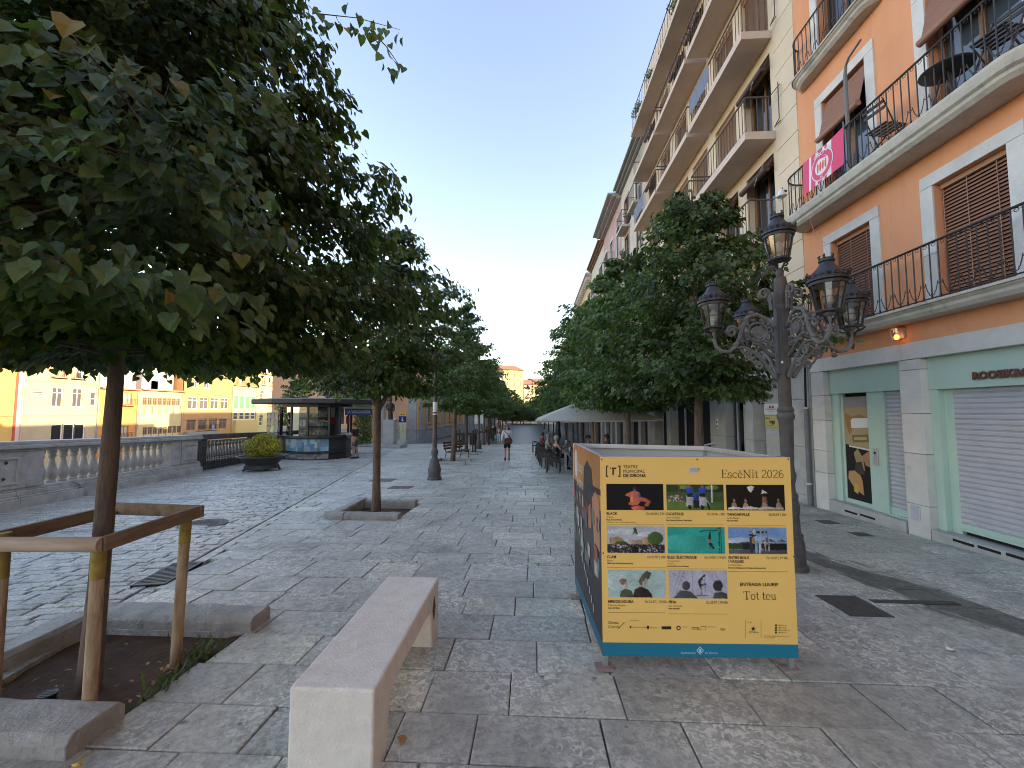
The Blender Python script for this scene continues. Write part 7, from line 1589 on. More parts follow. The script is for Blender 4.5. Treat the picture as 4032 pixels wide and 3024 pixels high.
# ------------------------------------------------------------------ lamps
def lantern_meshes():
    f = MB()
    for r, z0, z1 in ((.118, 0, .022), (.172, .285, .315), (.186, .325, .36)): f.lathe([(r - .022, z0), (r, z0), (r, z1), (r - .022, z1)], (0, 0, 0), 20)
    for k in range(8):
        a = math.pi * 2 * k / 8; c, s = math.cos(a), math.sin(a); f.beam((.112 * c, .112 * s, .02), (.163 * c, .163 * s, .29), .012, .012)
    for k in range(18):   # pierced cresting
        a = math.pi * 2 * k / 18; c, s = math.cos(a), math.sin(a); f.tube([(.188 * c + .018 * math.cos(q_) * -s, .188 * s + .018 * math.cos(q_) * c, .378 + .018 * math.sin(q_)) for q_ in [6.2832 * j / 8 for j in range(9)]], .0055, 4, False)
    for k in range(6):
        a = math.pi * 2 * k / 6; c, s = math.cos(a), math.sin(a); f.tube([(.19 * c, .19 * s, .36), (.215 * c, .215 * s, .385), (.205 * c, .205 * s, .41)], .01, 5)
    for k in range(4):   # cradle
        a = math.pi * 2 * k / 4 + .4; c, s = math.cos(a), math.sin(a); f.tube([(.03 * c, .03 * s, -.12), (.06 * c, .06 * s, -.06), (.12 * c, .12 * s, -.045), (.15 * c, .15 * s, -.02), (.125 * c, .125 * s, .0)], .012, 5)
    frame = f.mesh('lantern', IRON)
    c = MB(); c.lathe([(.18, .355), (.165, .40), (.13, .43), (.095, .465), (.072, .50), (.06, .535), (.075, .54), (.075, .555), (.055, .558), (.05, .58), (.01, .582)], (0, 0, 0), 22)
    for k in range(5):
        a = math.pi * 2 * k / 5; c.tube([(.055 * math.cos(a), .055 * math.sin(a), .555), (.068 * math.cos(a), .068 * math.sin(a), .60), (.05 * math.cos(a), .05 * math.sin(a), .615)], [.012, .012, .006], 5)
    cap = c.mesh('lantern_cap', mat('iron_bluegrey', (.062, .068, .078), .42, c2=(.04, .042, .048), n=(8,), m=.3), smooth=True)
    g_ = MB(); b = len(g_.v); n_ = 16
    for r, z in ((.108, .02), (.158, .288)): g_.v += [(r * math.cos(6.2832 * k / n_), r * math.sin(6.2832 * k / n_), z) for k in range(n_)]
    g_.f = [(k, (k + 1) % n_, n_ + (k + 1) % n_, n_ + k) for k in range(n_)]; g_.c = [(1, 1, 1)] * n_
    glass = g_.mesh('lantern_glass', mat_glass('lantern_glass', (.88, .86, .82), .08, .16))
    i = MB(); i.lathe([(.03, .0), (.028, .08), (.05, .10), (.045, .2), (.02, .24), (.005, .25)], (0, 0, 0), 10); i.lathe([(.02, .26), (.135, .275), (.13, .29), (.01, .285)], (0, 0, 0), 16)
    bulb = i.mesh('lamp_bulb', mat('lamp_fitting', (.62, .55, .42), .35))
    return frame, cap, glass, bulb
LFR, LCAP, LGL, LBU = lantern_meshes()
def lantern(parent, p, s=1.0):
    o_ = link('lantern', LFR, parent, Vector(p) - org(parent)); o_.scale = (s, s, s)
    for n_, me in (('cap', LCAP), ('glass', LGL), ('lamp_bulb', LBU)): link(n_, me, o_)
CX, CY = 3.03, 5.16; cz = gz(CY)
cl = thing('candelabra_lamp', 'ornate cast iron candelabra street lamp with five lanterns', 'street lamp', (CX, CY, cz))
m = MB(); m.lathe([(.17, 0), (.17, .05), (.145, .07), (.14, .30), (.125, .36), (.13, .40), (.105, .43), (.095, .62), (.108, .72), (.09, .80), (.095, .86), (.07, .90), (.066, .98), (.082, 1.06), (.085, 1.10), (.07, 1.14), (.066, 1.2)], (CX, CY, cz), 16); m.build('base', IRONG, cl, smooth=True)
m = MB(); m.lathe([(.066, 1.2), (.078, 1.74), (.092, 1.76), (.097, 1.80), (.082, 1.83), (.092, 1.86), (.076, 1.90)], (CX, CY, cz), 16); m.build('lower_shaft', IRONG, cl, smooth=True)
m = MB(); m.lathe([(.07, 1.90), (.066, 2.4), (.062, 2.9)], (CX, CY, cz), 16); m.build('shaft', IRONB, cl, smooth=True)
m = MB()
for k in range(4):
    a = math.pi / 2 * k; m.rbox((CX + .058 * math.cos(a), CY + .058 * math.sin(a), cz + 2.70), (.04, .07, .82), a)
m.rbox((CX, CY, cz + 2.7), (.09, .09, .80)); m.build('arm_socket', IRONG, cl, bevel=.006)
m = MB(); m.lathe([(.07, 3.08), (.075, 3.12), (.055, 3.15), (.07, 3.22), (.078, 3.30), (.06, 3.36), (.075, 3.40), (.065, 3.48), (.04, 3.50), (.045, 3.54), (.035, 3.60)], (CX, CY, cz), 14); m.build('upper_stem', IRONB, cl, smooth=True)
SCAN = mat('iron_scroll', (.20, .185, .17), .6, c2=(.12, .11, .10), n=(9,), b=(40, .3, .006))
def spiral(cx, cz_, r0, a0, turns, n=16, shrink=.72): return [(cx + r0 * (1 - shrink * k / n) * math.cos(a0 + turns * 6.2832 * k / n), cz_ + r0 * (1 - shrink * k / n) * math.sin(a0 + turns * 6.2832 * k / n)) for k in range(n + 1)]
def arm_mesh():
    b = MB(); X = lambda pts: [(r, 0, z) for r, z in pts]
    b.tube(X([(.10, .30), (.20, .42), (.30, .47), (.40, .44), (.46, .34), (.50, .20), (.56, .07), (.64, .01), (.73, .02), (.79, .08), (.81, .17), (.81, .28)]), [.022, .025, .027, .026, .024, .024, .024, .024, .024, .024, .022, .02], 9)
    b.lathe([(.03, .26), (.05, .28), (.05, .32), (.03, .34), (.028, .42), (.05, .46), (.03, .5)], (.81, 0, 0), 12)
    b.tube(X([(.29 + .115 * math.cos(q_), .25 + .115 * math.sin(q_)) for q_ in [6.2832 * k / 20 for k in range(21)]]), .015, 7, False)   # medallion ring
    b.tube([(.29, -.022, .25), (.29, .022, .25)], .075, 16); b.rbox((.29, 0, .25), (.06, .055, .06), 0)
    b.tube(X([(.10, -.30), (.16, -.22), (.26, -.08), (.36, .02), (.46, .07), (.54, .06)]), [.028, .025, .022, .02, .018, .014], 8)
    b.tube(X([(.10, -.05), (.18, .0), (.26, .09), (.34, .11)]), .02, 6)
    b.tube(X([(.12, .52), (.13, .72)] + spiral(.20, .72, .07, math.pi, -1.25, 14)), .02, 6)
    b.tube(X([(.46, .30)] + spiral(.60, .26, .07, 2.6, -1.5, 16)), .018, 6); b.tube(X([(.50, .04)] + spiral(.42, -.03, .055, .5, 1.4, 14)), .016, 6)
    b.tube(X([(.2, -.12)] + spiral(.28, -.16, .05, 2.2, -1.3, 14)), .016, 6); b.tube(X([(.14, .14)] + spiral(.17, .09, .04, 1.5, 1.3, 12)), .014, 6)
    b.tube(X([(.36, .02), (.40, -.06), (.34, -.14), (.30, -.12)]), .014, 5)
    for k in range(10):   # leaves
        q_ = 6.2832 * k / 10; c, s = math.cos(q_), math.sin(q_); b.ell((.29 + .15 * c, 0, .25 + .15 * s), (.028, .028, .022), 6, 5)
    for (r, z) in ((.56, .1), (.6, -.04), (.48, .14), (.44, .40), (.36, .49), (.66, .26)): b.ell((r, 0, z), (.034, .028, .026), 7, 5)
    return b.mesh('scroll_arm', SCAN, smooth=True)
ARM = arm_mesh()
for k in range(4):
    a = math.pi / 2 * k; link('scroll_arm', ARM, cl, Vector((CX, CY, cz + 2.56)) - org(cl), a)
    lantern(cl, (CX + .81 * math.cos(a), CY + .81 * math.sin(a), cz + 3.02 - .16), .98)
lantern(cl, (CX, CY, cz + 3.70), 1.0)
m = MB()
for (z, w2, h2, a, dz) in ((1.55, .07, .035, -2.2, 0), (2.23, .06, .03, -2.0, 0), (1.42, .08, .05, -1.7, 0)):
    R_ = .073; pts = []
    for zz_ in (0, h2):
        for q_ in (-w2 / 2, w2 / 2): ang = a + q_ / R_; pts.append((CX + R_ * math.cos(ang), CY + R_ * math.sin(ang), z + zz_))
    m.add([pts[0], pts[1], pts[3], pts[2]], [(0, 1, 2, 3)])
m.build('sticker', WHITE, cl, fix=False)
def lamp_post(label, x, y_, boards=False):
    z = gz(y_); t_ = thing('lamp_post', label, 'street lamp', (x, y_, z))
    m = MB(); m.lathe([(.23, 0), (.23, .06), (.20, .09), (.19, .22), (.21, .30), (.17, .46), (.14, .52), (.15, .60), (.12, .64), (.085, .70), (.10, .78), (.115, .88), (.08, .96), (.07, 1.0)], (x, y_, z), 16); m.build('base', IRONG, t_, smooth=True)
    m = MB(); m.lathe([(.075, 1.0), (.08, 1.25), (.085, 1.28), (.07, 1.31), (.06, 2.6), (.05, 3.4)], (x, y_, z), 14); m.build('pole', IRONB, t_, smooth=True)
    lantern(t_, (x, y_, z + 3.5), 1.1)
    if boards:
        for dx in (-.21, .21): m = MB(); m.box(x + dx - .11, x + dx + .11, y_ - .02, y_ + .02, z + 1.85, z + 2.85); m.build('sign_board', WHITE, t_, bevel=.01)
    else:
        m = MB(); m.lathe([(.074, 2.02), (.074, 2.42)], (x, y_, z), 14); m.build('paper_wrap', WHITE, t_, smooth=True)
        m = MB(); m.lathe([(.0755, 2.06), (.0755, 2.10)], (x, y_, z), 14); m.build('paper_mark', INK, t_)
lamp_post('slender iron lamp post wrapped with a white paper notice', -3.09, 12.95)
lamp_post('iron lamp post carrying two upright white boards', -3.98, 30.3, True)
# wall lanterns on the tourist office and quay
for (x, y_, z, lab) in ((-14.0, 39.3, 2.6, 'black wall lantern on the peach tourist office'), (-16.8, 33.0, 3.0, 'street lantern rising over the kiosk roof')):
    t_ = thing('wall_lantern', lab, 'lamp', (x, y_, z)); lantern(t_, (x, y_, z), 2.4); m = MB(); m.tube([(x, y_, z - .3), (x, y_ + .1, z - .9), (x, y_ + .7, z - .7)], .05, 6)
    if x < -16: m.tube([(x, y_, z - .2), (x, y_, gz(y_))], .09, 8)
    m.build('bracket', IRON, t_)
rs_ = thing('red_sign', 'small dark red box sign on a post above the kiosk roof', 'sign', (-14.6, 31.0, gz(31)))
m = MB(); m.box(-14.95, -14.25, 30.9, 31.1, 2.6, 3.5); m.build('sign_box', mat('sign_red', (.25, .03, .03), .5), rs_); m = MB(); m.tube([(-14.95, 31, gz(31)), (-14.95, 31, 3.4)], .05, 6); m.build('post', IRON, rs_)
# ------------------------------------------------------------------ slatted bench and bins by the left row
def slat_bench(label, x, y_, rz):
    t_ = thing('slatted_bench', label, 'bench', (x, y_, gz(y_)), None, rz)
    for k in range(4): m = MB(); m.box(-.8, .8, -.22 + k * .115, -.13 + k * .115, .43, .46); m.build('seat_slat', WOODB, t_)
    for k in range(3): m = MB(); m.box(-.8, .8, .25 + k * .03, .28 + k * .03, .55 + k * .13, .65 + k * .13); m.build('back_slat', WOODB, t_)
    for s_ in (-.65, .65):
        m = MB(); m.tube([(s_, -.22, 0), (s_, -.2, .42), (s_, .22, .42), (s_, .3, .55), (s_, .36, .92)], .022, 6); m.tube([(s_, .22, .42), (s_, .34, 0)], .022, 6); m.build('leg', IRON, t_)
slat_bench('dark slatted bench facing the promenade beside the leaning linden', -3.75, 20.6, rad(65))
def bin_(label, x, y_):
    t_ = thing('litter_bin', label, 'litter bin', (x, y_, gz(y_)), 'paired litter bins')
    m = MB(); m.lathe([(.2, .45), (.24, 1.05), (.25, 1.08), (.2, 1.08), (.19, .5)], (x, y_, gz(y_)), 14); m.build('basket', KM, t_)
    for s_ in (-.2, .2): m = MB(); m.tube([(x + s_, y_, gz(y_)), (x + s_, y_, gz(y_) + .9)], .02, 5); m.build('leg', KM, t_)
bin_('black litter bin standing behind the wooden guard cage', -4.55, 27.2); bin_('black litter bin standing behind the wooden guard cage', -3.95, 27.2)
# ------------------------------------------------------------------ cafe terrace
RAT = mat('rattan', (.035, .027, .023), .6, c2=(.06, .045, .035), n=(30,), b=(120, .6, .006))
CANV = mat('canvas', (.55, .51, .455), .8, c2=(.50, .465, .41), n=(2,), b=(200, .1, .002)); TTOP = mat('table_top', (.22, .19, .16), .4, n=(4,))
def cafe_chair_meshes():
    out = []
    b = MB(); b.box(-.25, .25, -.24, .22, .40, .46); out.append(('seat', b.mesh('seat', RAT)))
    b = MB(); b.prism([(-.25, .44), (.25, .44), (.23, .86), (.12, .885), (-.12, .885), (-.23, .86)], lambda u, w_, d: (u, d + (w_ - .44) * .22, w_), .20, .235); out.append(('backrest', b.mesh('backrest', RAT)))
    for s_ in (-1, 1):
        b = MB(); b.tube([(s_ * .24, .22, .40), (s_ * .27, .05, .66), (s_ * .27, -.2, .66), (s_ * .26, -.23, .42)], .025, 6); out.append(('armrest', b.mesh('armrest', RAT)))
        for yy_ in (-.22, .22): b = MB(); b.tube([(s_ * .24, yy_, .41), (s_ * .25, yy_ * 1.06, .0)], [.026, .02], 6); out.append(('leg', b.mesh('leg', RAT)))
    return out
CHM = cafe_chair_meshes()
def cafe_chair(label, x, y_, rz, grp='rattan chairs along the cafe edge'):
    t_ = thing('cafe_chair', label, 'chair', (x, y_, gz(y_)), grp, rz)
    for n_, me in CHM: link(n_, me, t_)
def cafe_table(label, x, y_, s=.7):
    t_ = thing('cafe_table', label, 'table', (x, y_, gz(y_)), 'cafe tables under the parasols')
    m = MB(); m.rbox((x, y_, gz(y_) + .735), (s, s, .03)); m.build('tabletop', TTOP, t_, bevel=.005)
    for dx in (-1, 1):
        for dy in (-1, 1): m = MB(); m.rbox((x + dx * s * .42, y_ + dy * s * .42, gz(y_) + .36), (.035, .035, .72)); m.build('leg', GREYM, t_)
def parasol(label, x, y_, s, ze, rise):
    z = gz(y_); t_ = thing('parasol', label, 'parasol', (x, y_, z)); h = s / 2
    m = MB(); top = (x, y_, z + ze + rise); n_ = 6
    def e(i, f, r):   # canopy sags slightly between ribs
        cs = [(-h, -h), (h, -h), (h, h), (-h, h)]; a, b = cs[i], cs[(i + 1) % 4]; px, py = a[0] + (b[0] - a[0]) * f, a[1] + (b[1] - a[1]) * f
        return (x + px * r, y_ + py * r, z + ze + rise * (1 - r) ** .92 - .05 * math.sin(math.pi * f) * r * r)
    for i in range(4):
        for k in range(n_):
            for j in range(5):
                r0, r1_ = .04 + .96 * j / 5, .04 + .96 * (j + 1) / 5
                m.add([e(i, k / n_, r0), e(i, (k + 1) / n_, r0), e(i, (k + 1) / n_, r1_), e(i, k / n_, r1_)], [(0, 1, 2, 3)])
    m.build('canopy', CANV, t_, fix=False)
    v = MB()
    for i in range(4):
        for k in range(n_):
            a, b = e(i, k / n_, 1.0), e(i, (k + 1) / n_, 1.0); v.add([a, b, (b[0], b[1], b[2] - .05), (a[0], a[1], a[2] - .05)], [(0, 1, 2, 3)])
    v.build('valance', CANV, t_, fix=False)
    m = MB(); m.tube([(x, y_, z), (x, y_, z + ze + rise)], .045, 10); m.build('pole', mat('pole_wood', (.16, .10, .06), .6), t_, smooth=True)
    for i in range(4):
        c = e(i, 0, .97); m = MB(); m.tube([(x, y_, z + ze + rise - .06), (c[0], c[1], c[2] - .03)], .014, 5); m.build('rib', MATS['pole_wood'], t_)
        c = e(i, 0, .55); m = MB(); m.tube([(x, y_, z + ze - .1), (c[0], c[1], c[2] - .03)], .012, 5); m.build('strut', MATS['pole_wood'], t_)
    m = MB(); m.rbox((x, y_, z + .05), (.8, .8, .1)); m.build('base', GREYM, t_)
parasol('large cream cafe parasol nearest the poster box', 2.3, 16.2, 4.1, 1.98, .82)
parasol('large cream cafe parasol behind the nearer one', 2.25, 21.4, 4.1, 2.05, .82)
parasol('large cream cafe parasol farthest along the terrace', 2.2, 27.0, 4.1, 2.05, .82)
for (x, y_, rz, lab) in ((.72, 15.2, -95, 'empty dark rattan armchair nearest the poster box'), (.55, 17.4, -88, 'empty dark rattan armchair behind the grey haired woman'), (.5, 18.4, -92, 'dark rattan armchair along the street edge of the terrace'), (.45, 20.3, -90, 'dark rattan armchair along the street edge of the terrace'), (.42, 21.4, -86, 'dark rattan armchair along the street edge of the terrace'), (.35, 23.4, -92, 'dark rattan armchair along the street edge of the terrace'), (.2, 27.2, -80, 'dark rattan armchair along the street edge of the terrace'),
                      (2.35, 15.5, 92, 'dark rattan armchair facing the street under the parasols'), (2.4, 18.5, 90, 'dark rattan armchair facing the street under the parasols'), (2.4, 20.6, 88, 'dark rattan armchair facing the street under the parasols'), (3.4, 17.6, -90, 'dark rattan armchair facing the street under the parasols'), (3.9, 19.8, 92, 'dark rattan armchair facing the street under the parasols'), (2.3, 23.5, 90, 'dark rattan armchair facing the street under the parasols'), (3.6, 15.0, 88, 'dark rattan armchair facing the street under the parasols')):
    cafe_chair(lab, x, y_, rad(rz), 'chairs facing the street' if 'facing the street' in lab else 'rattan chairs along the cafe edge')
for (x, y_) in ((1.5, 15.9), (1.45, 18.5), (1.4, 20.9), (1.35, 23.5), (1.1, 27.2), (3.2, 16.4), (3.2, 19.6)): cafe_table('square dark cafe table under the cream parasols' if (x, y_) != (1.5, 15.9) else 'square cafe table with glasses before the seated woman', x, y_)
for (x, y_, h, lab) in ((1.36, 15.75, .14, 'tall clear glass on the nearest cafe table'), (1.62, 16.0, .10, 'short clear tumbler on the nearest cafe table')):
    m = MB(); m.lathe([(.03, 0), (.036, h), (.032, h), (.028, .01)], (x, y_, gz(15.9) + .752), 10); tag(m.build('drinking_glass', mat('tumbler', (.55, .58, .58), .1), None, smooth=True), lab, 'glass')
cpz = thing('closed_parasol', 'closed dark parasol standing among the cafe chairs', 'parasol', (1.15, 19.6, gz(19.6)))
m = MB(); m.tube([(1.15, 19.6, gz(19.6)), (1.15, 19.6, gz(19.6) + 2.5)], .03, 8); m.build('pole', IRON, cpz); m = MB(); m.lathe([(.05, 1.0), (.14, 1.15), (.12, 1.6), (.08, 2.1), (.03, 2.5)], (1.15, 19.6, gz(19.6)), 10); m.build('folded_canopy', mat('cloth_navy', (.02, .028, .035), .5), cpz, smooth=True)

# ------------------------------------------------------------------ people
def skin_mesh(name, verts, edges, radii, m_, sub=1, extra=None):
    me = bpy.data.meshes.new(name); me.from_pydata(verts, edges, []); o_ = bpy.data.objects.new(name, me)
    TMP.objects.link(o_); md = o_.modifiers.new('s', 'SKIN'); md.use_smooth_shade = True; md.branch_smoothing = .6
    sv = me.skin_vertices[0].data
    for i, r in enumerate(radii): sv[i].radius = (r, r) if not hasattr(r, '__len__') else r; sv[i].use_root = (i == 0)
    ss = o_.modifiers.new('u', 'SUBSURF'); ss.levels = sub; ss.render_levels = sub
    TMPL.update(); dg = TMPL.depsgraph
    r_ = bpy.data.meshes.new_from_object(o_.evaluated_get(dg)); bpy.data.objects.remove(o_); bpy.data.meshes.remove(me)
    if extra:
        bm = bmesh.new(); bm.from_mesh(r_); e2 = extra.mesh('x', m_); bm.from_mesh(e2); bm.to_mesh(r_); bm.free()
    r_.name = name; r_.materials.clear(); r_.materials.append(m_); r_.polygons.foreach_set('use_smooth', [True] * len(r_.polygons)); r_.update(); return r_
TS = bpy.data.scenes.new('tmp'); TMP = TS.collection; TMPL = TS.view_layers[0]
SKINS = {'fair': mat('skin_fair', (.46, .25, .17), .6), 'tan': mat('skin_tan', (.36, .18, .11), .6)}
def person(label, loc, rz, H, J, cl, skin='fair', hair=(.2, .18, .16), hairstyle='short', clothes=()):
    """J: joint overrides in a 1.75 m figure facing +y"""
    k = H / 1.75; B = dict(pel=(0, 0, .95), wai=(0, 0, 1.10), che=(0, .01, 1.30), nkb=(0, 0, 1.45), nck=(0, .012, 1.52), chi=(0, .03, 1.575), hea=(0, .03, 1.65), crn=(0, .012, 1.715),
        shL=(-.17, 0, 1.41), elL=(-.22, -.02, 1.13), wrL=(-.23, .06, .88), haL=(-.23, .08, .80), shR=(.17, 0, 1.41), elR=(.22, -.02, 1.13), wrR=(.23, .06, .88), haR=(.23, .08, .80),
        hiL=(-.09, 0, .90), knL=(-.10, .02, .50), anL=(-.10, -.02, .09), toL=(-.11, .13, .035), hiR=(.09, 0, .90), knR=(.10, .02, .50), anR=(.10, -.02, .09), toR=(.11, .13, .035))
    B.update({a: b for a, b in J.items() if a != 'face'}); B = {a: Vector(b) * k for a, b in B.items()}
    RD = dict(pel=.125, wai=.112, che=.135, nkb=.075, nck=.052, chi=.06, hea=.088, crn=.066, shL=.062, elL=.043, wrL=.029, haL=.035, shR=.062, elR=.043, wrR=.029, haR=.035, hiL=.092, knL=.06, anL=.042, toL=.03, hiR=.092, knR=.06, anR=.042, toR=.03)
    RD = {a: b * k for a, b in RD.items()}
    t_ = thing('person', label, 'person', loc, None, rz or 1e-5)
    names = list(B); ix = {n_: i for i, n_ in enumerate(names)}
    E_ = [('pel', 'wai'), ('wai', 'che'), ('che', 'nkb'), ('nkb', 'nck'), ('nck', 'chi'), ('chi', 'hea'), ('hea', 'crn')]
    for s_ in 'LR': E_ += [('che', 'sh' + s_), ('sh' + s_, 'el' + s_), ('el' + s_, 'wr' + s_), ('wr' + s_, 'ha' + s_), ('pel', 'hi' + s_), ('hi' + s_, 'kn' + s_), ('kn' + s_, 'an' + s_), ('an' + s_, 'to' + s_)]
    ex = MB(); h_ = B['hea']; fw = J.get('face', (0, 1, 0)); F_ = Vector(fw).normalized(); Rv = Vector((F_.y, -F_.x, 0)).normalized()
    ex.tube([h_ + F_ * .085 * k + Vector((0, 0, .02 * k)), h_ + F_ * .115 * k - Vector((0, 0, .018 * k)), h_ + F_ * .088 * k - Vector((0, 0, .028 * k))], [.008 * k, .016 * k, .008 * k], 6)
    for s_ in (-1, 1): ex.ell(h_ + Rv * s_ * .088 * k, (.016 * k, .022 * k, .032 * k), 6, 5)
    for s_ in 'LR':   # five fingers
        w2, ha = B['wr' + s_], B['ha' + s_]; d = (ha - w2).normalized(); sd_ = d.cross(Vector((0, 1, 0)) if abs(d.y) < .8 else Vector((1, 0, 0))).normalized(); fl = d.cross(sd_)
        for q_ in range(4): b0 = ha + sd_ * (q_ - 1.5) * .018 * k; ln = (.062, .072, .068, .052)[q_] * k; ex.tube([b0, b0 + d * ln * .55 + fl * .008 * k, b0 + d * ln * .95 + fl * .025 * k], [.010 * k, .0095 * k, .007 * k], 5)
        b0 = w2.lerp(ha, .4) + sd_ * -.03 * k; ex.tube([b0, b0 + (d * .035 - sd_ * .022) * k, b0 + (d * .065 - sd_ * .018 + fl * .015) * k], [.012 * k, .011 * k, .008 * k], 5)
    link('body', skin_mesh('body', [B[n_] for n_ in names], [(ix[a], ix[b]) for a, b in E_], [RD[n_] for n_ in names], SKINS[skin], 1, ex), t_)
    def garment(name, chain, m_, grow=.014):   # chain: list of (point, radius), edges
        pts, eds, rr = [], [], []
        for seg in chain:
            for i, (p, r) in enumerate(seg):
                key = tuple(round(x, 4) for x in p)
                j = next((q_ for q_, pp in enumerate(pts) if tuple(round(x, 4) for x in pp) == key), None)
                if j is None: pts.append(p); rr.append((r + grow) * 1.0); j = len(pts) - 1
                if i: eds.append((prev, j))
                prev = j
        return link(name, skin_mesh(name, pts, eds, rr, m_, 1), t_)
    g = lambda n_: (B[n_], RD[n_]); md = lambda a, b, f: (B[a].lerp(B[b], f), RD[a] + (RD[b] - RD[a]) * f)
    for (name, m_, kind) in clothes:
        if kind == 'tee': garment(name, [[md('pel', 'wai', .1), g('wai'), g('che'), md('che', 'nkb', .8)], [g('che'), g('shL'), md('shL', 'elL', .72)], [g('che'), g('shR'), md('shR', 'elR', .72)]], m_, .016 * k)
        if kind == 'shirt': garment(name, [[md('pel', 'hiL', .2), g('wai'), g('che'), md('che', 'nkb', .9)], [g('che'), g('shL'), g('elL'), md('elL', 'wrL', .9)], [g('che'), g('shR'), g('elR'), md('elR', 'wrR', .9)]], m_, .022 * k)
        if kind == 'vest': garment(name, [[md('pel', 'wai', .1), g('wai'), g('che'), md('che', 'nkb', .6)], [g('che'), md('che', 'shL', .7)], [g('che'), md('che', 'shR', .7)]], m_, .014 * k)
        if kind == 'shorts': garment(name, [[md('pel', 'wai', .35), g('pel'), g('hiL'), md('hiL', 'knL', .82)], [g('pel'), g('hiR'), md('hiR', 'knR', .82)]], m_, .022 * k)
        if kind == 'trousers': garment(name, [[md('pel', 'wai', .35), g('pel'), g('hiL'), g('knL'), md('knL', 'anL', .97)], [g('pel'), g('hiR'), g('knR'), md('knR', 'anR', .97)]], m_, .024 * k)
        if kind == 'shoes':
            for s_ in 'LR':
                a, b = B['an' + s_], B['to' + s_]; d = b - a; d.z = 0; d.normalize(); m = MB(); z0 = min(a.z, b.z) - .055 * k; c = a.lerp(b, .5)
                m.tube([a - d * .05 * k - Vector((0, 0, .035 * k)), a + d * .02 * k - Vector((0, 0, .02 * k)), b, b + d * .06 * k], [.036 * k, .046 * k, .042 * k, .026 * k], 8); link(name, m.mesh(name, m_, smooth=True), t_)
    hm = MB(); hmat = mat('hair_%d_%d' % (hair[0] * 1000, hair[2] * 1000), hair, .75, n=(60,), b=(120, .5, .004))
    hm.ell(h_ - F_ * .014 * k + Vector((0, 0, .038 * k)), (.098 * k, .10 * k, .082 * k), 14, 9)
    if hairstyle == 'bob': hm.ell(h_ - F_ * .035 * k - Vector((0, 0, .01 * k)), (.104 * k, .098 * k, .10 * k), 12, 8)
    if hairstyle == 'bun': hm.ell(h_ - F_ * .05 * k + Vector((0, 0, .10 * k)), (.05 * k, .05 * k, .05 * k), 10, 7)
    link('hair', hm.mesh('hair', hmat, smooth=True), t_)
    em = MB()
    for s_ in (-1, 1): em.ell(h_ + F_ * .083 * k + Rv * s_ * .032 * k + Vector((0, 0, .012 * k)), (.012 * k, .012 * k, .008 * k), 6, 4)
    link('eyes', em.mesh('eyes', DARK), t_); mm = MB(); mm.ell(h_ + F_ * .086 * k - Vector((0, 0, .052 * k)), (.022 * k, .012 * k, .006 * k), 8, 4); link('mouth', mm.mesh('mouth', mat('lips', (.35, .12, .1), .5)), t_)
    return t_, B, k
TEEB = mat('cloth_black', (.018, .018, .022), .8, n=(20,)); GRYS = mat('cloth_slate', (.10, .11, .13), .85, n=(15,)); WHC = mat('cloth_white', (.70, .70, .72), .85, c2=(.62, .62, .66), n=(8,)); BLK = mat('cloth_blackshort', (.015, .015, .017), .85); SHO = mat('shoe_dark', (.03, .022, .02), .6); BRN = mat('leather_brown', (.075, .032, .018), .5, n=(12,))
# man walking away with a satchel
t_, B, k = person('man walking away in white shirt and black shorts with a brown shoulder bag', (-1.28, 20.3, gz(20.3)), rad(4), 1.78,
    dict(knL=(-.09, -.02, .49), anL=(-.09, -.17, .17), toL=(-.09, -.09, .04), knR=(.09, .09, .50), anR=(.09, .10, .09), toR=(.10, .25, .035), elR=(.25, .06, 1.15), wrR=(.16, .22, 1.22), haR=(.12, .27, 1.27), elL=(-.24, -.03, 1.14), wrL=(-.25, .02, .90), haL=(-.25, .03, .82)), None, 'fair', (.22, .20, .18), 'short',
    (('shirt', WHC, 'shirt'), ('shorts', BLK, 'shorts'), ('shoe', SHO, 'shoes')))
m = MB(); m.prism([(-.20, -.16), (.18, -.17), (.20, .02), (.14, .10), (-.16, .12), (-.21, .04)], lambda u, w_, d: (.06 + u, -.17 + d, .99 + w_), -.09, .03); bo = link('shoulder_bag', m.mesh('shoulder_bag', BRN, smooth=False), t_); bo.modifiers.new('b', 'BEVEL').width = .03
m = MB(); m.tube([(.2, -.12, 1.05), (.02, -.165, 1.28), (-.13, -.10, 1.44), (-.13, .05, 1.46), (-.02, .16, 1.25), (.17, .10, 1.05)], .014, 6); link('bag_strap', m.mesh('bag_strap', SHO), t_)
# man reading a newspaper at the kiosk
t_, B, k = person('man in black t-shirt and grey shorts reading a newspaper at the kiosk counter', (-9.12, 20.95, gz(20.95)), rad(72), 1.84,
    dict(hea=(0, .075, 1.635), crn=(0, .065, 1.70), chi=(0, .07, 1.56), nck=(0, .035, 1.51), elL=(-.22, .05, 1.15), wrL=(-.13, .28, 1.10), haL=(-.10, .35, 1.12), elR=(.22, .05, 1.15), wrR=(.12, .28, 1.10), haR=(.09, .35, 1.12), face=(0, 1, -.35), anR=(.12, -.08, .09), toR=(.14, .07, .035)), None, 'tan', (.05, .035, .025), 'short',
    (('t_shirt', TEEB, 'tee'), ('shorts', GRYS, 'shorts'), ('shoe', SHO, 'shoes')))
mb = MB(); mb.col = (.5, .5, .48)
for s_ in (-1, 1): mb.add([(0, .40, 1.06), (s_ * .20, .36, 1.10), (s_ * .20, .50, 1.33), (0, .54, 1.29)], [(0, 1, 2, 3)])
mb.col = (.12, .12, .12)
for s_ in (-1, 1): mb.add([(s_ * .03, .398, 1.09), (s_ * .17, .37, 1.12), (s_ * .17, .435, 1.22), (s_ * .03, .46, 1.19)], [(0, 1, 2, 3)])
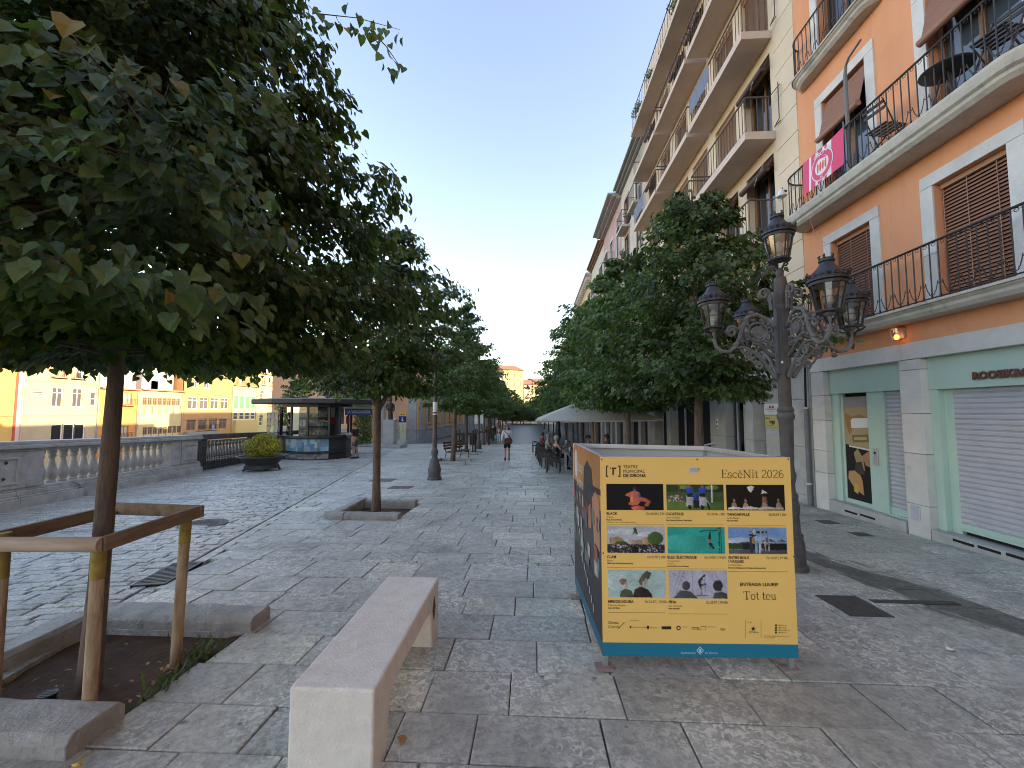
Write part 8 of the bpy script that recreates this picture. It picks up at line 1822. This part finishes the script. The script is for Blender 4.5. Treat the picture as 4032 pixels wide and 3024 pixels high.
pn = mb.build('held_newspaper', PRINT, None, colors=True, fix=False); pn.location = (-9.12, 20.95, gz(20.95)); pn.rotation_euler = (0, 0, rad(72)); tag(pn, 'open newspaper held by the man at the kiosk', 'newspaper')
# woman in white
t_, B, k = person('woman in strapless white top and wide white trousers carrying a turquoise bag', (-3.35, 40.4, gz(40.4)), rad(176), 1.68, dict(elR=(.25, 0, 1.13), wrR=(.27, .05, .9), haR=(.27, .06, .82), knL=(-.09, .06, .5)), None, 'tan', (.10, .06, .04), 'bun',
    (('top', WHC, 'vest'), ('trousers', WHC, 'trousers'), ('shoe', WHC, 'shoes')))
bg_ = thing('shopping_bag', 'turquoise bag hanging from the hand of the woman in white', 'bag', (-3.62, 40.36, gz(40.4) + .35)); m = MB(); m.box(-3.76, -3.52, 40.3, 40.42, gz(40.4) + .36, gz(40.4) + .72); m.build('bag_body', mat('bag_turquoise', (.05, .42, .33), .6), bg_, bevel=.03)
for dx in (-.06, .06): m = MB(); m.tube([(-3.64 + dx, 40.36, gz(40.4) + .7), (-3.64, 40.36, gz(40.4) + .84)], .008, 5); m.build('bag_handle', MATS['bag_turquoise'], bg_)
person('person in dark clothes walking toward the camera behind the woman in white', (-2.75, 44.5, gz(44.5)), rad(184), 1.66, dict(knR=(.09, .06, .5)), None, 'tan', (.02, .015, .012), 'bob', (('top', TEEB, 'tee'), ('trousers', BLK, 'trousers'), ('shoe', SHO, 'shoes')))
# seated cafe guests
def seated(label, x, y_, rz, hair, style, top, tk, skin='fair', arms=None, H=1.7, bot=BLK):
    J = dict(pel=(0, 0, .55), wai=(0, .0, .70), che=(0, .02, .90), nkb=(0, .03, 1.05), nck=(0, .045, 1.12), chi=(0, .065, 1.175), hea=(0, .065, 1.25), crn=(0, .045, 1.315), shL=(-.17, .02, 1.01), shR=(.17, .02, 1.01), elL=(-.22, .12, .78), elR=(.22, .12, .78), wrL=(-.14, .34, .80), haL=(-.12, .41, .81), wrR=(.14, .34, .80), haR=(.12, .41, .81),
        hiL=(-.09, .05, .54), hiR=(.09, .05, .54), knL=(-.11, .46, .53), knR=(.11, .46, .53), anL=(-.11, .44, .09), anR=(.11, .40, .09), toL=(-.11, .58, .035), toR=(.11, .54, .035))
    if arms: J.update(arms)
    return person(label, (x, y_, gz(y_)), rz, H, J, None, skin, hair, style, (('top', top, tk), ('trousers', bot, 'trousers'), ('shoe', SHO, 'shoes')))
t_, B, k = seated('grey haired woman in black sleeveless top seated holding a glass', .86, 16.3, rad(-75), (.42, .39, .35), 'bob', TEEB, 'vest', 'fair', dict(elR=(.22, .16, .78), wrR=(.14, .36, .98), haR=(.12, .41, 1.04)))
cafe_chair('dark rattan armchair occupied by the grey haired woman', .74, 16.28, rad(-75), None)
hg = MB(); hg.lathe([(.028, 0), (.034, .13), (.03, .13), (.026, .01)], (0, 0, 0), 10); o_ = hg.build('drinking_glass', MATS['tumbler']); o_.location = (1.27, 16.30, gz(16.3) + 1.0); tag(o_, 'clear glass raised by the grey haired woman', 'glass')
t_, B, k = seated('dark haired man in sunglasses seated facing the grey haired woman', 2.2, 16.5, rad(95), (.05, .04, .035), 'short', GRYS, 'tee', 'tan')
m = MB(); m.box(-.075, .075, .13, .155, 1.225, 1.262); link('sunglasses', m.mesh('sunglasses', DARK), t_)
cafe_chair('dark rattan armchair occupied by the man in sunglasses', 2.33, 16.5, rad(95), None)
seated('seated guest in a russet top deep under the parasols', 3.35, 19.0, rad(100), (.12, .06, .04), 'bob', mat('cloth_russet', (.22, .06, .03), .85), 'shirt', 'tan'); cafe_chair('dark rattan armchair occupied by the guest in russet', 3.48, 19.02, rad(100), None)
seated('grey haired guest in a pale shirt at a middle cafe table', .62, 19.2, rad(-85), (.35, .33, .3), 'short', mat('cloth_sand', (.3, .28, .25), .85), 'tee', 'fair'); cafe_chair('dark rattan armchair occupied by the guest in a pale shirt', .5, 19.2, rad(-85), None)
seated('guest in a red top at a far cafe table', .5, 24.6, rad(-95), (.10, .07, .05), 'bob', mat('cloth_red', (.25, .05, .05), .85), 'tee', 'tan'); cafe_chair('dark rattan armchair occupied by the far guest in red', .38, 24.6, rad(-95), None)
bpy.data.scenes.remove(TS)
